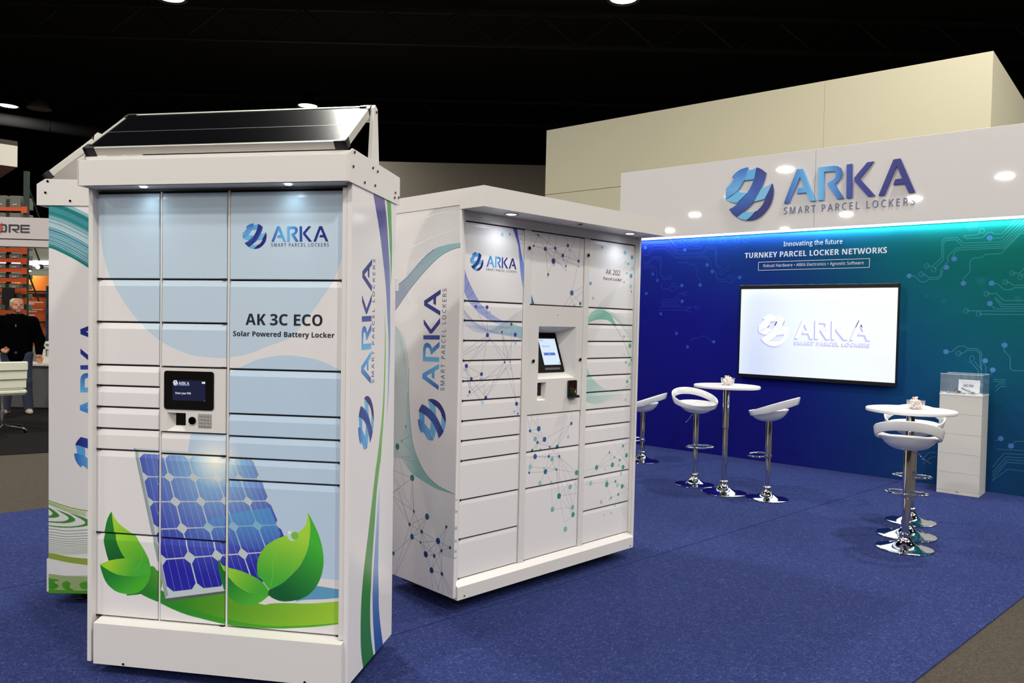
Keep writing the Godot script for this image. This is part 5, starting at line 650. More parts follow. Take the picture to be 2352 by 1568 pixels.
func glow(color: Color, energy: float) -> StandardMaterial3D:
	var m := mat(Color(0.9, 0.9, 0.9), 0.5)
	m.emission_enabled = true
	m.emission = color
	m.emission_energy_multiplier = energy
	return m

func vmat(rough := 0.4) -> StandardMaterial3D:
	var m := mat(Color.WHITE, rough)
	m.vertex_color_use_as_albedo = true
	return m

func hexc(h: String) -> Color:
	return Color(h)

func T(x: float, y: float, z: float) -> Transform3D:
	return Transform3D(Basis.IDENTITY, Vector3(x, y, z))

func B3(lx: float, ly: float, lz: float, hx: float, hy: float, hz: float, b := 0.0) -> MB:
	return MB.new().box(Vector3(lx, ly, lz), Vector3(hx, hy, hz), b)

var fonts := {}
func font(bold: bool, spacing := 0) -> Font:
	var key := str(bold) + str(spacing)
	if not fonts.has(key):
		var f := SystemFont.new()
		f.font_names = PackedStringArray(["Droid Sans"])
		f.font_weight = 700 if bold else 400
		if spacing:
			var fv := FontVariation.new()
			fv.base_font = f
			fv.spacing_glyph = spacing
			fonts[key] = fv
		else:
			fonts[key] = f
	return fonts[key]

func text_mesh(s: String, bold: bool, spacing: int, depth: float) -> TextMesh:
	var t := TextMesh.new()
	t.text = s
	t.font = font(bold, spacing)
	t.font_size = 64
	t.pixel_size = 0.01
	t.depth = depth
	t.curve_step = 1.0
	t.horizontal_alignment = HORIZONTAL_ALIGNMENT_LEFT
	t.vertical_alignment = VERTICAL_ALIGNMENT_BOTTOM
	return t

# Lettering: the baseline runs from the local origin along x over the given width; cap is the height of the capitals.
func lettering(called: String, s: String, bold: bool, width: float, cap: float, m: Material, parent: Node, at: Transform3D, depth := 0.0008, spacing := 0) -> MeshInstance3D:
	var hh := text_mesh("H", bold, spacing, 0.01).get_aabb()
	var t := text_mesh(s, bold, spacing, 0.01)
	var bb := t.get_aabb()
	var sx := width / bb.size.x
	var sy := cap / hh.size.y
	var o := part(called, t, m, parent)
	o.transform = at * Transform3D(Basis.from_scale(Vector3(sx, sy, depth / 0.01)), Vector3(-bb.position.x * sx, -hh.position.y * sy, depth * 0.5))
	return o

func ramp(stops: Array, x: float) -> Color:
	for i in stops.size() - 1:
		if x <= stops[i + 1][0]:
			var k: float = clampf((x - stops[i][0]) / (stops[i + 1][0] - stops[i][0]), 0.0, 1.0)
			return (stops[i][1] as Color).lerp(stops[i + 1][1], k)
	return stops[-1][1]

func poly_of(flat: Array, sx: float, sy: float) -> PackedVector2Array:
	var o := PackedVector2Array()
	for i in range(0, flat.size(), 2):
		o.append(Vector2(flat[i] * 0.001 * sx, flat[i + 1] * 0.001 * sy))
	return o

# ink colours of the logo, from letter to letter
func word_color(q: Vector2, wd: float) -> Color:
	var x := q.x / wd
	return ramp([[0.0, Color("2a4aa2")], [0.06, Color("3f7cc8")], [0.16, Color("58a6e2")], [0.28, Color("6ab8ea")], [0.42, Color("3f86d2")], [0.455, Color("2f66b8")], [0.5, Color("2a4aa0")], [0.6, Color("222c88")], [1.0, Color("21287a")]], x).srgb_to_linear()

const GLOBE_INK := [["68aee4", "2f6cc0"], ["54a8e0", "54a8e0"], ["68b6e4", "68b6e4"], ["20297e", "3068c0"], ["68b2da", "7abadb"], ["1f2578", "1f2578"], ["68b2da", "7cc0d8"]]

func globe_mesh(sx: float, sy: float, depth: float) -> MB:
	var mb := MB.new()
	for i in LOGO_GLOBE.size():
		var ink: Array = GLOBE_INK[i]
		var a := Color(ink[0]).srgb_to_linear()
		var b := Color(ink[1]).srgb_to_linear()
		var f := func(q: Vector2) -> Color:
			if i == 0:
				return b.lerp(a, clampf(1.0 - absf(q.y / sy - 0.62) * 3.0, 0.0, 1.0))
			return b.lerp(a, clampf(absf(q.y / sy - 0.5) * 2.4, 0.0, 1.0))
		mb.prism(poly_of(LOGO_GLOBE[i], sx, sy), 0.0, depth, f)
	return mb

func letter_mesh(i: int, wd: float, ys: float, depth: float) -> MB:
	return MB.new().prism(poly_of(LOGO_WORD[i], wd, wd * ys), 0.0, depth, func(q: Vector2) -> Color: return word_color(q, wd))

# Logo print: globe box, word start and width, subtitle, each in the plane of the parent (x right, y up)
func logo(parent: Node, frame: Transform3D, gx: float, gy: float, gw: float, gh: float, wx: float, wy: float, wd: float, capscale: float, sub: Array, depth := 0.0008) -> void:
	part("globe_emblem", globe_mesh(gw, gh, depth), M.ink_vertex, parent, frame * T(gx, gy, 0))
	for i in LOGO_WORD.size():
		part("logo_letter", letter_mesh(i, wd, capscale, depth), M.ink_vertex, parent, frame * T(wx, wy, 0))
	lettering("logo_subtitle", "SMART PARCEL LOCKERS", false, sub[2], sub[3], M.ink_grey, parent, frame * T(sub[0], sub[1], 0), depth, 12)

# ------------------------------------------------------------------ materials
func noise_tex(size: int, freq: float, seed_: int, lo: Color, hi: Color, octaves := 4) -> NoiseTexture2D:
	var n := FastNoiseLite.new()
	n.seed = seed_
	n.frequency = freq
	n.fractal_octaves = octaves
	var g := Gradient.new()
	g.set_color(0, lo)
	g.set_color(1, hi)
	var t := NoiseTexture2D.new()
	t.width = size
	t.height = size
	t.seamless = true
	t.noise = n
	t.color_ramp = g
	return t

func fleck_texture(base: Color, dark: Color, light: Color, seed_: int, size := 1024) -> ImageTexture:   # needle felt: short fibres in three tones lying across each other
	var rng := RandomNumberGenerator.new()
	rng.seed = seed_
	var im := Image.create_empty(size, size, false, Image.FORMAT_RGB8)
	im.fill(base)
	for y in range(0, size, 2):
		for x in range(0, size, 2):
			var k := rng.randf()
			im.fill_rect(Rect2i(x, y, 2, 2), base.lerp(dark, k * 0.6) if k < 0.6 else base.lerp(light, (k - 0.6) * 0.5))
	for i in size * 26:
		var x := rng.randi() % size
		var y := rng.randi() % size
		var d := Vector2.from_angle(rng.randf() * TAU)
		var c := base.lerp(light, rng.randf_range(0.15, 0.75)) if rng.randf() < 0.6 else base.lerp(dark, rng.randf_range(0.3, 1.0))
		for s in 3 + rng.randi() % 5:
			im.set_pixel(posmod(int(x + d.x * s), size), posmod(int(y + d.y * s), size), c)
	return ImageTexture.create_from_image(im)

func carpet(base: Color, dark: Color, light: Color, seed_: int, tile: float) -> StandardMaterial3D:
	var m := mat(Color.WHITE, 0.95)
	m.metallic_specular = 0.2
	m.albedo_texture = fleck_texture(base, dark, light, seed_)
	m.uv1_triplanar = true
	m.uv1_world_triplanar = true
	m.uv1_scale = Vector3.ONE / tile
	m.heightmap_enabled = true
	m.heightmap_scale = 0.3
	m.heightmap_texture = noise_tex(1024, 0.3, seed_ + 1, Color.BLACK, Color.WHITE, 2)
	return m

func build_materials() -> void:
	M.white = mat(Color("dedad6"), 0.32)                       # white powder-coated steel
	M.white_soft = mat(Color("d9d6d3"), 0.55)
	M.inside = mat(Color("bfbab2"), 0.5)
	M.black = mat(Color("0c0c0d"), 0.45)
	M.gap_shade = mat(Color("15140f"), 0.8)  # near-black that puts the shade of the door gaps into colour
	M.screw = mat(Color("8a8a88"), 0.3, 1.0)
	M.chrome = mat(Color("d8d8da"), 0.06, 1.0)
	M.steel = mat(Color("a8a8a4"), 0.35, 1.0)
	M.aluminium = mat(Color("d3d0c8"), 0.4, 0.55)
	M.gloss_white = mat(Color("e6e6e6"), 0.1)
	M.gloss_white.clearcoat_enabled = true
	M.gloss_white.clearcoat = 0.6
	M.gloss_white.clearcoat_roughness = 0.05
	M.ink_vertex = vmat(0.3)
	M.ink_grey = mat(Color("4d5474"), 0.4)
	M.ink_sign = mat(Color("6a7192"), 0.4)
	M.dull_black = mat(Color("050505"), 0.3)
	M.dull_black.metallic_specular = 0.15
	M.ink_dark = mat(Color("171f30"), 0.4)
	M.ink_white = mat(Color("d9dde6"), 0.5)
	M.pv = mat(Color("08080b"), 0.2)
	M.pv.metallic_specular = 0.16
	M.pv_line = mat(Color("55555c"), 0.4)
	M.hall_black = mat(Color("070707"), 0.9)
	M.truss = mat(Color("262626"), 0.7)
	M.skin = mat(Color("b37a62"), 0.55)
	M.hair = mat(Color("b9a98c"), 0.8)
	M.jacket = mat(Color("030304"), 0.9)
	M.jacket.metallic_specular = 0.1
	M.denim = mat(Color("2b3145"), 0.9)
	M.shoe = mat(Color("a08d80"), 0.7)
	M.lamp = glow(Color("fff6d8"), 14.0)
	M.led = glow(Color("eaf6ff"), 9.0)

# ------------------------------------------------------------------ scene frames
const SOLAR_AT := Vector3(-0.65604, 0.0, -3.2494)
const HW := 1.2274          # width of a solar locker
const HD := 0.5717          # its depth

func solar_frame() -> Transform3D:
	return Transform3D(Basis(Vector3.UP, -0.1738) * Basis(Vector3.BACK, 0.0094), SOLAR_AT)

func swirl_frame() -> Transform3D:
	return Transform3D(Basis(Vector3.UP, -PI / 2.0 + 0.01) * Basis(Vector3.RIGHT, 0.01), Vector3(-2.49, 0.012, -4.225))

func network_frame() -> Transform3D:
	return Transform3D(Basis(Vector3.UP, 0.7823), Vector3(-0.2882, 0.0, -4.2398))

func wall_frame() -> Transform3D:
	return Transform3D(Basis(Vector3.UP, -0.7019), Vector3(2.8349, 0.0, -9.6696))

func on_wall(x: float, y: float, z: float) -> Vector3:
	return wall_frame() * Vector3(x, y, z)

# ------------------------------------------------------------------ build
func _ready() -> void:
	# --- camera
	var cam := Camera3D.new()
	cam.name = "camera"
	cam.fov = rad_to_deg(2.0 * atan(784.0 / 1796.66))
	cam.transform = Transform3D(Basis(Vector3.RIGHT, -0.0227) * Basis(Vector3.BACK, 0.0239), Vector3(0, 1.6, 0))
	cam.near = 0.05
	cam.far = 200.0
	cam.current = true
	add_child(cam)
	# --- surroundings: a closed hall, lit by lamps only, some of them added
	var we := WorldEnvironment.new()
	we.name = "environment"
	var env := Environment.new()
	env.background_mode = Environment.BG_COLOR
	env.background_color = Color.BLACK
	env.tonemap_mode = Environment.TONE_MAPPER_LINEAR
	env.tonemap_exposure = 1.0
	env.sdfgi_enabled = true
	env.ssao_enabled = true
	env.ssil_enabled = true
	we.environment = env
	add_child(we)
	build_materials()
	build_hall_lamps()
	build_hall()
	build_booth_wall()
	build_solar_lockers()
	build_network_locker()
	build_television()
	build_bar_furniture()
	build_display()
	build_neighbours()

# ------------------------------------------------------------------ hall
func area(parent: Node, at: Transform3D, size: Vector2, color: Color, energy: float) -> void:
	var l := AreaLight3D.new()
	l.name = "area_light"
	l.area_size = size
	l.area_normalize_energy = true
	l.light_color = color
	l.light_energy = energy
	l.area_range = 60.0
	l.shadow_enabled = true
	parent.add_child(l, true)
	l.transform = at

const DOWN := Basis(Vector3(1, 0, 0), Vector3(0, 0, -1), Vector3(0, 1, 0))   # a light that shines along -z turned to shine down

func build_hall_lamps() -> void:
	# round LED high-bay lamps under the black roof; far-right and rearmost ones are added for light
	var spots := [
		[-6.31, -23.68, "LED high-bay lamp hanging far back above the solar panel"], [-15.86, -24.5, "LED high-bay lamp hanging far back beside an unlit round reflector"],
		[2.02, -15.44, "LED high-bay lamp hanging behind the blue booth wall"], [-7.05, -15.9, "LED high-bay lamp hanging between the lockers and the rear lamps"],
		[17.4, -6.3, ""], [10.8, -6.7, ""], [4.7, -7.0, ""], [-2.4, -7.0, ""], [-8.9, -7.4, ""], [-15.4, -7.9, ""],  # the rightmost lamp is added to brighten the parcel locker front
		[21.8, -0.2, ""], [15.3, 0.1, ""], [8.8, 0.4, ""], [2.3, 0.6, ""], [-4.2, 0.8, ""], [-10.7, 1.2, ""], [-17.2, 1.8, ""], [-23.7, 2.6, ""], [-30.1, 3.4, ""], [-37.4, 4.7, ""],  # rightmost pair added for more light on the parcel locker
		[21.6, 8.8, ""], [15.3, 9.1, ""], [9.0, 9.4, ""], [2.8, 9.6, ""], [-3.5, 9.9, ""], [-9.8, 10.2, ""], [-16.0, 10.6, ""], [-21.8, 10.9, ""], [-27.3, 10.9, ""], [-34.4, 11.2, ""],  # again the pair furthest right is added light for that locker
		[9.0, 18.0, ""], [2.6, 18.0, ""], [-3.8, 18.2, ""], [-10.2, 18.4, ""]]  # unseen row added behind the camera to brighten upright faces
	var color := Color("fffbf4")
	for s in spots:
		var t := thing("ceiling_lamp", s[2] if s[2] else "unseen LED high-bay lamp under the roof, in rows partly added for light", "lamp", T(s[0], 8.0, s[1]), "high-bay lamps under the hall roof")
		part("housing", MB.new().lathe([Vector2(0.0, 0.34), Vector2(0.12, 0.33), Vector2(0.14, 0.2), Vector2(0.27, 0.14), Vector2(0.3, 0.06), Vector2(0.33, -0.02), Vector2(0.31, -0.02), Vector2(0.27, 0.03), Vector2(0.0, 0.03)].map(func(q): return q), 28), M.black, t)
		part("lens", MB.new().lathe([Vector2(0.0, -0.005), Vector2(0.2, -0.004), Vector2(0.27, 0.008), Vector2(0.27, 0.026), Vector2(0.0, 0.028)], 28), M.lamp, t)
		part("hanger", MB.new().tube([Vector3(0, 0.33, 0), Vector3(0, 1.0, 0)], 0.012, 8), M.black, t)
		area(t, Transform3D(DOWN, Vector3(0, -0.03, 0)), Vector2(0.46, 0.46), color, LAMP_ENERGY)

const LAMP_ENERGY := 35.0

func build_hall() -> void:
	var aisle := carpet(Color("4a443c"), Color("332e28"), Color("6b6458"), 11, 3.0)
	struct("floor", B3(-46, -0.2, -36, 28, 0.0, 26), aisle)
	struct("ceiling", B3(-46, 9.6, -36, 28, 9.8, 26), M.hall_black)
	struct("wall_back", B3(-46, 0, -36.2, 28, 9.6, -36), M.hall_black)
	struct("wall_front", B3(-46, 0, 26, 28, 9.6, 26.2), mat(Color("2b2926"), 0.9))
	struct("wall_left", B3(-46.2, 0, -36, -46, 9.6, 26), M.hall_black)
	struct("wall_right", B3(28, 0, -36, 28.2, 9.6, 26), mat(Color("2b2926"), 0.9))
	# roof trusses: two chords and a zigzag of struts, painted black
	for z in [-28.0, -20.0, -11.5, -3.0]:
		var t := thing("roof_truss", "black steel lattice truss under the dark hall roof", "truss", T(0, 8.95, z), "black roof trusses")
		part("chord", B3(-31, -0.35, -0.05, 27, -0.27, 0.05), M.truss, t)
		part("chord", B3(-31, 0.45, -0.05, 27, 0.55, 0.05), M.truss, t)
		for i in 29:
			var x := -30.5 + i * 2.0
			var lo := Vector3(x, -0.3, 0)
			part("strut", MB.new().tube([lo, lo + Vector3(1.0, 0.8, 0)], 0.03, 6), M.truss, t)
			part("strut", MB.new().tube([lo + Vector3(1.0, 0.8, 0), lo + Vector3(2.0, 0, 0)], 0.03, 6), M.truss, t)
	var duct := thing("air_duct", "long dark round air duct with a pale lower edge under the roof", "duct", T(-15.7, 7.9, -26.2))
	var dd := Vector3(2.09, 0, -1.48).normalized()
	part("pipe", MB.new().tube([dd * -9.0, dd * -3.0, dd * 3.0, dd * 9.0], 0.3, 24), M.hall_black, duct)
	for k in 5:
		part("band", MB.new().tube([dd * (-6.0 + 3.0 * k), dd * (-5.9 + 3.0 * k)], 0.31, 24), M.hall_black, duct)
	var r := thing("round_reflector", "unlit round grey reflector hanging beside a bright lamp", "reflector", T(-15.1, 8.02, -24.85))
	part("bowl", MB.new().lathe([Vector2(0.0, 0.3), Vector2(0.1, 0.29), Vector2(0.3, 0.1), Vector2(0.36, 0.0), Vector2(0.34, 0.0), Vector2(0.0, 0.04)], 24), mat(Color("8f8a80"), 0.6), r)
	part("hanger", MB.new().tube([Vector3(0, 0.29, 0), Vector3(0, 1.0, 0)], 0.012, 6), M.black, r)
	# booth carpet: three blue strips laid side by side, the joints show as dark lines
	var wf := wall_frame()
	var blue := carpet(Color("2b3566"), Color("1a2144"), Color("66719c"), 21, 3.2)
	var bc := thing("booth_carpet", "blue needle-felt booth carpet in strips around the lockers", "carpet", wf)
	var edges := [-2.93, -0.70, 1.53, 3.33]
	var mids := [6.95, 5.0, 3.0, 4.4]
	for i in 3:
		var q := []
		for e in [[i, 0.012, 0.004], [i, 9.6, 0.004], [i + 1, 9.6, -0.004], [i + 1, 0.012, -0.004]]:
			var z: float = e[1]
			q.append(Vector2(edges[e[0]] - 0.118 * (z - mids[e[0]]) + e[2], -z))
		part("carpet_strip", MB.new().prism(PackedVector2Array(q), 0.001, 0.007, null, Transform3D(Basis(Vector3.RIGHT, -PI / 2.0), Vector3.ZERO)), blue, bc)
	var black_carpet := part("black_carpet", MB.new().prism(PackedVector2Array([Vector2(-16, 0), Vector2(3.2, 0), Vector2(3.2, 9), Vector2(-16, 9)]), 0.001, 0.006, null, Transform3D(Basis(Vector3.UP, atan2(0.228, 0.362)) * Basis(Vector3.RIGHT, -PI / 2.0), Vector3(-5.49, 0, -8.765))), carpet(Color("131313"), Color("080808"), Color("262626"), 31, 3.0))
	tag(black_carpet, "black carpet of the neighbouring booth where the man stands", "carpet")
	# tall partition behind the booth wall, warm lamp tint put into its colour, and the grey hall partition further back
	var warm_tint := mat(Color("c6c0a6"), 0.7)
	var cb := thing("tall_partition", "tall box partition with warm lamp light put into its colour, rising behind the blue booth wall", "partition", wf * T(0, 0, -1.5))
	part("upper_panel", B3(-4.31, 3.846, -2.6, 0.4, 4.95, 0.0), warm_tint, cb)
	part("upper_panel", B3(0.403, 3.846, -2.6, 2.344, 4.95, 0.0), warm_tint, cb)
	part("lower_panel", B3(-4.31, 0.0, -2.6, 2.344, 3.838, 0.0), warm_tint, cb)
	var grey := thing("grey_partition", "plain grey-beige partition far behind the lockers", "partition", T(0, 0, -26))
	part("panel", B3(-9.0, 0, -0.2, -1.2, 6.86, 0.0), mat(Color("6c665a"), 0.8), grey)
	part("panel", B3(-1.196, 0, -0.2, 4.0, 6.86, 0.0), mat(Color("6c665a"), 0.8), grey)

# ------------------------------------------------------------------ booth wall with sign
func build_booth_wall() -> void:
	var wf := wall_frame()
	var c := Canvas.new(-0.125, 5.125, 0.0, 2.86, 388.0, Color("1b2a78"))
	var small := Image.create_empty(6, 4, false, Image.FORMAT_RGB8)
	var inks := [["172682", "183486", "193f80", "135a76", "106a68", "106e62"], ["14177c", "151a80", "162a7e", "134576", "115a6e", "115e64"], ["121374", "131476", "141b78", "143678", "124c72", "124f6c"], ["11116c", "12126c", "13166c", "142a6e", "153e6c", "16416a"]]
	for y in 4:
		for x in 6:
			small.set_pixel(x, y, Color(inks[y][x]))
	c.set_ground(small)
	c.draw(PRINT_CIRCUIT_WALL)
	var fabric := mat(Color.WHITE, 0.75)
	fabric.albedo_texture = c.texture()
	fabric.texture_repeat = false
	fabric.metallic_specular = 0.15
	var t := thing("printed_wall", "blue to teal printed fabric booth wall with circuit lines and white slogan", "wall panel", wf)
	var mb := MB.new()
	mb.uvf = func(p: Vector3) -> Vector2: return Vector2((p.x + 1.75) / 5.25, 1.0 - p.y / 2.86)
	# stretched fabric: gentle sag folds around the screen
	var nx := 60
	var ny := 30
	var fn := FastNoiseLite.new()
	fn.seed = 4
	fn.frequency = 0.9
	for i in nx:
		for j in ny:
			var q := []
			for d in [[0, 0], [1, 0], [1, 1], [0, 1]]:
				var x: float = -1.75 + 5.25 * (i + d[0]) / nx
				var y: float = 2.86 * (j + d[1]) / ny
				q.append(Vector3(x, y, 0.004 * fn.get_noise_2d(x * 1.4, y * 2.0)))
			mb.quad(q[0], q[1], q[2], q[3])
	part("printed_fabric", mb, fabric, t)
	part("frame", B3(-1.752, 0.0, -0.06, 3.502, 3.7, -0.006), M.white_soft, t)
	lettering("slogan_line", "Innovating the future", false, 0.678, 0.055, M.ink_white, t, T(0.493, 2.598, 0.006), 0.001)
	lettering("slogan_title", "TURNKEY PARCEL LOCKER NETWORKS", true, 1.632, 0.064, M.ink_white, t, T(0.014, 2.474, 0.006), 0.001)
	lettering("slogan_subline", "Robust Hardware • ARKA Electronics • Agnostic Software", false, 1.155, 0.036, M.ink_white, t, T(0.253, 2.357, 0.006), 0.001)
	var fr := MB.new()
	for q in [[0.189, 2.317, 1.472, 2.323], [0.189, 2.416, 1.472, 2.422], [0.189, 2.317, 0.195, 2.422], [1.466, 2.317, 1.472, 2.422]]:
		fr.box(Vector3(q[0], q[1], 0.005), Vector3(q[2], q[3], 0.0065))
	part("slogan_frame", fr, M.ink_white, t)
	# header fascia, glossy white boards, with raised sign
	var f := thing("fascia_sign", "glossy white header fascia with raised blue logo lettering above the blue wall", "sign", wf)
	var gloss := mat(Color("d8d4d3"), 0.03)
	part("fascia_board", B3(-1.753, 2.785, 0.07, 0.8715, 3.688, 0.1, 0.002), gloss, f)
	part("fascia_board", B3(0.8745, 2.785, 0.07, 3.5, 3.688, 0.1, 0.002), gloss, f)
	part("fascia_bracket", B3(-1.753, 3.6, 0.0, 3.5, 3.688, 0.07), M.white_soft, f)
	var o := T(-1.625, 0, 0.1)
	part("globe_emblem", globe_mesh(0.6065, 0.6475, 0.018), M.ink_vertex, f, o * T(1.412, 2.9223, 0.004))
	for i in LOGO_WORD.size():
		part("sign_letter", letter_mesh(i, 1.4087, 1.0, 0.018), M.ink_vertex, f, o * T(2.151, 3.0935, 0.004))
	# the small letters of the sign stand one by one
	lettering("sign_subtitle", "SMART PARCEL LOCKERS", false, 1.41, 0.08, M.ink_sign, f, o * T(2.147, 2.966, 0.0), 0.006, 14)
	# light strip behind the lower edge of the fascia, washing down over the wall
	var led := glow(Color("d4f2ff"), 2.5)
	part("light_strip", B3(-1.74, 2.764, 0.02, 3.49, 2.803, 0.032, 0.004), led, f)
	part("strip_channel", B3(-1.745, 2.803, 0.006, 3.495, 2.82, 0.07), M.white_soft, f)
	for i in 3:
		area(f, Transform3D(DOWN, Vector3(-0.87 + 1.75 * i, 2.762, 0.026)), Vector2(1.74, 0.01), Color("c4ecff"), STRIP_ENERGY)

const STRIP_ENERGY := 1.0

# ------------------------------------------------------------------ doors
# A pressed steel door: flat front, sloping lip along the top, small chamfers; its back lies 22 mm behind the front at z
func door_mesh(x0: float, x1: float, y0: float, y1: float, z: float, uvf: Callable, lip := 0.026, lipd := 0.0055) -> MB:
	var mb := MB.new()
	mb.uvf = uvf
	var ch := 0.0025
	var xs := [x0, x0 + ch, x1 - ch, x1]
	var xd := [-ch, 0.0, 0.0, -ch]
	var ys := [y0, y0 + ch, y1 - lip, y1]
	var yd := [-ch, 0.0, 0.0, -lipd]
	for i in 3:
		for j in 3:
			mb.quad(Vector3(xs[i], ys[j], z + minf(xd[i] + yd[j], 0)), Vector3(xs[i + 1], ys[j], z + xd[i + 1] + yd[j]), Vector3(xs[i + 1], ys[j + 1], z + xd[i + 1] + yd[j + 1]), Vector3(xs[i], ys[j + 1], z + xd[i] + yd[j + 1]))
	var zb := z - 0.022
	for j in 3:
		mb.quad(Vector3(x0, ys[j], zb), Vector3(x0, ys[j], z - ch + yd[j]), Vector3(x0, ys[j + 1], z - ch + yd[j + 1]), Vector3(x0, ys[j + 1], zb))
		mb.quad(Vector3(x1, ys[j], z - ch + yd[j]), Vector3(x1, ys[j], zb), Vector3(x1, ys[j + 1], zb), Vector3(x1, ys[j + 1], z - ch + yd[j + 1]))
	mb.quad(Vector3(x0, y0, zb), Vector3(x1, y0, zb), Vector3(x1, y0, z - 2 * ch), Vector3(x0, y0, z - 2 * ch))
	mb.quad(Vector3(x0, y1, z - lipd - ch), Vector3(x1, y1, z - lipd - ch), Vector3(x1, y1, zb), Vector3(x0, y1, zb))
	mb.quad(Vector3(x1, y0, zb), Vector3(x0, y0, zb), Vector3(x0, y1, zb), Vector3(x1, y1, zb))
	return mb

func bolt(parent: Node, at: Vector3, dir: Vector3, r := 0.006, called := "bolt") -> void:
	part(called, MB.new().tube([at, at + dir * 0.003, at + dir * 0.0045], r, 10), M.screw, parent)

# ------------------------------------------------------------------ solar lockers
const SOLAR_ROWS := [[2.146, 1.766, 1.576, 1.385, 1.292, 1.197, 1.101, 1.006, 0.632, 0.258], [2.146, 1.766, 1.576, 1.383, 1.097, 1.0, 0.627, 0.258], [2.146, 1.764, 1.38, 1.187, 1.09, 0.995, 0.899, 0.258]]
const SOLAR_COLS := [[-1.2065, -0.9015], [-0.8875, -0.5805], [-0.5645, -0.0455]]

func print_mat(c: Canvas, rough: float) -> StandardMaterial3D:
	var m := mat(Color.WHITE, rough)
	m.albedo_texture = c.texture()
	m.texture_repeat = false
	return m

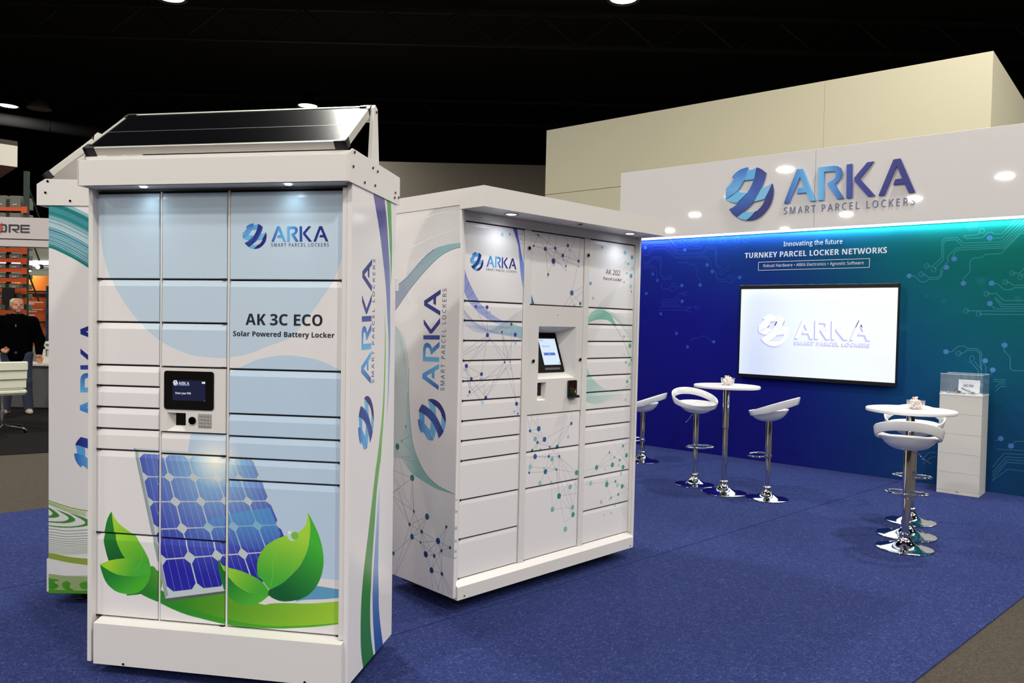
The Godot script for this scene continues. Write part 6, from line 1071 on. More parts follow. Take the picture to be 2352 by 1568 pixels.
func solar_locker(called: String, label: String, at: Transform3D, front: Material, side: Material, shown: bool) -> Node3D:
	var t := thing(called, label, "locker", at, "solar powered battery lockers")
	var fuv := func(p: Vector3) -> Vector2: return Vector2((p.x + HW) / HW, (2.2 - p.y) / 2.0)
	var suv := func(p: Vector3) -> Vector2: return Vector2(-p.z / 0.62, (2.25 - p.y) / 2.25)
	# cabinet
	var sp := MB.new()
	sp.uvf = suv
	part("side_panel", sp.box(Vector3(-0.022, 0.06, -HD), Vector3(0, 2.3, 0), 0.002), side, t)
	part("side_panel", B3(-HW, 0.06, -HD, -HW + 0.022, 2.3, 0, 0.002), M.white, t)
	part("stile", B3(-0.044, 0.255, -0.06, -0.022, 2.15, -0.002, 0.002), M.white, t)
	part("back_panel", B3(-HW + 0.022, 0.06, -HD, -0.022, 2.25, -HD + 0.02), M.white, t)
	part("backing", B3(-HW + 0.022, 0.1, -0.12, -0.022, 2.2, -0.1), M.inside, t)
	for x in [[-0.9005, -0.8905], [-0.5795, -0.5675]]:
		part("stile", B3(x[0] + 0.0015, 0.256, -0.06, x[1], 2.15, -0.0345, 0.001), M.white, t)
	part("roof", B3(-HW + 0.022, 2.23, -HD + 0.02, -0.022, 2.25, 0.02), M.white, t)
	part("plinth", B3(-HW + 0.05, 0.045, -HD + 0.05, -0.05, 0.1, -0.06), M.black, t)
	for fx in [-HW + 0.12, -0.12]:
		for fz in [-HD + 0.1, -0.12]:
			part("foot", MB.new().lathe([Vector2(0.0, 0.0), Vector2(0.035, 0.0), Vector2(0.035, 0.012), Vector2(0.015, 0.02), Vector2(0.015, 0.05), Vector2(0.0, 0.05)], 16), M.black, t, T(fx, 0.008 - 0.0094 * fx if shown else -0.0035 + 0.01 * fz, fz))
	part("kick_plate", MB.new().extrude_x([Vector2(0.021, 0.0635), Vector2(0.021, 0.2435), Vector2(-0.028, 0.2555), Vector2(-0.05, 0.2555), Vector2(-0.05, 0.0635)], -1.179, -0.0207), M.white, t)
	for x in [-1.03, -0.18]:
		bolt(t, Vector3(x, 0.074, 0.021), Vector3.BACK, 0.005)
	# doors
	for k in 3:
		var rows: Array = SOLAR_ROWS[k]
		for i in rows.size() - 1:
			if k == 1 and i == 3:
				continue
			var x0: float = SOLAR_COLS[k][0]
			var x1: float = SOLAR_COLS[k][1]
			var y0: float = rows[i + 1] + 0.0035
			var y1: float = rows[i] - 0.0035
			var d := part("door", door_mesh(x0, x1, y0, y1, -0.03, fuv), front, t)
			part("shade_strip", B3(x0 + 0.002, y0 - 0.008, -0.05, x1 - 0.002, y0 - 0.0002, -0.043), M.gap_shade, d)  # black strip stands in for the dark inside of the gap
			var hx0 := x0 if k == 0 else x1 - 0.021
			part("hinge", B3(hx0, y0 - 0.006, -0.05, hx0 + 0.021, y0 + 0.002, -0.0285, 0.001), M.black, d)
			if shown and k == 2 and i == 0:
				logo(d, T(-HW, 0, -0.0299), 0.721, 1.899, 0.1105, 0.109, 0.854, 1.929, 0.257, 0.94, [0.853, 1.908, 0.26, 0.0145])
			if shown and k == 2 and i == 1:
				lettering("model_name", "AK 3C ECO", true, 0.35, 0.0475, M.ink_dark, d, T(-HW + 0.738, 1.5725, -0.0299))
				lettering("model_caption", "Solar Powered Battery Locker", true, 0.462, 0.0215, M.ink_dark, d, T(-HW + 0.68, 1.5235, -0.0299))
	part("top_shade_strip", B3(-1.2065, 2.147, -0.05, -0.045, 2.154, -0.036), M.gap_shade, t)  # dark strip painted for the shaded gap above the doors
	# kiosk panel with screen, scanner window, lens and keypad
	if shown:
		var kp := MB.new()
		for q in [[-0.8875, 1.1005, -0.8565, 1.3795], [-0.767, 1.1005, -0.5805, 1.3795], [-0.8565, 1.183, -0.767, 1.3795], [-0.8565, 1.1005, -0.767, 1.103]]:
			kp.box(Vector3(q[0], q[1], -0.05), Vector3(q[2], q[3], -0.027))
		var k := part("kiosk_panel", kp, M.white, t)
		part("screen_bezel", rounded(0.236, 0.168, 0.012, 0.004), mat(Color("060606"), 0.2), k, T(-0.752, 1.2825, -0.027))
		var sc := Canvas.new(0.0, 0.157, 0.0, 0.089, 3000.0, Color("1a1f3d"))
		var wordp := []
		for i in LOGO_WORD.size():
			wordp.append(shift(poly_of(LOGO_WORD[i], 0.052, 0.052), 0.029, 0.068))
		sc.fill(wordp, Color("f2f6ff"))
		var gl := []
		for g in LOGO_GLOBE:
			gl.append(shift(poly_of(g, 0.024, 0.024), 0.002, 0.0645))
		sc.fill(gl, Color("f2f6ff"))
		sc.fill([PackedVector2Array([Vector2(0.029, 0.0655), Vector2(0.081, 0.0655), Vector2(0.081, 0.0672), Vector2(0.029, 0.0672)])], Color("8ab0ee"))
		sc.fill([PackedVector2Array([Vector2(0.14, 0.076), Vector2(0.156, 0.076), Vector2(0.156, 0.084), Vector2(0.14, 0.084)])], Color("f2f6ff"))
		sc.fill([PackedVector2Array([Vector2(0.151, 0.0008), Vector2(0.156, 0.0008), Vector2(0.156, 0.002), Vector2(0.151, 0.002)])], Color("aab4d8"))
		sc.fill(text_polys("Enter your PIN", true, 0.073, 0.009, Vector2(0.0145, 0.0275)), Color("f2f6ff"))
		part("display", screen_quad(0.157, 0.089), screen_mat(sc, 0.9), k, T(-0.829, 1.238, -0.0226))
		part("scanner_recess", funnel(-0.8565, -0.767, 1.103, 1.183, -0.027, -0.834, -0.77, 1.124, 1.181, -0.058), M.white, k)
		part("scanner_window", B3(-0.834, 1.124, -0.062, -0.77, 1.181, -0.058), mat(Color("080808"), 0.15), k)
		part("lens_plug", MB.new().tube([Vector3(-0.7345, 1.1515, -0.029), Vector3(-0.7345, 1.1515, -0.022), Vector3(-0.7345, 1.1515, -0.021)], 0.0165, 24), mat(Color("0a0a0a"), 0.5), k)
		var pad := part("keypad", B3(-0.707, 1.122, -0.0275, -0.6445, 1.183, -0.0245, 0.001), mat(Color("9a9892"), 0.4), k)
		for i in 4:
			for j in 4:
				part("key", B3(-0.7, 0, 0, -0.6895, 0.0105, 0.002, 0.001), mat(Color("c4c2bc"), 0.3, 0.4), pad, T(0.0147 * i, 1.1265 + 0.0145 * j, -0.0245))
		for y in [1.31, 1.27, 1.225]:
			bolt(k, Vector3(-0.5805, y, -0.04), Vector3.RIGHT, 0.003, "screw")
	else:
		part("kiosk_panel", B3(-0.8875, 1.1005, -0.05, -0.5805, 1.3795, -0.027), M.white, t)
	# canopy: fascia tray, soffit with two small downlights, bolted side cheeks
	var can := part("canopy_fascia", MB.new().extrude_x([Vector2(0.06, 2.165), Vector2(0.06, 2.273), Vector2(0.052, 2.276), Vector2(0.052, 2.268), Vector2(0.02, 2.268), Vector2(0.02, 2.165)], -1.231, -0.0005), M.white, t)
	part("canopy_lip", B3(-1.225, 2.268, 0.004, -0.004, 2.298, 0.02), M.white, can)
	part("soffit", B3(-HW + 0.022, 2.162, -0.06, -0.022, 2.168, 0.052), M.white_soft, t)
	part("header", B3(-HW + 0.022, 2.15, -0.062, -0.022, 2.165, -0.056), M.inside, t)
	var cheek := [Vector2(0.06, 2.165), Vector2(0.06, 2.277), Vector2(0.014, 2.306), Vector2(-0.597, 2.3), Vector2(-0.603, 2.292), Vector2(-0.603, 2.165)]
	part("canopy_cheek", MB.new().extrude_x(cheek, 0.0, 0.006), M.white, t)
	part("canopy_cheek", MB.new().extrude_x(cheek, -1.2334, -1.2274), M.white, t)
	for q in [[0.0, 2.293], [0.012, 2.232], [-0.12, 2.19], [-0.25, 2.2], [-0.22, 2.272], [-0.28, 2.268], [-0.53, 2.215], [-0.52, 2.19], [-0.58, 2.2]]:
		bolt(t, Vector3(0.006, q[1], q[0]), Vector3.RIGHT, 0.006)
	for x in [-0.937, -0.27]:
		part("downlight", MB.new().lathe([Vector2(0.0, -0.003), Vector2(0.013, -0.002), Vector2(0.016, 0.002), Vector2(0.016, 0.006), Vector2(0.0, 0.006)], 20), M.led, t, T(x, 2.1595, 0.03))
		var sl := SpotLight3D.new()
		sl.name = "downlight_lamp"
		sl.spot_angle = 84.0
		sl.spot_angle_attenuation = 1.0
		sl.spot_range = 20.0
		sl.light_color = Color("d8f6ff")
		sl.light_energy = 0.02
		sl.light_size = 0.014
		sl.shadow_enabled = true
		t.add_child(sl, true)
		sl.transform = Transform3D(Basis(Vector3.RIGHT, -PI / 2.0 - 0.12), Vector3(x, 2.154, 0.03))
	# solar panel on two struts
	var pv := Node3D.new()
	pv.name = "solar_panel"
	t.add_child(pv, true)
	var near := Vector3(0, 2.331, 0.04)
	var far := Vector3(0, 2.556, -0.255)
	var run := (near - far)
	var len := run.length()
	var zb := run.normalized()
	var yb := zb.cross(Vector3.RIGHT).normalized()
	pv.transform = Transform3D(Basis(Vector3.RIGHT, yb, zb), far)
	var px0 := -1.222
	var px1 := -0.018
	part("glass_face", B3(px0 + 0.012, -0.008, 0.012, px1 - 0.012, -0.003, len - 0.012), M.pv, pv)
	part("cell_line", B3(px0 + 0.012, -0.003, len * 0.53, px1 - 0.012, -0.0024, len * 0.53 + 0.004), M.pv_line, pv)
	part("back_sheet", B3(px0 + 0.012, -0.03, 0.012, px1 - 0.012, -0.026, len - 0.012), M.white_soft, pv)
	part("frame_rail", B3(px0 + 0.05, -0.036, len - 0.012, px1 - 0.05, 0.0, len, 0.001), M.aluminium, pv)
	part("frame_rail", B3(px0 + 0.05, -0.036, 0.0, px1 - 0.05, 0.0, 0.012, 0.001), M.aluminium, pv)
	part("frame_rail", B3(px0, -0.036, 0.04, px0 + 0.012, 0.0, len - 0.04, 0.001), M.aluminium, pv)
	part("frame_rail", B3(px1 - 0.012, -0.036, 0.04, px1, 0.0, len - 0.04, 0.001), M.aluminium, pv)
	for cx in [0, 1]:
		for cz in [0, 1]:
			var co := MB.new()
			var xa := px0 - 0.003 if cx == 0 else px1 - 0.05
			var xb := px0 + 0.05 if cx == 0 else px1 + 0.003
			var za := -0.003 if cz == 0 else len - 0.014
			co.box(Vector3(xa, -0.039, za), Vector3(xb, 0.002, za + 0.017), 0.001)
			var xs := px0 - 0.003 if cx == 0 else px1 - 0.014
			var zs := -0.003 if cz == 0 else len - 0.04
			co.box(Vector3(xs, -0.039, zs), Vector3(xs + 0.017, 0.002, zs + 0.043), 0.001)
			part("corner_cap", co, M.black, pv)
	for x in [-0.016, -1.2274]:
		part("strut", MB.new().extrude_x([Vector2(-0.215, 2.29), Vector2(-0.245, 2.545), Vector2(-0.262, 2.56), Vector2(-0.292, 2.548), Vector2(-0.32, 2.29)], x, x + 0.016), M.white, t)
		bolt(t, Vector3(x + 0.016, 2.53, -0.272), Vector3.RIGHT, 0.006)
	part("cross_rail", B3(-1.21, 2.49, -0.285, -0.02, 2.52, -0.265), M.white, t)
	part("wall_bracket", B3(-0.022, 1.745, -HD - 0.045, 0.002, 1.81, -HD, 0.002), M.white, t)
	return t

func shift(q: PackedVector2Array, dx: float, dy: float) -> PackedVector2Array:
	var o := PackedVector2Array()
	for v in q:
		o.append(v + Vector2(dx, dy))
	return o

func text_polys(s: String, bold: bool, width: float, cap: float, at: Vector2) -> Array:   # the front triangles of a text, for screens
	var hh := text_mesh("H", bold, 0, 0.01).get_aabb()
	var t := text_mesh(s, bold, 0, 0.0)
	var bb := t.get_aabb()
	var a := t.get_mesh_arrays()
	var vs: PackedVector3Array = a[Mesh.ARRAY_VERTEX]
	var ids = a[Mesh.ARRAY_INDEX]
	var o := []
	var k := Vector2(width / bb.size.x, cap / hh.size.y)
	var count: int = ids.size() if ids != null else vs.size()
	for i in range(0, count - 2, 3):
		var q := PackedVector2Array()
		for j in 3:
			var v := vs[ids[i + j]] if ids != null else vs[i + j]
			q.append(at + Vector2((v.x - bb.position.x) * k.x, (v.y - hh.position.y) * k.y))
		if absf((q[1] - q[0]).cross(q[2] - q[0])) > 1e-12:
			o.append(q)
	return o

func screen_quad(w: float, h: float) -> MB:
	var mb := MB.new()
	mb.uvf = func(p: Vector3) -> Vector2: return Vector2(p.x / w, 1.0 - p.y / h)
	return mb.box(Vector3(0, 0, -0.001), Vector3(w, h, 0.0))

func screen_mat(c: Canvas, energy: float) -> StandardMaterial3D:
	var m := mat(Color("050505"), 0.15)
	m.emission_enabled = true
	m.emission = Color.WHITE
	m.emission_operator = BaseMaterial3D.EMISSION_OP_MULTIPLY
	m.emission_texture = c.texture()
	m.emission_energy_multiplier = energy
	m.texture_repeat = false
	return m

func rounded(w: float, h: float, r: float, depth: float) -> MB:
	var q := PackedVector2Array()
	for c in [[w / 2 - r, h / 2 - r, 0.0], [-w / 2 + r, h / 2 - r, PI / 2], [-w / 2 + r, -h / 2 + r, PI], [w / 2 - r, -h / 2 + r, PI * 1.5]]:
		for i in 7:
			q.append(Vector2(c[0], c[1]) + Vector2.from_angle(c[2] + PI / 2 * i / 6.0) * r)
	return MB.new().prism(q, 0.0, depth)

func funnel(x0: float, x1: float, y0: float, y1: float, z: float, a0: float, a1: float, b0: float, b1: float, zi: float, zt := 99.0) -> MB:   # four splayed walls from an opening to a smaller one behind
	var mb := MB.new()
	if zt > 50.0:
		zt = zi
	var o := [Vector3(x0, y0, z), Vector3(x1, y0, z), Vector3(x1, y1, z), Vector3(x0, y1, z)]
	var n := [Vector3(a0, b0, zi), Vector3(a1, b0, zi), Vector3(a1, b1, zt), Vector3(a0, b1, zt)]
	for i in 4:
		var j := (i + 1) % 4
		mb.quad(o[i], o[j], n[j], n[i])
		var out: Vector3 = (o[i] + o[j] - o[(i + 2) % 4] - o[(j + 2) % 4]).normalized() * 0.002
		mb.quad(o[j] + out, o[i] + out, n[i] + out, n[j] + out)
	return mb

func build_solar_lockers() -> void:
	var f := Canvas.new(0.0, HW, 0.2, 2.2, 1000.0, Color("e4e0e0"))
	f.draw(PRINT_SOLAR_FRONT)
	var s := Canvas.new(0.0, 0.62, 0.0, 2.25, 880.0, Color("e4e0e0"))
	s.draw(PRINT_SOLAR_SIDE)
	var t := solar_locker("solar_locker", "white solar-roofed locker with printed solar panel and green leaves on its doors", solar_frame(), print_mat(f, 0.24), print_mat(s, 0.16), true)
	# logo on the right side, reading upwards
	var up := Transform3D(Basis(Vector3.UP, Vector3.BACK, Vector3.RIGHT), Vector3(0.0002, 0, 0))     # x up the panel, y towards the front
	part("globe_emblem", globe_mesh(0.235, 0.191, 0.0006), M.ink_vertex, t, up * T(1.032, -0.284, 0))
	for i in LOGO_WORD.size():
		part("logo_letter", letter_mesh(i, 0.553, 0.79, 0.0006), M.ink_vertex, t, up * T(1.319, -0.24, 0))
	lettering("logo_subtitle", "SMART PARCEL LOCKERS", false, 0.557, 0.029, M.ink_grey, t, up * T(1.318, -0.281, 0), 0.0006, 14)
	var c := Canvas.new(0.0, 0.62, 0.0, 2.25, 880.0, Color("e4e0e0"))
	c.draw(PRINT_SWIRL_SIDE)
	var t2 := solar_locker("solar_locker", "white solar-roofed locker with teal brush swirls and green rings on its side", swirl_frame(), M.white, print_mat(c, 0.3), false)
	part("globe_emblem", globe_mesh(0.235, 0.248, 0.0006), M.ink_vertex, t2, up * T(0.72, -0.385, 0))
	for i in LOGO_WORD.size():
		part("logo_letter", letter_mesh(i, 0.556, 1.0, 0.0006), M.ink_vertex, t2, up * T(1.007, -0.32, 0))
	lettering("logo_subtitle", "SMART PARCEL LOCKERS", false, 0.557, 0.036, M.ink_grey, t2, up * T(1.006, -0.37, 0), 0.0006, 14)
# ------------------------------------------------------------------ parcel locker with the network print
const NET_W := 1.64
const NET_ROWS := [[2.157, 1.719, 1.611, 1.5, 1.389, 1.276, 1.167, 1.055, 0.945, 0.834, 0.616, 0.398, 0.178], [2.157, 1.717, 1.054, 0.831, 0.612, 0.178], [2.157, 1.716, 1.608, 1.497, 1.386, 1.273, 1.165, 1.052, 0.942, 0.83, 0.612, 0.392, 0.178]]
const NET_COLS := [[0.046, 0.52], [0.577, 1.066], [1.123, 1.606]]

func build_network_locker() -> void:
	var f := Canvas.new(0.0, NET_W, 0.15, 2.2, 900.0, Color("e6e2e2"))
	f.draw(PRINT_NETWORK_FRONT)
	var s := Canvas.new(0.0, 0.6, 0.05, 2.25, 900.0, Color("e6e2e2"))
	s.draw(PRINT_NETWORK_SIDE)
	var fm := print_mat(f, 0.3)
	var t := thing("parcel_locker", "white parcel locker with blue and teal dot network print and recessed touch screen", "locker", network_frame())
	var fuv := func(p: Vector3) -> Vector2: return Vector2(p.x / NET_W, (2.2 - p.y) / 2.05)
	var sp := MB.new()
	sp.uvf = func(p: Vector3) -> Vector2: return Vector2((p.z + 0.6) / 0.6, (2.25 - p.y) / 2.2)
	part("side_panel", sp.box(Vector3(0, 0.0895, -0.6), Vector3(0.02, 2.235, 0), 0.002), print_mat(s, 0.35), t)
	part("side_panel", B3(NET_W - 0.02, 0.0895, -0.6, NET_W, 2.235, 0, 0.002), M.white, t)
	part("stile", B3(0.02, 0.178, -0.06, 0.043, 2.2, -0.012, 0.002), M.white, t)
	part("stile", B3(1.609, 0.178, -0.06, NET_W - 0.02, 2.2, -0.012, 0.002), M.white, t)
	for x in [[0.523, 0.574], [1.069, 1.12]]:
		var st := part("stile", B3(x[0], 0.172, -0.06, x[1], 2.158, -0.024, 0.002), M.white, t)
		lock(st, Vector3(x[1] - 0.022, 2.05, -0.024))
	part("back_panel", B3(0.02, 0.0895, -0.6, NET_W - 0.02, 2.235, -0.58), M.white, t)
	part("backing", B3(0.02, 0.12, -0.2, NET_W - 0.02, 2.2, -0.19), M.inside, t)
	part("header", B3(0.02, 2.16, -0.05, NET_W - 0.02, 2.235, -0.02), M.white, t)
	part("top_shade_strip", B3(0.046, 2.153, -0.05, 1.606, 2.161, -0.034), M.gap_shade, t)  # black strip for the shade in the gap over the top doors
	part("kick_plate", MB.new().extrude_x([Vector2(0.012, 0.078), Vector2(0.012, 0.15), Vector2(-0.03, 0.177), Vector2(-0.06, 0.177), Vector2(-0.06, 0.078)], 0.02, 1.62), M.white, t)
	for x in [0.07, 1.585]:
		bolt(t, Vector3(x, 0.095, 0.012), Vector3.BACK, 0.004)
	part("plinth", B3(0.06, 0.05, -0.54, NET_W - 0.06, 0.12, -0.07), M.black, t)
	for fx in [0.15, NET_W - 0.15]:
		for fz in [-0.5, -0.13]:
			part("foot", MB.new().lathe([Vector2(0.0, 0.0), Vector2(0.035, 0.0), Vector2(0.035, 0.012), Vector2(0.015, 0.02), Vector2(0.015, 0.06), Vector2(0.0, 0.06)], 16), M.black, t, T(fx, 0.007, fz))
	for k in 3:
		var rows: Array = NET_ROWS[k]
		for i in rows.size() - 1:
			if k == 1 and i == 1:
				continue
			var x0: float = NET_COLS[k][0]
			var x1: float = NET_COLS[k][1]
			var y0: float = rows[i + 1] + 0.0035
			var y1: float = rows[i] - 0.0035
			var d := part("door", door_mesh(x0, x1, y0, y1, -0.03, fuv, 0.022, 0.003), fm, t)
			part("shade_strip", B3(x0 + 0.002, y0 - 0.0075, -0.052, x1 - 0.002, y0 - 0.0002, -0.04), M.gap_shade, d)  # shade of the gap under each door, made as a dark strip
			var hx0 := x0 if k == 0 else (x0 if i == 0 else x0)
			var hw := 0.022 if k == 0 else 0.008
			part("hinge", B3(hx0, y0 - 0.008, -0.05, hx0 + hw, y0 + (0.004 if k == 0 else 0.0), -0.0285, 0.001), M.black, d)
			if k == 0 and i == 0:
				logo(d, T(0, 0, -0.0299), 0.095, 1.89, 0.099, 0.104, 0.219, 1.918, 0.238, 0.98, [0.218, 1.897, 0.241, 0.0125])
			if k == 2 and i == 0:
				lettering("model_name", "AK 202", false, 0.154, 0.033, M.ink_dark, d, T(1.292, 1.942, -0.0299))
				lettering("model_caption", "Parcel Locker", false, 0.2, 0.019, M.ink_dark, d, T(1.27, 1.9035, -0.0299))
	# kiosk panel with the deep screen recess, scanner niche and payment terminal
	var x0 := 0.575
	var x1 := 1.068
	var kp := MB.new()
	for q in [[x0, 1.0575, 0.659, 1.714], [1.002, 1.0575, x1, 1.714], [0.659, 1.589, 1.002, 1.714], [0.659, 1.247, 1.002, 1.268], [0.736, 1.0575, 1.002, 1.247], [0.659, 1.0575, 0.736, 1.138]]:
		kp.box(Vector3(q[0], q[1], -0.05), Vector3(q[2], q[3], -0.027))
	var k := part("kiosk_panel", kp, M.white, t)
	part("panel_gap", B3(x0, 1.05, -0.055, x1, 1.057, -0.045), M.gap_shade, k)
	part("screen_recess", funnel(0.659, 1.002, 1.268, 1.589, -0.028, 0.71, 0.95, 1.302, 1.546, -0.07, -0.16), M.white, k)
	var tilt := Vector3(0, 1.546 - 1.302, -0.09)
	var yb := tilt.normalized()
	var sf := Transform3D(Basis(Vector3.RIGHT, yb, Vector3.RIGHT.cross(yb)), Vector3(0.83, 1.424, -0.1155))
	part("screen_bezel", rounded(0.238, 0.258, 0.012, 0.006), M.dull_black, k, sf)
	var sc := Canvas.new(0.0, 0.152, 0.0, 0.172, 2400.0, Color("d4e6f8"))
	sc.fill(text_polys("Welcome!", false, 0.07, 0.012, Vector2(0.018, 0.116)), Color("4a76b8"))
	sc.fill([PackedVector2Array([Vector2(0.018, 0.062), Vector2(0.122, 0.062), Vector2(0.122, 0.08), Vector2(0.018, 0.08)])], Color("3b6cc0"))
	sc.fill(text_polys("Start", false, 0.026, 0.008, Vector2(0.056, 0.067)), Color("e8f2ff"))
	sc.fill(text_polys("ARKA", true, 0.026, 0.008, Vector2(0.012, 0.157)), Color("5f8cc8"))
	sc.fill(text_polys("12:00", false, 0.03, 0.006, Vector2(0.114, 0.158)), Color("7fa0d0"))
	sc.draw([["c", "4a78c4", [141, 12, 5]]])
	part("display", screen_quad(0.152, 0.172), screen_mat(sc, 1.0), k, sf * T(-0.054, -0.082, 0.0068))
	part("card_slot", B3(-0.06, -0.115, 0.0062, 0.08, -0.1, 0.0085, 0.001), mat(Color("3a3a3c"), 0.4), k, sf)
	part("scanner_recess", funnel(0.659, 0.736, 1.138, 1.247, -0.028, 0.662, 0.724, 1.163, 1.245, -0.058, -0.058), M.white, k)
	part("scanner_window", B3(0.662, 1.163, -0.062, 0.724, 1.245, -0.058), mat(Color("0b0b0b"), 0.15), k)
	lock(k, Vector3(0.612, 1.379, -0.027))
	lock(k, Vector3(1.046, 1.382, -0.027))
	part("pin_hole", MB.new().tube([Vector3(0.829, 1.659, -0.0275), Vector3(0.829, 1.659, -0.0265)], 0.003, 10), M.black, k)
	var pt := part("payment_terminal", rounded(0.08, 0.11, 0.008, 0.012), mat(Color("0b0b0c"), 0.25), k, T(0.9735, 1.197, -0.0275))
	part("terminal_display", B3(-0.03, 0.012, 0.012, 0.03, 0.046, 0.0128), mat(Color("2a0608"), 0.1), pt)
	for i in 3:
		for j in 4:
			part("key", B3(-0.028 + 0.015 * i, -0.03 + 0.0105 * j, 0.012, -0.018 + 0.015 * i, -0.0235 + 0.0105 * j, 0.0145, 0.001), mat(Color("2c2c2e"), 0.4), pt)
	var kc := ["2fae3a", "e0c020", "c8281e"]
	for j in 3:
		part("key", B3(0.018, -0.03 + 0.0105 * j, 0.012, 0.03, -0.0235 + 0.0105 * j, 0.0145, 0.001), mat(Color(kc[j]), 0.4), pt)
	part("card_lip", B3(-0.036, -0.055, 0.008, 0.042, -0.037, 0.04, 0.006), mat(Color("101012"), 0.2), pt)
	# cap with downlights
	var cap := part("cap", MB.new().extrude_x([Vector2(0.1784, 2.2125), Vector2(0.1784, 2.322), Vector2(-0.6, 2.322), Vector2(-0.6, 2.2355), Vector2(-0.012, 2.2355), Vector2(-0.012, 2.2125)], -0.004, NET_W + 0.017), M.white, t)
	for x in [0.292, 1.391]:
		part("downlight_ring", MB.new().lathe([Vector2(0.03, -0.004), Vector2(0.042, -0.004), Vector2(0.044, 0.0), Vector2(0.03, 0.0)], 28), M.steel, cap, T(x, 2.2125, 0.086))
		part("downlight", MB.new().lathe([Vector2(0.0, -0.006), Vector2(0.02, -0.0055), Vector2(0.03, -0.003), Vector2(0.03, 0.0), Vector2(0.0, 0.0)], 24), M.led, cap, T(x, 2.2125, 0.086))
		var sl := SpotLight3D.new()
		sl.name = "downlight_lamp"
		sl.spot_angle = 86.0
		sl.spot_angle_attenuation = 0.9
		sl.spot_range = 20.0
		sl.light_color = Color("eef6ff")
		sl.light_energy = 0.075
		sl.light_size = 0.028
		sl.shadow_enabled = true
		t.add_child(sl, true)
		sl.transform = Transform3D(Basis(Vector3.RIGHT, -PI / 2.0 - 0.1), Vector3(x, 2.2, 0.086))
	part("camera_dome", MB.new().lathe([Vector2(0.0, -0.01), Vector2(0.012, -0.006), Vector2(0.018, 0.0), Vector2(0.0, 0.0)], 20), M.black, cap, T(0.836, 2.2125, 0.129))
	part("camera_ring", MB.new().lathe([Vector2(0.018, -0.003), Vector2(0.026, -0.003), Vector2(0.028, 0.0), Vector2(0.018, 0.0)], 20), M.chrome, cap, T(0.836, 2.2125, 0.129))
	# logo on the side, reading upwards
	var up := Transform3D(Basis(Vector3.UP, Vector3.FORWARD, Vector3.LEFT), Vector3(-0.0002, 0, -0.6))
	part("globe_emblem", globe_mesh(0.236, 0.25, 0.0006), M.ink_vertex, t, up * T(0.931, -0.506, 0))
	for i in LOGO_WORD.size():
		part("logo_letter", letter_mesh(i, 0.56, 0.97, 0.0006), M.ink_vertex, t, up * T(1.221, -0.437, 0))
	lettering("logo_subtitle", "SMART PARCEL LOCKERS", false, 0.565, 0.034, M.ink_grey, t, up * T(1.22, -0.488, 0), 0.0006, 14)

func lock(parent: Node, at: Vector3) -> void:
	part("lock", MB.new().tube([at, at + Vector3(0, 0, 0.006), at + Vector3(0, 0, 0.008)], 0.011, 16), M.steel, parent)
	part("keyway", B3(at.x - 0.0015, at.y - 0.006, at.z + 0.0075, at.x + 0.0015, at.y + 0.006, at.z + 0.0088), M.black, parent)

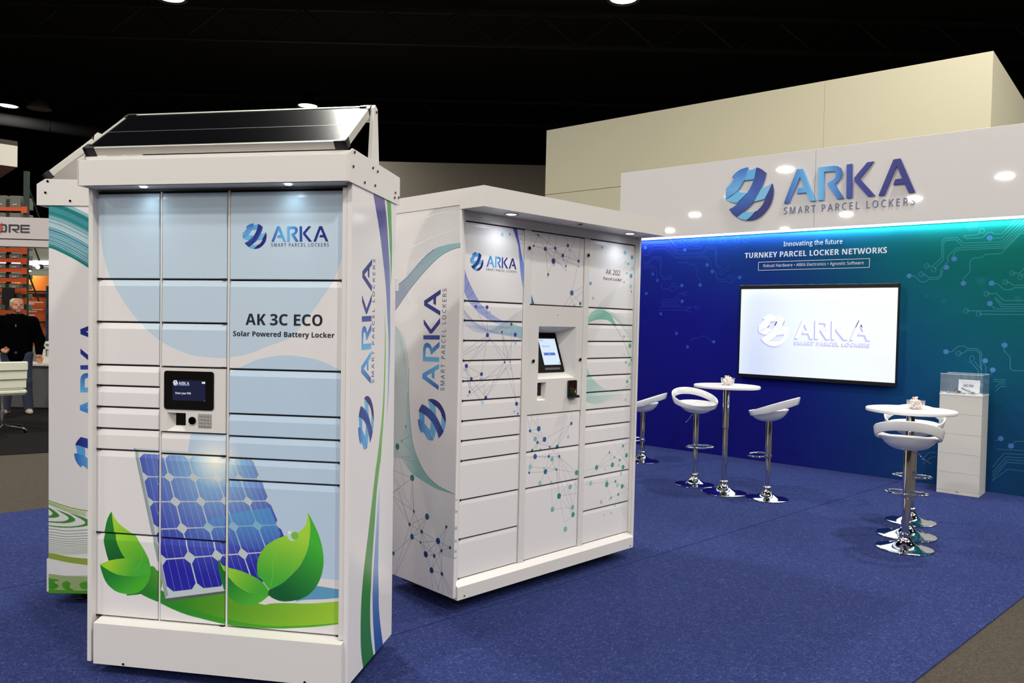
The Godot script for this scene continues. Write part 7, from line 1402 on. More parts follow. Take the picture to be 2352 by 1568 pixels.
# ------------------------------------------------------------------ television
func build_television() -> void:
	var t := thing("television", "large wall-mounted flat screen showing a white embossed logo", "television", wall_frame())
	var ch := mat(Color("050506"), 0.25)
	part("housing", B3(0.06, 1.05, 0.008, 1.745, 2.1, 0.055, 0.01), ch, t)
	part("bezel", B3(-0.003, 1.016, 0.05, 0.016, 2.137, 0.082, 0.002), ch, t)
	part("bezel", B3(1.791, 1.016, 0.05, 1.808, 2.137, 0.082, 0.002), ch, t)
	part("bezel", B3(0.016, 1.016, 0.05, 1.791, 1.058, 0.082, 0.002), ch, t)
	part("bezel", B3(0.016, 2.089, 0.05, 1.791, 2.137, 0.082, 0.002), ch, t)
	var sc := Canvas.new(0.0, 1.775, 0.0, 1.031, 760.0, Color("f4faff"))
	var small := Image.create_empty(4, 3, false, Image.FORMAT_RGB8)
	var tones := [["e6f0ff", "f6fdff", "fafeff", "fbffff"], ["dfe9ff", "f2fcff", "fbffff", "fbffff"], ["d6e2fb", "eef6ff", "f4fdff", "f6fcff"]]
	for y in 3:
		for x in 4:
			small.set_pixel(x, y, Color(tones[y][x]))
	sc.set_ground(small)
	# picture on the screen: white relief letters with their drawn lilac shading
	var ox := -0.016
	var oy := -1.058
	var word := []
	for i in LOGO_WORD.size():
		word.append(shift(poly_of(LOGO_WORD[i], 0.839, 0.81), ox + 0.689, oy + 1.509))
	var gl := []
	for g in LOGO_GLOBE:
		gl.append(shift(poly_of(g, 0.375, 0.393), ox + 0.247, oy + 1.405))
	var sub := text_polys("SMART PARCEL LOCKERS", true, 0.84, 0.042, Vector2(ox + 0.685, oy + 1.437))
	for k in 6:
		var d := 0.016 - 0.0026 * k
		var tone := Color("e4e4ff").lerp(Color("b8b8f4"), k / 5.0)
		var layer := []
		for q in word + gl:
			layer.append(shift(q, -d, -d * 1.3))
		sc.fill(layer, tone)
		layer = []
		for q in sub:
			layer.append(shift(q, -d * 0.7, -d))
		sc.fill(layer, tone)
	sc.fill(word, Color("fdffff"))
	sc.fill(gl, Color("fdffff"))
	sc.fill(sub, Color("f4f6ff"))
	for q in [[0.455, 1.655, 0.475, 1.7, 0.465, 1.702, 0.437, 1.65], [0.36, 1.625, 0.385, 1.648, 0.38, 1.652, 0.355, 1.628], [0.543, 1.655, 0.565, 1.71, 0.56, 1.71, 0.538, 1.655], [1.37, 1.65, 1.405, 1.728, 1.397, 1.728, 1.362, 1.65], [1.425, 1.69, 1.44, 1.655, 1.436, 1.65, 1.42, 1.67]]:
		var poly := PackedVector2Array()
		for i in range(0, 8, 2):
			poly.append(Vector2(ox + q[i], oy + q[i + 1]))
		sc.fill([poly], Color("3a4270"))
	part("screen", screen_quad(1.775, 1.031), screen_mat(sc, 1.0), t, T(0.016, 1.058, 0.079))
	area(t, Transform3D(Basis(Vector3.UP, PI), Vector3(0.9, 1.57, 0.09)), Vector2(1.7, 1.0), Color("e8f2ff"), 0.5)

# ------------------------------------------------------------------ bar tables and stools
func trumpet(r: float, col: float) -> Array:
	return [Vector2(0.0, 0.0), Vector2(r - 0.004, 0.0), Vector2(r, 0.004), Vector2(r - 0.002, 0.009), Vector2(r * 0.86, 0.0125), Vector2(r * 0.7, 0.0175), Vector2(r * 0.54, 0.025), Vector2(r * 0.4, 0.036), Vector2(r * 0.3, 0.05), Vector2(r * 0.23, 0.068), Vector2(r * 0.18, 0.092), Vector2(col + 0.012, 0.105), Vector2(col + 0.013, 0.112), Vector2(col + 0.008, 0.122), Vector2(col, 0.124), Vector2(0.0, 0.124)]

func stool(label: String, at: Vector3, turn: float, seat_h: float, rest_turn: float) -> Node3D:
	var t := thing("bar_stool", label, "stool", Transform3D(Basis(Vector3.UP, turn), at), "white bar stools around the bar tables")
	part("base", MB.new().lathe(trumpet(0.196, 0.026), 48), M.chrome, t)
	part("column", MB.new().lathe([Vector2(0.0245, 0.12), Vector2(0.0245, seat_h - 0.33), Vector2(0.0, seat_h - 0.33)], 24), M.chrome, t)
	part("column_sleeve", MB.new().lathe([Vector2(0.0, seat_h - 0.352), Vector2(0.029, seat_h - 0.352), Vector2(0.0295, seat_h - 0.348), Vector2(0.0295, seat_h + 0.004), Vector2(0.0, seat_h + 0.004)], 24), M.chrome, t)
	# foot ring in front of the column
	var fy := seat_h - 0.33
	var path := []
	for i in 29:
		var a := PI * 0.5 + TAU * (i / 28.0) * 0.94 + TAU * 0.03
		path.append(Vector3(cos(a) * 0.145, fy, 0.088 - sin(a) * 0.09).rotated(Vector3.UP, rest_turn))
	part("foot_ring", MB.new().tube(path, 0.0085, 10), M.chrome, t)
	part("ring_clamp", MB.new().lathe([Vector2(0.0, fy - 0.014), Vector2(0.032, fy - 0.014), Vector2(0.034, fy - 0.01), Vector2(0.034, fy + 0.01), Vector2(0.032, fy + 0.014), Vector2(0.0, fy + 0.014)], 20), M.chrome, t)
	part("lever", MB.new().tube([Vector3(-0.02, seat_h - 0.012, 0.0), Vector3(-0.07, seat_h - 0.02, 0.02), Vector3(-0.09, seat_h - 0.05, 0.03), Vector3(-0.15, seat_h - 0.09, 0.05)], 0.004, 8), M.chrome, t)
	# bowl of the seat (front is +z), smooth shell
	var bowl := [Vector2(0.0, 0.0), Vector2(0.05, 0.0), Vector2(0.09, 0.008), Vector2(0.13, 0.026), Vector2(0.165, 0.055), Vector2(0.19, 0.088), Vector2(0.196, 0.1), Vector2(0.194, 0.105), Vector2(0.188, 0.104), Vector2(0.175, 0.088), Vector2(0.145, 0.064), Vector2(0.1, 0.045), Vector2(0.05, 0.038), Vector2(0.0, 0.037)]
	part("seat", MB.new().lathe(bowl, 48, Vector3.ZERO, Vector2(1.0, 0.93)), M.gloss_white, t, Transform3D(Basis(Vector3.RIGHT, 0.085), Vector3(0, seat_h, 0)))
	# ring backrest: a band that leaves the front of the seat and rises behind it
	var mb := MB.new()
	var seg := 64
	var prof := [Vector2(-0.006, -0.066), Vector2(0.001, -0.07), Vector2(0.008, -0.066), Vector2(0.017, -0.03), Vector2(0.021, -0.004), Vector2(0.019, 0.002), Vector2(0.012, 0.003), Vector2(0.006, -0.002), Vector2(0.0, -0.03)]
	var np := prof.size()
	var rows := []
	for i in seg:
		var a := TAU * i / seg
		var rx := 0.214
		var rz := 0.206
		var c := Vector3(sin(a) * rx, 0, -cos(a) * rz - 0.045)
		var k := (0.161 - c.z) / 0.412         # 0 at the front, 1 at the back
		c.y = seat_h + 0.078 + 0.162 * k
		var out := Vector3(sin(a) / rx, 0, -cos(a) / rz).normalized()
		var row := []
		for q in prof:
			var hgt: float = q.y * (0.55 + 0.45 * clampf(k * 2.0, 0.0, 1.0))
			row.append(c + out * q.x + Vector3.UP * hgt)
		rows.append(row)
	for i in seg:
		for j in np:
			var i2 := (i + 1) % seg
			var j2 := (j + 1) % np
			var st := mb.v.size()
			for e in [[i, j], [i2, j], [i2, j2], [i, j2]]:
				var pr: Vector3 = rows[e[0]][e[1]]
				var du: Vector3 = rows[(e[0] + 1) % seg][e[1]] - rows[(e[0] - 1 + seg) % seg][e[1]]
				var dv: Vector3 = rows[e[0]][(e[1] + 1) % np] - rows[e[0]][(e[1] - 1 + np) % np]
				mb.vert(pr, du.cross(dv).normalized())
			mb.ix.append_array([st, st + 2, st + 1, st, st + 3, st + 2])
	part("ring_backrest", mb, M.gloss_white, t)
	return t

func bar_table(label: String, at: Vector3, h: float, r: float) -> void:
	var t := thing("bar_table", label, "table", T(at.x, at.y, at.z), "round white bar tables")
	part("base", MB.new().lathe(trumpet(0.215, 0.03), 56), M.chrome, t)
	part("column", MB.new().lathe([Vector2(0.026, 0.12), Vector2(0.026, h - 0.4), Vector2(0.0, h - 0.4)], 24), M.chrome, t)
	part("column_sleeve", MB.new().lathe([Vector2(0.0, h - 0.42), Vector2(0.031, h - 0.42), Vector2(0.0315, h - 0.415), Vector2(0.0315, h - 0.03), Vector2(0.0, h - 0.03)], 24), M.chrome, t)
	part("top_plate", MB.new().lathe([Vector2(0.0, h - 0.034), Vector2(0.1, h - 0.034), Vector2(0.1, h - 0.027), Vector2(0.0, h - 0.027)], 24), M.steel, t)
	part("table_top", MB.new().lathe([Vector2(0.0, h - 0.026), Vector2(r - 0.004, h - 0.026), Vector2(r, h - 0.021), Vector2(r, h - 0.004), Vector2(r - 0.004, h), Vector2(0.0, h)], 64), mat(Color("e2e0df"), 0.35), t)

func candy_bowl(label: String, candy_label: String, at: Vector3, seed_: int) -> void:
	var t := thing("glass_bowl", label, "bowl", T(at.x, at.y, at.z), "glass bowls of sweets")
	var g := mat(Color(0.93, 0.95, 0.97, 0.1), 0.0)
	g.transparency = BaseMaterial3D.TRANSPARENCY_ALPHA
	part("bowl", MB.new().lathe([Vector2(0.0, 0.0), Vector2(0.034, 0.0), Vector2(0.05, 0.008), Vector2(0.061, 0.03), Vector2(0.067, 0.058), Vector2(0.066, 0.07), Vector2(0.064, 0.07), Vector2(0.064, 0.058), Vector2(0.058, 0.031), Vector2(0.047, 0.011), Vector2(0.0, 0.004)], 40), g, t)
	var rng := RandomNumberGenerator.new()
	rng.seed = seed_
	var tones := ["efe4da", "f0dcd4", "e9d8cc", "f4ece4", "e6c4b4"]
	for i in 22:
		var layer := i / 8
		var a := rng.randf() * TAU
		var rr := rng.randf_range(0.006, 0.04) * (1.0 - 0.15 * layer)
		var p := at + Vector3(cos(a) * rr, 0.02 + 0.021 * layer + rng.randf() * 0.006, sin(a) * rr)
		# a sweet in a twisted paper wrapper: round middle, two fanned ends
		var mb := MB.new()
		mb.lathe([Vector2(0.0, -0.012), Vector2(0.008, -0.01), Vector2(0.0125, -0.003), Vector2(0.0125, 0.004), Vector2(0.008, 0.011), Vector2(0.003, 0.014), Vector2(0.009, 0.022), Vector2(0.013, 0.03), Vector2(0.012, 0.031), Vector2(0.0, 0.018)], 9, Vector3.ZERO, Vector2(1.0, 0.7))
		mb.lathe([Vector2(0.0, -0.02), Vector2(0.012, -0.03), Vector2(0.01, -0.024), Vector2(0.003, -0.014), Vector2(0.0, -0.012)], 9, Vector3.ZERO, Vector2(1.0, 0.5))
		var o := part("wrapped_sweet", mb, mat(Color(tones[rng.randi() % 5]), 0.5), null, Transform3D(Basis(Vector3(rng.randf_range(-1, 1), rng.randf_range(-1, 1), rng.randf_range(-1, 1)).normalized(), rng.randf() * PI), p))
		tag(o, candy_label, "sweet", candy_label + "s")

func build_bar_furniture() -> void:
	bar_table("round white bar table on chrome trumpet foot between three stools below the screen", Vector3(2.094, 0.007, -7.577), 1.047, 0.313)
	bar_table("round white bar table on chrome trumpet foot in front of the white plinth", Vector3(3.144, 0.007, -6.13), 0.999, 0.325)
	var w := -0.7019
	stool("white ring-back bar stool lowered beside the parcel locker, its back to the other stools", Vector3(1.579, 0.007, -9.255), -1.95, 0.585, 0.0)
	stool("white ring-back bar stool with its open seat facing the aisle beside the first table", Vector3(1.892, 0.007, -7.931), 0.28, 0.732, 0.0)
	stool("white ring-back bar stool seen from its side, facing the first table", Vector3(2.441, 0.007, -7.355), -2.2, 0.735, 0.0)
	stool("white ring-back bar stool half hidden behind the table near the plinth", Vector3(3.409, 0.007, -6.586), -0.5, 0.733, 0.0)
	stool("white ring-back bar stool turned away, showing its back in front of the plinth table", Vector3(2.94, 0.007, -5.754), 2.64, 0.729, 0.0)
	candy_bowl("glass bowl of wrapped sweets on the table below the screen", "pale wrapped sweet in the bowl below the screen", Vector3(2.1, 1.0545, -7.572), 5)
	candy_bowl("glass bowl of wrapped sweets on the table near the plinth", "pale wrapped sweet in the bowl near the plinth", Vector3(3.175, 1.0065, -6.12), 9)

# ------------------------------------------------------------------ display plinth
func build_display() -> void:
	var wf := wall_frame()
	var t := thing("display_plinth", "white display plinth with fine joints standing before the blue wall", "plinth", wf * T(2.298, 0.007, 0.08))
	var levels := [0.0, 0.035, 0.215, 0.405, 0.6, 0.8, 0.985]
	for i in levels.size() - 1:
		part("plinth_block", B3(0.0, levels[i], 0.0, 0.374, levels[i + 1] - 0.0015, 0.335, 0.0008), mat(Color("d6d3cb"), 0.5), t)
	part("top_board", B3(-0.003, 0.985, -0.003, 0.377, 0.999, 0.338, 0.001), mat(Color("e8e8ea"), 0.3), t)
	part("name_plate", B3(0.17, 0.022, 0.335, 0.2, 0.027, 0.336), M.black, t)
	var g := mat(Color(0.9, 0.95, 0.98, 0.04), 0.0)
	g.transparency = BaseMaterial3D.TRANSPARENCY_ALPHA
	var case := thing("glass_case", "clear acrylic showcase box on top of the white plinth", "showcase", wf * T(2.298, 1.007, 0.08))
	part("pane", B3(0.0, 0.0, 0.331, 0.374, 0.195, 0.335), g, case)
	part("pane", B3(0.0, 0.0, 0.0, 0.374, 0.195, 0.004), g, case)
	part("pane", B3(0.0, 0.0, 0.004, 0.004, 0.195, 0.331), g, case)
	part("pane", B3(0.37, 0.0, 0.004, 0.374, 0.195, 0.331), g, case)
	part("pane", B3(0.0, 0.195, 0.0, 0.374, 0.199, 0.335), g, case)
	var edge := mat(Color(0.92, 0.96, 1.0), 0.15)
	for q in [[0.0, 0.333, 0.374, 0.336], [0.0, 0.0, 0.374, 0.003]]:
		part("polished_edge", B3(q[0], 0.1955, q[1], q[2], 0.2, q[3]), edge, case)
	var card := thing("info_card", "white printed card standing inside the showcase", "card", wf * T(2.42, 1.0085, 0.2) * Transform3D(Basis(Vector3.RIGHT, -0.12), Vector3.ZERO))
	part("sheet", B3(0.0, 0.0, 0.0, 0.19, 0.135, 0.002), mat(Color("e4e6ea"), 0.4), card)
	for q in [[0.035, 0.105, 0.15, 0.108], [0.045, 0.06, 0.085, 0.09], [0.09, 0.06, 0.135, 0.09], [0.02, 0.04, 0.1, 0.043], [0.02, 0.03, 0.12, 0.033]]:
		part("printed_block", B3(q[0], q[1], 0.002, q[2], q[3], 0.0024), mat(Color("9ba0ac"), 0.5), card)
	part("foot", B3(0.06, 0.0, -0.04, 0.13, 0.02, 0.0), mat(Color("e4e6ea"), 0.4), card)
	var names := ["small green circuit board with black ribbon leaning beside the card", "green circuit board with white connectors lying before the card", "green circuit board with black antenna at the card's edge"]
	var at := [Vector3(2.38, 1.0075, 0.31), Vector3(2.47, 1.0075, 0.34), Vector3(2.57, 1.0075, 0.3)]
	var rng := RandomNumberGenerator.new()
	rng.seed = 12
	for k in 3:
		var b := thing("circuit_board", names[k], "circuit board", wf * T(at[k].x, at[k].y, at[k].z) * Transform3D(Basis(Vector3.UP, 0.4 - 0.5 * k), Vector3.ZERO), "circuit boards in the showcase")
		part("board", B3(-0.04, 0.006, -0.03, 0.04, 0.0085, 0.03), mat(Color("1c5a34"), 0.4), b)
		for s in [[-0.035, -0.025], [0.035, -0.025], [-0.035, 0.025], [0.035, 0.025]]:
			part("standoff", MB.new().lathe([Vector2(0.003, 0.0), Vector2(0.003, 0.012)], 8), M.steel, b, T(s[0], 0, s[1]))
		for i in 6:
			var x := rng.randf_range(-0.03, 0.025)
			var z := rng.randf_range(-0.022, 0.015)
			part("component", B3(x, 0.0085, z, x + 0.012, 0.016 + rng.randf() * 0.008, z + 0.009), mat(Color(["15150f", "d8d8d2", "c8b060"][rng.randi() % 3]), 0.5), b)
		part("ribbon", MB.new().tube([Vector3(0.02, 0.014, 0), Vector3(0.03 - 0.06 * k, 0.03, -0.005), Vector3(0.05 - 0.1 * k, 0.052, -0.01)], 0.004, 6), M.black, b)
# ------------------------------------------------------------------ neighbouring booth
func build_neighbours() -> void:
	# header sign
	var s := thing("header_sign", "long white header sign with dark letters and a red lightning bolt", "sign", Transform3D(Basis(Vector3.UP, 0.045), Vector3(-8.0, 0, -12.6)))
	var wh := mat(Color("c4bbb9"), 0.5)
	part("sign_board", B3(-3.5, 2.775, -0.25, 1.6, 3.118, 0.0), wh, s)
	part("lower_board", B3(-3.5, 2.652, -0.25, 1.6, 2.758, -0.01), wh, s)
	var ink := mat(Color("37343a"), 0.6)
	# square letters of the sign: C, O, R, E
	var ro := 0.13
	var at := {"C": -0.495, "O": -0.325, "R": -0.12, "E": 0.065}
	for key in at:
		var mb := MB.new()
		var x: float = at[key]
		var bars := []
		match key:
			"C": bars = [[0, 0, 0.025, 0.13], [0, 0, 0.16, 0.025], [0, 0.105, 0.16, 0.13]]
			"O": bars = [[0, 0.02, 0.025, 0.11], [0.01, 0, 0.165, 0.025], [0.01, 0.105, 0.165, 0.13], [0.15, 0.02, 0.175, 0.11]]
			"R": bars = [[0, 0, 0.025, 0.118], [0, 0.105, 0.15, 0.13], [0.14, 0.055, 0.165, 0.12], [0.05, 0.04, 0.15, 0.062]]
			"E": bars = [[0, 0, 0.02, 0.13], [0, 0, 0.14, 0.024], [0, 0.053, 0.135, 0.077], [0, 0.106, 0.14, 0.13]]
		for b in bars:
			mb.box(Vector3(x + b[0], 2.872 + b[1], 0.0), Vector3(x + b[2], 2.872 + b[3], 0.008))
		if key == "R":
			mb.prism(PackedVector2Array([Vector2(x + 0.055, 2.915), Vector2(x + 0.09, 2.915), Vector2(x + 0.16, 2.872), Vector2(x + 0.12, 2.872)]), 0.0, 0.008)
		part("sign_letter", mb, ink, s)
	part("lightning_bolt", MB.new().prism(PackedVector2Array([Vector2(-0.225, 3.04), Vector2(-0.27, 2.93), Vector2(-0.24, 2.93), Vector2(-0.265, 2.83), Vector2(-0.2, 2.955), Vector2(-0.23, 2.955)]), 0.009, 0.014), mat(Color("b8402c"), 0.5), s)
	# pallet rack with orange beams and grey bins
	var rk := thing("pallet_rack", "tall pallet rack with dark green posts and orange beams", "rack", T(-8.72, 0.0065, -14.0))
	var green := mat(Color("22352c"), 0.6)
	var orange := mat(Color("d2501c"), 0.5)
	for x in [0.0, -2.3]:
		part("post", B3(x - 0.035, 0, -0.04, x + 0.035, 4.1, 0.03), green, rk)
		for i in 5:
			part("brace", MB.new().tube([Vector3(x, 0.3 + 0.75 * i, -0.4), Vector3(x, 0.85 + 0.75 * i, -0.04)], 0.015, 6), green, rk)
	part("divider", B3(-0.35, 0.0, -0.05, -0.29, 3.6, 0.0), M.black, rk)
	var levels := [3.43, 3.2, 2.96, 2.7, 2.52, 2.345, 2.17, 1.99, 1.81, 1.6, 1.4, 1.2]
	for y in levels:
		part("beam", B3(-2.3, y - 0.045, 0.02, 0.02, y + 0.02, 0.06), orange, rk)
		part("beam_hook", B3(-0.05, y - 0.08, 0.04, 0.045, y + 0.035, 0.065), orange, rk)
		part("label_strip", B3(-0.58, y - 0.01, 0.06, -0.44, y + 0.012, 0.063), mat(Color("d8d4cc"), 0.5), rk)
	var bin_mat := mat(Color("6a6e62"), 0.6)
	var words := ["topmost", "second", "third", "fourth", "fifth", "sixth", "seventh", "eighth", "ninth", "tenth", "eleventh", "twelfth"]
	for i in levels.size():
		var y: float = levels[i] + 0.02
		var hgt := 0.21 if i == 0 else minf(0.15, (levels[i - 1] - 0.05) - y - 0.02)
		for k in 2:
			var x := -0.29 - 0.265 * k
			var b := thing("storage_bin", "grey plastic storage bin on the %s rack beam, %s the rack post" % [words[i], "next to" if k == 0 else "one place further from"], "bin", T(-8.72 + x, y + 0.0065, -14.0), "grey bins in the rack")
			part("box", B3(0.0, 0.0, -0.36, 0.2, hgt, 0.015, 0.008), bin_mat, b)
			part("grip", B3(0.06, hgt * 0.2, 0.015, 0.14, hgt * 0.2 + 0.02, 0.028, 0.004), mat(Color("c9c9c2"), 0.4), b)
	# booth behind: pale wall with a bright lilac light band, orange poster wall, blue banner
	var bw := thing("pale_booth_wall", "pale grey-green wall with bright lilac light band behind the rack", "wall panel", T(-10.0, 0.0065, -17.6))
	part("panel", B3(-6.0, 0.0, -0.1, 3.0, 3.4, 0.0), mat(Color("a8aa98"), 0.7), bw)
	part("light_band", B3(-6.0, 2.62, 0.0, 3.0, 2.76, 0.03), glow(Color("dcd2f4"), 0.9), bw)
	for k in 2:
		var sp := thing("spotlight", ["small bright spotlight above the orange poster wall", "small bright spotlight beside the blue banner"][k], "spotlight", T(-10.05 + 0.5 * k, 2.57 - 0.16 * k, -16.6))
		part("head", MB.new().tube([Vector3(0, 0, -0.08), Vector3(0, -0.01, 0.05)], 0.05, 14), M.black, sp)
		part("lens", MB.new().tube([Vector3(0, -0.01, 0.05), Vector3(0, -0.012, 0.058)], 0.045, 14), glow(Color("f4fbff"), 6.0), sp)
		part("arm", MB.new().tube([Vector3(0, 0.02, -0.05), Vector3(0, 0.06, -0.5), Vector3(0, 0.04, -1.0)], 0.012, 6), M.black, sp)
	var ow := thing("orange_poster_wall", "orange poster wall with dark rails and lines of white text", "poster wall", T(-10.15, 0.0065, -16.1))
	var ora := mat(Color("c4551a"), 0.5)
	part("panel", B3(-0.4, 0.9, -0.05, 0.56, 1.92, 0.0), ora, ow)
	part("panel", B3(-0.4, 1.985, -0.05, 0.56, 2.02, 0.0), ora, ow)
	part("panel", B3(-0.4, 2.04, -0.05, 0.64, 2.345, 0.0), mat(Color("ea8a34"), 0.4), ow)
	for q in [[1.92, 1.985], [2.02, 2.04], [1.38, 1.41]]:
		part("rail", B3(-0.45, q[0], -0.05, 0.58, q[1], 0.012), M.black, ow)
	var lines := [[1.885, 0.1], [1.79, 0.3], [1.755, 0.12], [1.64, 0.3], [1.6, 0.17], [1.52, 0.13], [1.475, 0.06]]
	for q in lines:
		part("text_line", B3(0.19, q[0], 0.0, 0.19 + q[1], q[0] + 0.022, 0.002), mat(Color("e6d8d0"), 0.5), ow)
		part("text_line", B3(0.06, q[0], 0.0, 0.06 + q[1] * 0.3, q[0] + 0.022, 0.002), mat(Color("e6d8d0"), 0.5), ow)
	var area_o := part("poster_lamp", B3(0.05, 2.42, 0.18, 0.35, 2.44, 0.22), glow(Color("ffe9c8"), 4.0), ow)
	area(ow, Transform3D(Basis(Vector3.RIGHT, -1.25), Vector3(0.2, 2.41, 0.2)), Vector2(0.3, 0.04), Color("ffdfb4"), 0.25)
	var bn := thing("blue_banner", "narrow dark blue roll-up banner beside the orange poster wall", "banner", T(-9.36, 0.0065, -15.8))
	part("sheet", B3(-0.06, 0.06, 0.0, 0.7, 2.13, 0.01), mat(Color("21435c"), 0.4), bn)
	part("foot_box", B3(-0.1, 0.0, -0.08, 0.74, 0.06, 0.08), M.steel, bn)
	var mon := thing("monitor", "dark switched-off monitor hanging before the rack", "monitor", T(-8.98, 1.72, -13.75))
	part("housing", B3(0.0, 0.0, -0.05, 0.2, 0.3, 0.0, 0.004), mat(Color("1b1b1e"), 0.3), mon)
	part("bracket", B3(0.07, 0.1, -0.2, 0.13, 0.2, -0.05), M.black, mon)
	# white shelf frame and boxes on the counter
	var ct := thing("grey_counter", "long dark grey reception counter with a pale top behind the man", "counter", Transform3D(Basis(Vector3.UP, 0.03), Vector3(-8.3, 0, -13.1)))
	part("body", B3(-3.0, 0.006, -0.6, 1.4, 0.7, 0.0), mat(Color("4c4b4d"), 0.6), ct)
	part("counter_top", B3(-3.05, 0.7, -0.65, 1.45, 0.735, 0.04, 0.004), mat(Color("b8afa6"), 0.4), ct)
	var sh := thing("white_shelf", "small white open shelf standing on the grey counter", "shelf", T(-7.98, 0.7355, -13.3))
	for q in [[0.0, 0.0, 0.62, 0.115], [0.0, 0.24, 0.62, 0.29], [0.0, 0.33, 0.5, 0.37]]:
		part("board", B3(q[0], q[1], -0.2, q[2], q[3], 0.0, 0.003), mat(Color("d8d6c8"), 0.5), sh)
	for x in [0.0, 0.47]:
		part("upright", B3(x, 0.115, -0.2, x + 0.04, 0.33, 0.0), mat(Color("d8d6c8"), 0.5), sh)
	var pb := part("paper_box", B3(-7.92, 0.8515, -13.45, -7.62, 0.97, -13.32, 0.003), mat(Color("b9b3bb"), 0.6))
	tag(pb, "pale box lying in the small white shelf", "box")
	# overhead white light box
	var lb := thing("hanging_sign_box", "white overhead sign box with a dark top edge and rust-coloured underside", "sign", Transform3D(Basis(Vector3.UP, 0.74), Vector3(-9.52, 0, -15.0)))
	part("face", B3(-4.0, 4.362, -0.02, 0.0, 4.76, 0.0), mat(Color("e8e4d4"), 0.5), lb)
	part("top_edge", B3(-4.0, 4.76, -0.02, 0.0, 4.85, 0.0), mat(Color("3d3631"), 0.7), lb)
	part("underside", B3(-4.0, 4.362, -2.5, 0.0, 4.37, -0.02), mat(Color("6a2a10"), 0.7), lb)
	part("side", B3(-0.02, 4.37, -2.5, 0.0, 4.85, -0.02), mat(Color("3d3631"), 0.7), lb)
	for x in [-3.5, -0.5]:
		part("wire", MB.new().tube([Vector3(x, 4.85, -1.0), Vector3(x, 8.6, -1.0)], 0.006, 6), M.black, lb)
	# white padded chair on a chrome star foot
	var ch := thing("swivel_chair", "white padded swivel chair with horizontal seams in the neighbouring booth", "chair", Transform3D(Basis(Vector3.UP, -2.25), Vector3(-6.71, 0.007, -10.3)))
	var pad := mat(Color("dcdcc8"), 0.55)
	for k in 3:
		var z := -0.2 - 0.025 * k
		part("back_cushion", MB.new().box(Vector3(-0.21, 0.59 + 0.118 * k, z - 0.03), Vector3(0.21, 0.707 + 0.118 * k, z + 0.03), 0.01), pad, ch)
	part("seat", MB.new().box(Vector3(-0.23, 0.5, -0.22), Vector3(0.23, 0.58, 0.25), 0.03), pad, ch)
	part("column", MB.new().lathe([Vector2(0.03, 0.08), Vector2(0.03, 0.3), Vector2(0.02, 0.3), Vector2(0.02, 0.5)], 16), M.chrome, ch)
	for k in 5:
		var a := TAU * k / 5.0 + 0.2
		part("foot_arm", MB.new().tube([Vector3(0, 0.1, 0), Vector3(cos(a) * 0.3, 0.05, sin(a) * 0.3)], 0.018, 8), M.chrome, ch)
		part("caster", MB.new().tube([Vector3(cos(a) * 0.3 - 0.012, 0.027, sin(a) * 0.3), Vector3(cos(a) * 0.3 + 0.012, 0.027, sin(a) * 0.3)], 0.027, 12), M.black, ch)
	build_person()

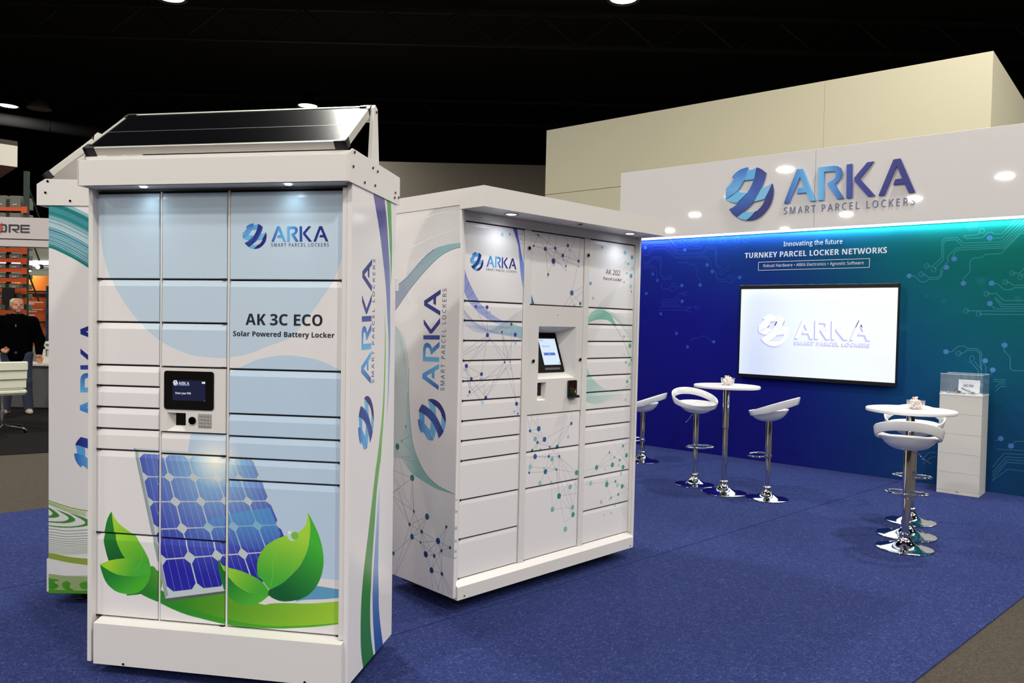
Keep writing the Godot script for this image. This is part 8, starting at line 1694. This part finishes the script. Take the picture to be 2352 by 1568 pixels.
# ------------------------------------------------------------------ person: smooth union of tapered bones, meshed as surface nets
func bone_field(bones: Array, cell: float, k: float) -> MB:
	var lo := Vector3(1e9, 1e9, 1e9)
	var hi := -lo
	for b in bones:
		var r := maxf(b[2], b[3]) + cell * 2.5
		for e in 2:
			var q: Vector3 = b[e]
			lo = lo.min(q - Vector3.ONE * r)
			hi = hi.max(q + Vector3.ONE * r)
	var nx := int((hi.x - lo.x) / cell) + 2
	var ny := int((hi.y - lo.y) / cell) + 2
	var nz := int((hi.z - lo.z) / cell) + 2
	var f := PackedFloat32Array()
	f.resize(nx * ny * nz)
	f.fill(1.0)
	for b in bones:
		var a: Vector3 = b[0]
		var d: Vector3 = b[1] - a
		var sq: Vector3 = b[4] if b.size() > 4 else Vector3.ONE      # flattening of the section
		var dd := maxf(d.length_squared(), 1e-9)
		var r := maxf(b[2], b[3]) + maxf(k, cell * 2.0) + cell
		var l := a.min(b[1]) - Vector3.ONE * r
		var h := a.max(b[1]) + Vector3.ONE * r
		for z in range(maxi(0, int((l.z - lo.z) / cell)), mini(nz, int((h.z - lo.z) / cell) + 1)):
			for y in range(maxi(0, int((l.y - lo.y) / cell)), mini(ny, int((h.y - lo.y) / cell) + 1)):
				for x in range(maxi(0, int((l.x - lo.x) / cell)), mini(nx, int((h.x - lo.x) / cell) + 1)):
					var p := lo + Vector3(x, y, z) * cell - a
					var t := clampf(p.dot(d) / dd, 0.0, 1.0)
					var v := ((p - d * t) / sq).length() - lerpf(b[2], b[3], t)
					var i := (z * ny + y) * nx + x
					var o := f[i]
					var m := maxf(k - absf(o - v), 0.0) / k
					f[i] = minf(o, v) - m * m * k * 0.25
	var mb := MB.new()
	var id := {}
	for z in nz - 1:
		for y in ny - 1:
			for x in nx - 1:
				var i := (z * ny + y) * nx + x
				var s := 0
				var q := [f[i], f[i + 1], f[i + nx], f[i + nx + 1], f[i + nx * ny], f[i + nx * ny + 1], f[i + nx * ny + nx], f[i + nx * ny + nx + 1]]
				for c in q:
					if c < 0.0:
						s += 1
				if s == 0 or s == 8:
					continue
				var sum := Vector3.ZERO
				var n := 0
				for e in [[0, 1], [2, 3], [4, 5], [6, 7], [0, 2], [1, 3], [4, 6], [5, 7], [0, 4], [1, 5], [2, 6], [3, 7]]:
					var fa: float = q[e[0]]
					var fb: float = q[e[1]]
					if (fa < 0.0) != (fb < 0.0):
						var t := fa / (fa - fb)
						var pa := Vector3(e[0] & 1, (e[0] >> 1) & 1, e[0] >> 2)
						var pb := Vector3(e[1] & 1, (e[1] >> 1) & 1, e[1] >> 2)
						sum += pa.lerp(pb, t)
						n += 1
				var g := Vector3(q[1] + q[3] + q[5] + q[7] - q[0] - q[2] - q[4] - q[6], q[2] + q[3] + q[6] + q[7] - q[0] - q[1] - q[4] - q[5], q[4] + q[5] + q[6] + q[7] - q[0] - q[1] - q[2] - q[3])
				id[i] = mb.vert(lo + (Vector3(x, y, z) + sum / n) * cell, g.normalized())
	for z in range(1, nz - 1):
		for y in range(1, ny - 1):
			for x in range(1, nx - 1):
				var i := (z * ny + y) * nx + x
				var inside := f[i] < 0.0
				for ax in 3:
					var step: int = [1, nx, nx * ny][ax]
					if inside == (f[i + step] < 0.0):
						continue
					var u: int = [nx, nx * ny, 1][ax]
					var w: int = [nx * ny, 1, nx][ax]
					var c := [id.get(i - u - w, -1), id.get(i - w, -1), id.get(i, -1), id.get(i - u, -1)]
					if c.has(-1):
						continue
					if inside:
						mb.ix.append_array([c[0], c[2], c[1], c[0], c[3], c[2]])
					else:
						mb.ix.append_array([c[0], c[1], c[2], c[0], c[2], c[3]])
	return mb

func V(x: float, y: float, z: float) -> Vector3:
	return Vector3(x, y, z)

func build_person() -> void:
	# standing man, weight on both feet, head turned and lifted towards his left, one forearm bent across the belt
	var t := thing("person", "man in black zip jacket and blue jeans standing with one arm bent", "person", Transform3D(Basis(Vector3.UP, 0.45), Vector3(-7.72, 0.008, -12.2)))
	var hipl := V(0.1, 0.92, 0)
	var hipr := V(-0.1, 0.92, 0)
	var kneel := V(0.13, 0.5, 0.03)
	var kneer := V(-0.12, 0.5, 0.03)
	var ankl := V(0.16, 0.09, -0.02)
	var ankr := V(-0.15, 0.09, -0.02)
	var shl := V(0.2, 1.44, 0)
	var shr := V(-0.2, 1.44, 0)
	var ell := V(0.3, 1.17, -0.03)
	var elr := V(-0.3, 1.17, -0.02)
	var wrl := V(0.3, 0.93, 0.06)
	var wrr := V(-0.17, 1.0, 0.17)
	var neck := V(0, 1.5, 0.0)
	var head := V(0.0, 1.68, 0.03)
	# body: one continuous skin
	var body := [
		[V(0, 1.0, 0), V(0, 1.38, 0), 0.13, 0.16, V(1.15, 1, 0.8)], [V(0, 1.38, 0), neck, 0.14, 0.06], [neck, V(0, 1.58, 0.01), 0.058, 0.056],
		[shl, ell, 0.05, 0.042], [ell, wrl, 0.042, 0.03], [shr, elr, 0.05, 0.042], [elr, wrr, 0.042, 0.03], [V(0, 1.4, 0), shl, 0.09, 0.06], [V(0, 1.4, 0), shr, 0.09, 0.06],
		[hipl, kneel, 0.085, 0.055], [kneel, ankl, 0.052, 0.04], [hipr, kneer, 0.085, 0.055], [kneer, ankr, 0.052, 0.04], [V(0, 1.0, 0), hipl, 0.12, 0.09], [V(0, 1.0, 0), hipr, 0.12, 0.09]]
	var mb := bone_field(body, 0.02, 0.03)
	# head with brow, nose, chin, ears
	var turn := Basis(Vector3.UP, 0.35) * Basis(Vector3.RIGHT, -0.22)
	var H := func(x: float, y: float, z: float) -> Vector3: return head + turn * Vector3(x, y, z)
	var hb := bone_field([
		[H.call(0, 0.035, -0.02), H.call(0, 0.03, 0.015), 0.082, 0.08, V(0.93, 1.1, 1.08)], [H.call(0, -0.06, 0.03), H.call(0, -0.085, 0.05), 0.055, 0.035], [H.call(-0.03, -0.04, 0.035), H.call(0.03, -0.04, 0.035), 0.05, 0.05],
		[H.call(0, 0.005, 0.09), H.call(0, -0.028, 0.108), 0.011, 0.016], [H.call(-0.035, 0.02, 0.082), H.call(0.035, 0.02, 0.082), 0.016, 0.016],
		[H.call(0.08, -0.005, -0.005), H.call(0.086, 0.02, -0.012), 0.014, 0.02, V(0.5, 1, 1)], [H.call(-0.08, -0.005, -0.005), H.call(-0.086, 0.02, -0.012), 0.014, 0.02, V(0.5, 1, 1)],
		[H.call(-0.022, -0.058, 0.083), H.call(0.022, -0.058, 0.083), 0.009, 0.009], [H.call(0, -0.05, 0.0), V(0, 1.53, 0.0), 0.055, 0.058]], 0.008, 0.018)
	for m in [hb, hand_field(wrl, V(0.02, -1, 0.12), V(0.35, 0, 1)), hand_field(wrr, V(0.75, -0.12, 0.6), V(0.0, 0.3, 1))]:
		var st := mb.v.size()
		mb.v.append_array(m.v)
		mb.n.append_array(m.n)
		mb.t.append_array(m.t)
		mb.c.append_array(m.c)
		for i in m.ix:
			mb.ix.append(st + i)
	part("body", mb, M.skin, t)
	var eye := mat(Color("2a211c"), 0.3)
	for sx in [-1.0, 1.0]:
		part("eye", MB.new().lathe([Vector2(0.0, -0.007), Vector2(0.008, 0.0), Vector2(0.0, 0.007)], 10), eye, t, Transform3D(turn, H.call(0.031 * sx, 0.008, 0.087)))
	part("mouth", MB.new().box(Vector3(-0.02, -0.002, -0.003), Vector3(0.02, 0.002, 0.003), 0.001), mat(Color("7a3f38"), 0.5), t, Transform3D(turn, H.call(0, -0.057, 0.0925)))
	part("hair", bone_field([[H.call(-0.025, 0.075, -0.03), H.call(0.025, 0.075, -0.03), 0.068, 0.068, V(1.0, 0.85, 1.25)], [H.call(-0.068, 0.03, -0.03), H.call(-0.066, 0.0, -0.04), 0.026, 0.02], [H.call(0.068, 0.03, -0.03), H.call(0.066, 0.0, -0.04), 0.026, 0.02], [H.call(0, 0.05, -0.075), H.call(0, -0.02, -0.075), 0.045, 0.035, V(1.6, 1, 0.7)]], 0.01, 0.02), M.hair, t)
	part("jacket", bone_field([
		[V(0, 0.93, 0), V(0, 1.38, 0), 0.185, 0.19, V(1.12, 1, 0.78)], [V(0, 1.4, 0), V(0, 1.52, -0.01), 0.16, 0.075], [V(0, 1.42, 0), shl, 0.11, 0.085], [V(0, 1.42, 0), shr, 0.11, 0.085],
		[shl, ell, 0.088, 0.075], [ell, wrl + V(0, 0.035, -0.01), 0.073, 0.052], [shr, elr, 0.088, 0.075], [elr, wrr + V(-0.02, 0.01, -0.03), 0.073, 0.052]], 0.018, 0.035), M.jacket, t)
	part("collar", MB.new().lathe([Vector2(0.085, 1.5), Vector2(0.083, 1.56), Vector2(0.075, 1.562), Vector2(0.074, 1.5)], 20, Vector3(0, 0, -0.005)), M.jacket, t)
	part("zip_pull", B3(-0.006, 1.36, 0.168, 0.006, 1.4, 0.176), M.steel, t)
	part("jeans", bone_field([[V(0, 0.96, 0), hipl, 0.14, 0.115], [V(0, 0.96, 0), hipr, 0.14, 0.115], [hipl, kneel, 0.112, 0.082], [kneel, ankl, 0.08, 0.07], [hipr, kneer, 0.112, 0.082], [kneer, ankr, 0.08, 0.07]], 0.018, 0.03), M.denim, t)
	for sd in [[ankl, 0.25], [ankr, -0.3]]:
		var a: Vector3 = sd[0]
		var f := Vector3(sin(sd[1]), 0, cos(sd[1]))
		part("shoe", bone_field([[V(a.x, 0.04, a.z) - f * 0.05, V(a.x, 0.04, a.z) + f * 0.06, 0.045, 0.045, V(1, 0.9, 1)], [V(a.x, 0.032, a.z) + f * 0.06, V(a.x, 0.03, a.z) + f * 0.17, 0.046, 0.034, V(1.1, 0.85, 1)], [V(a.x, 0.05, a.z) - f * 0.03, V(a.x, 0.1, a.z) - f * 0.02, 0.045, 0.045]], 0.012, 0.02), M.shoe, t)

func hand_field(w: Vector3, along: Vector3, palm: Vector3) -> MB:
	var y := along.normalized()
	var x := y.cross(palm).normalized()
	var z := x.cross(y).normalized()
	var P := func(a: float, b: float, c: float) -> Vector3: return w + x * a + y * b + z * c
	var bones := [[P.call(0, -0.02, 0), P.call(0, 0.02, 0), 0.03, 0.028], [P.call(-0.02, 0.03, 0), P.call(0.02, 0.03, 0), 0.024, 0.024], [P.call(-0.026, 0.075, 0), P.call(0.026, 0.075, 0), 0.019, 0.019]]
	var ln := [0.07, 0.082, 0.076, 0.06]
	for i in 4:
		var fx := -0.03 + 0.02 * i
		bones.append([P.call(fx, 0.08, 0), P.call(fx, 0.08 + ln[i] * 0.45, 0.012), 0.0105, 0.0098])
		bones.append([P.call(fx, 0.08 + ln[i] * 0.45, 0.012), P.call(fx, 0.08 + ln[i] * 0.72, 0.04), 0.0098, 0.0085])
	bones.append([P.call(-0.026, 0.03, 0.006), P.call(-0.046, 0.062, 0.026), 0.014, 0.0115])
	bones.append([P.call(-0.046, 0.062, 0.026), P.call(-0.036, 0.092, 0.036), 0.0115, 0.009])
	return bone_field(bones, 0.006, 0.008)
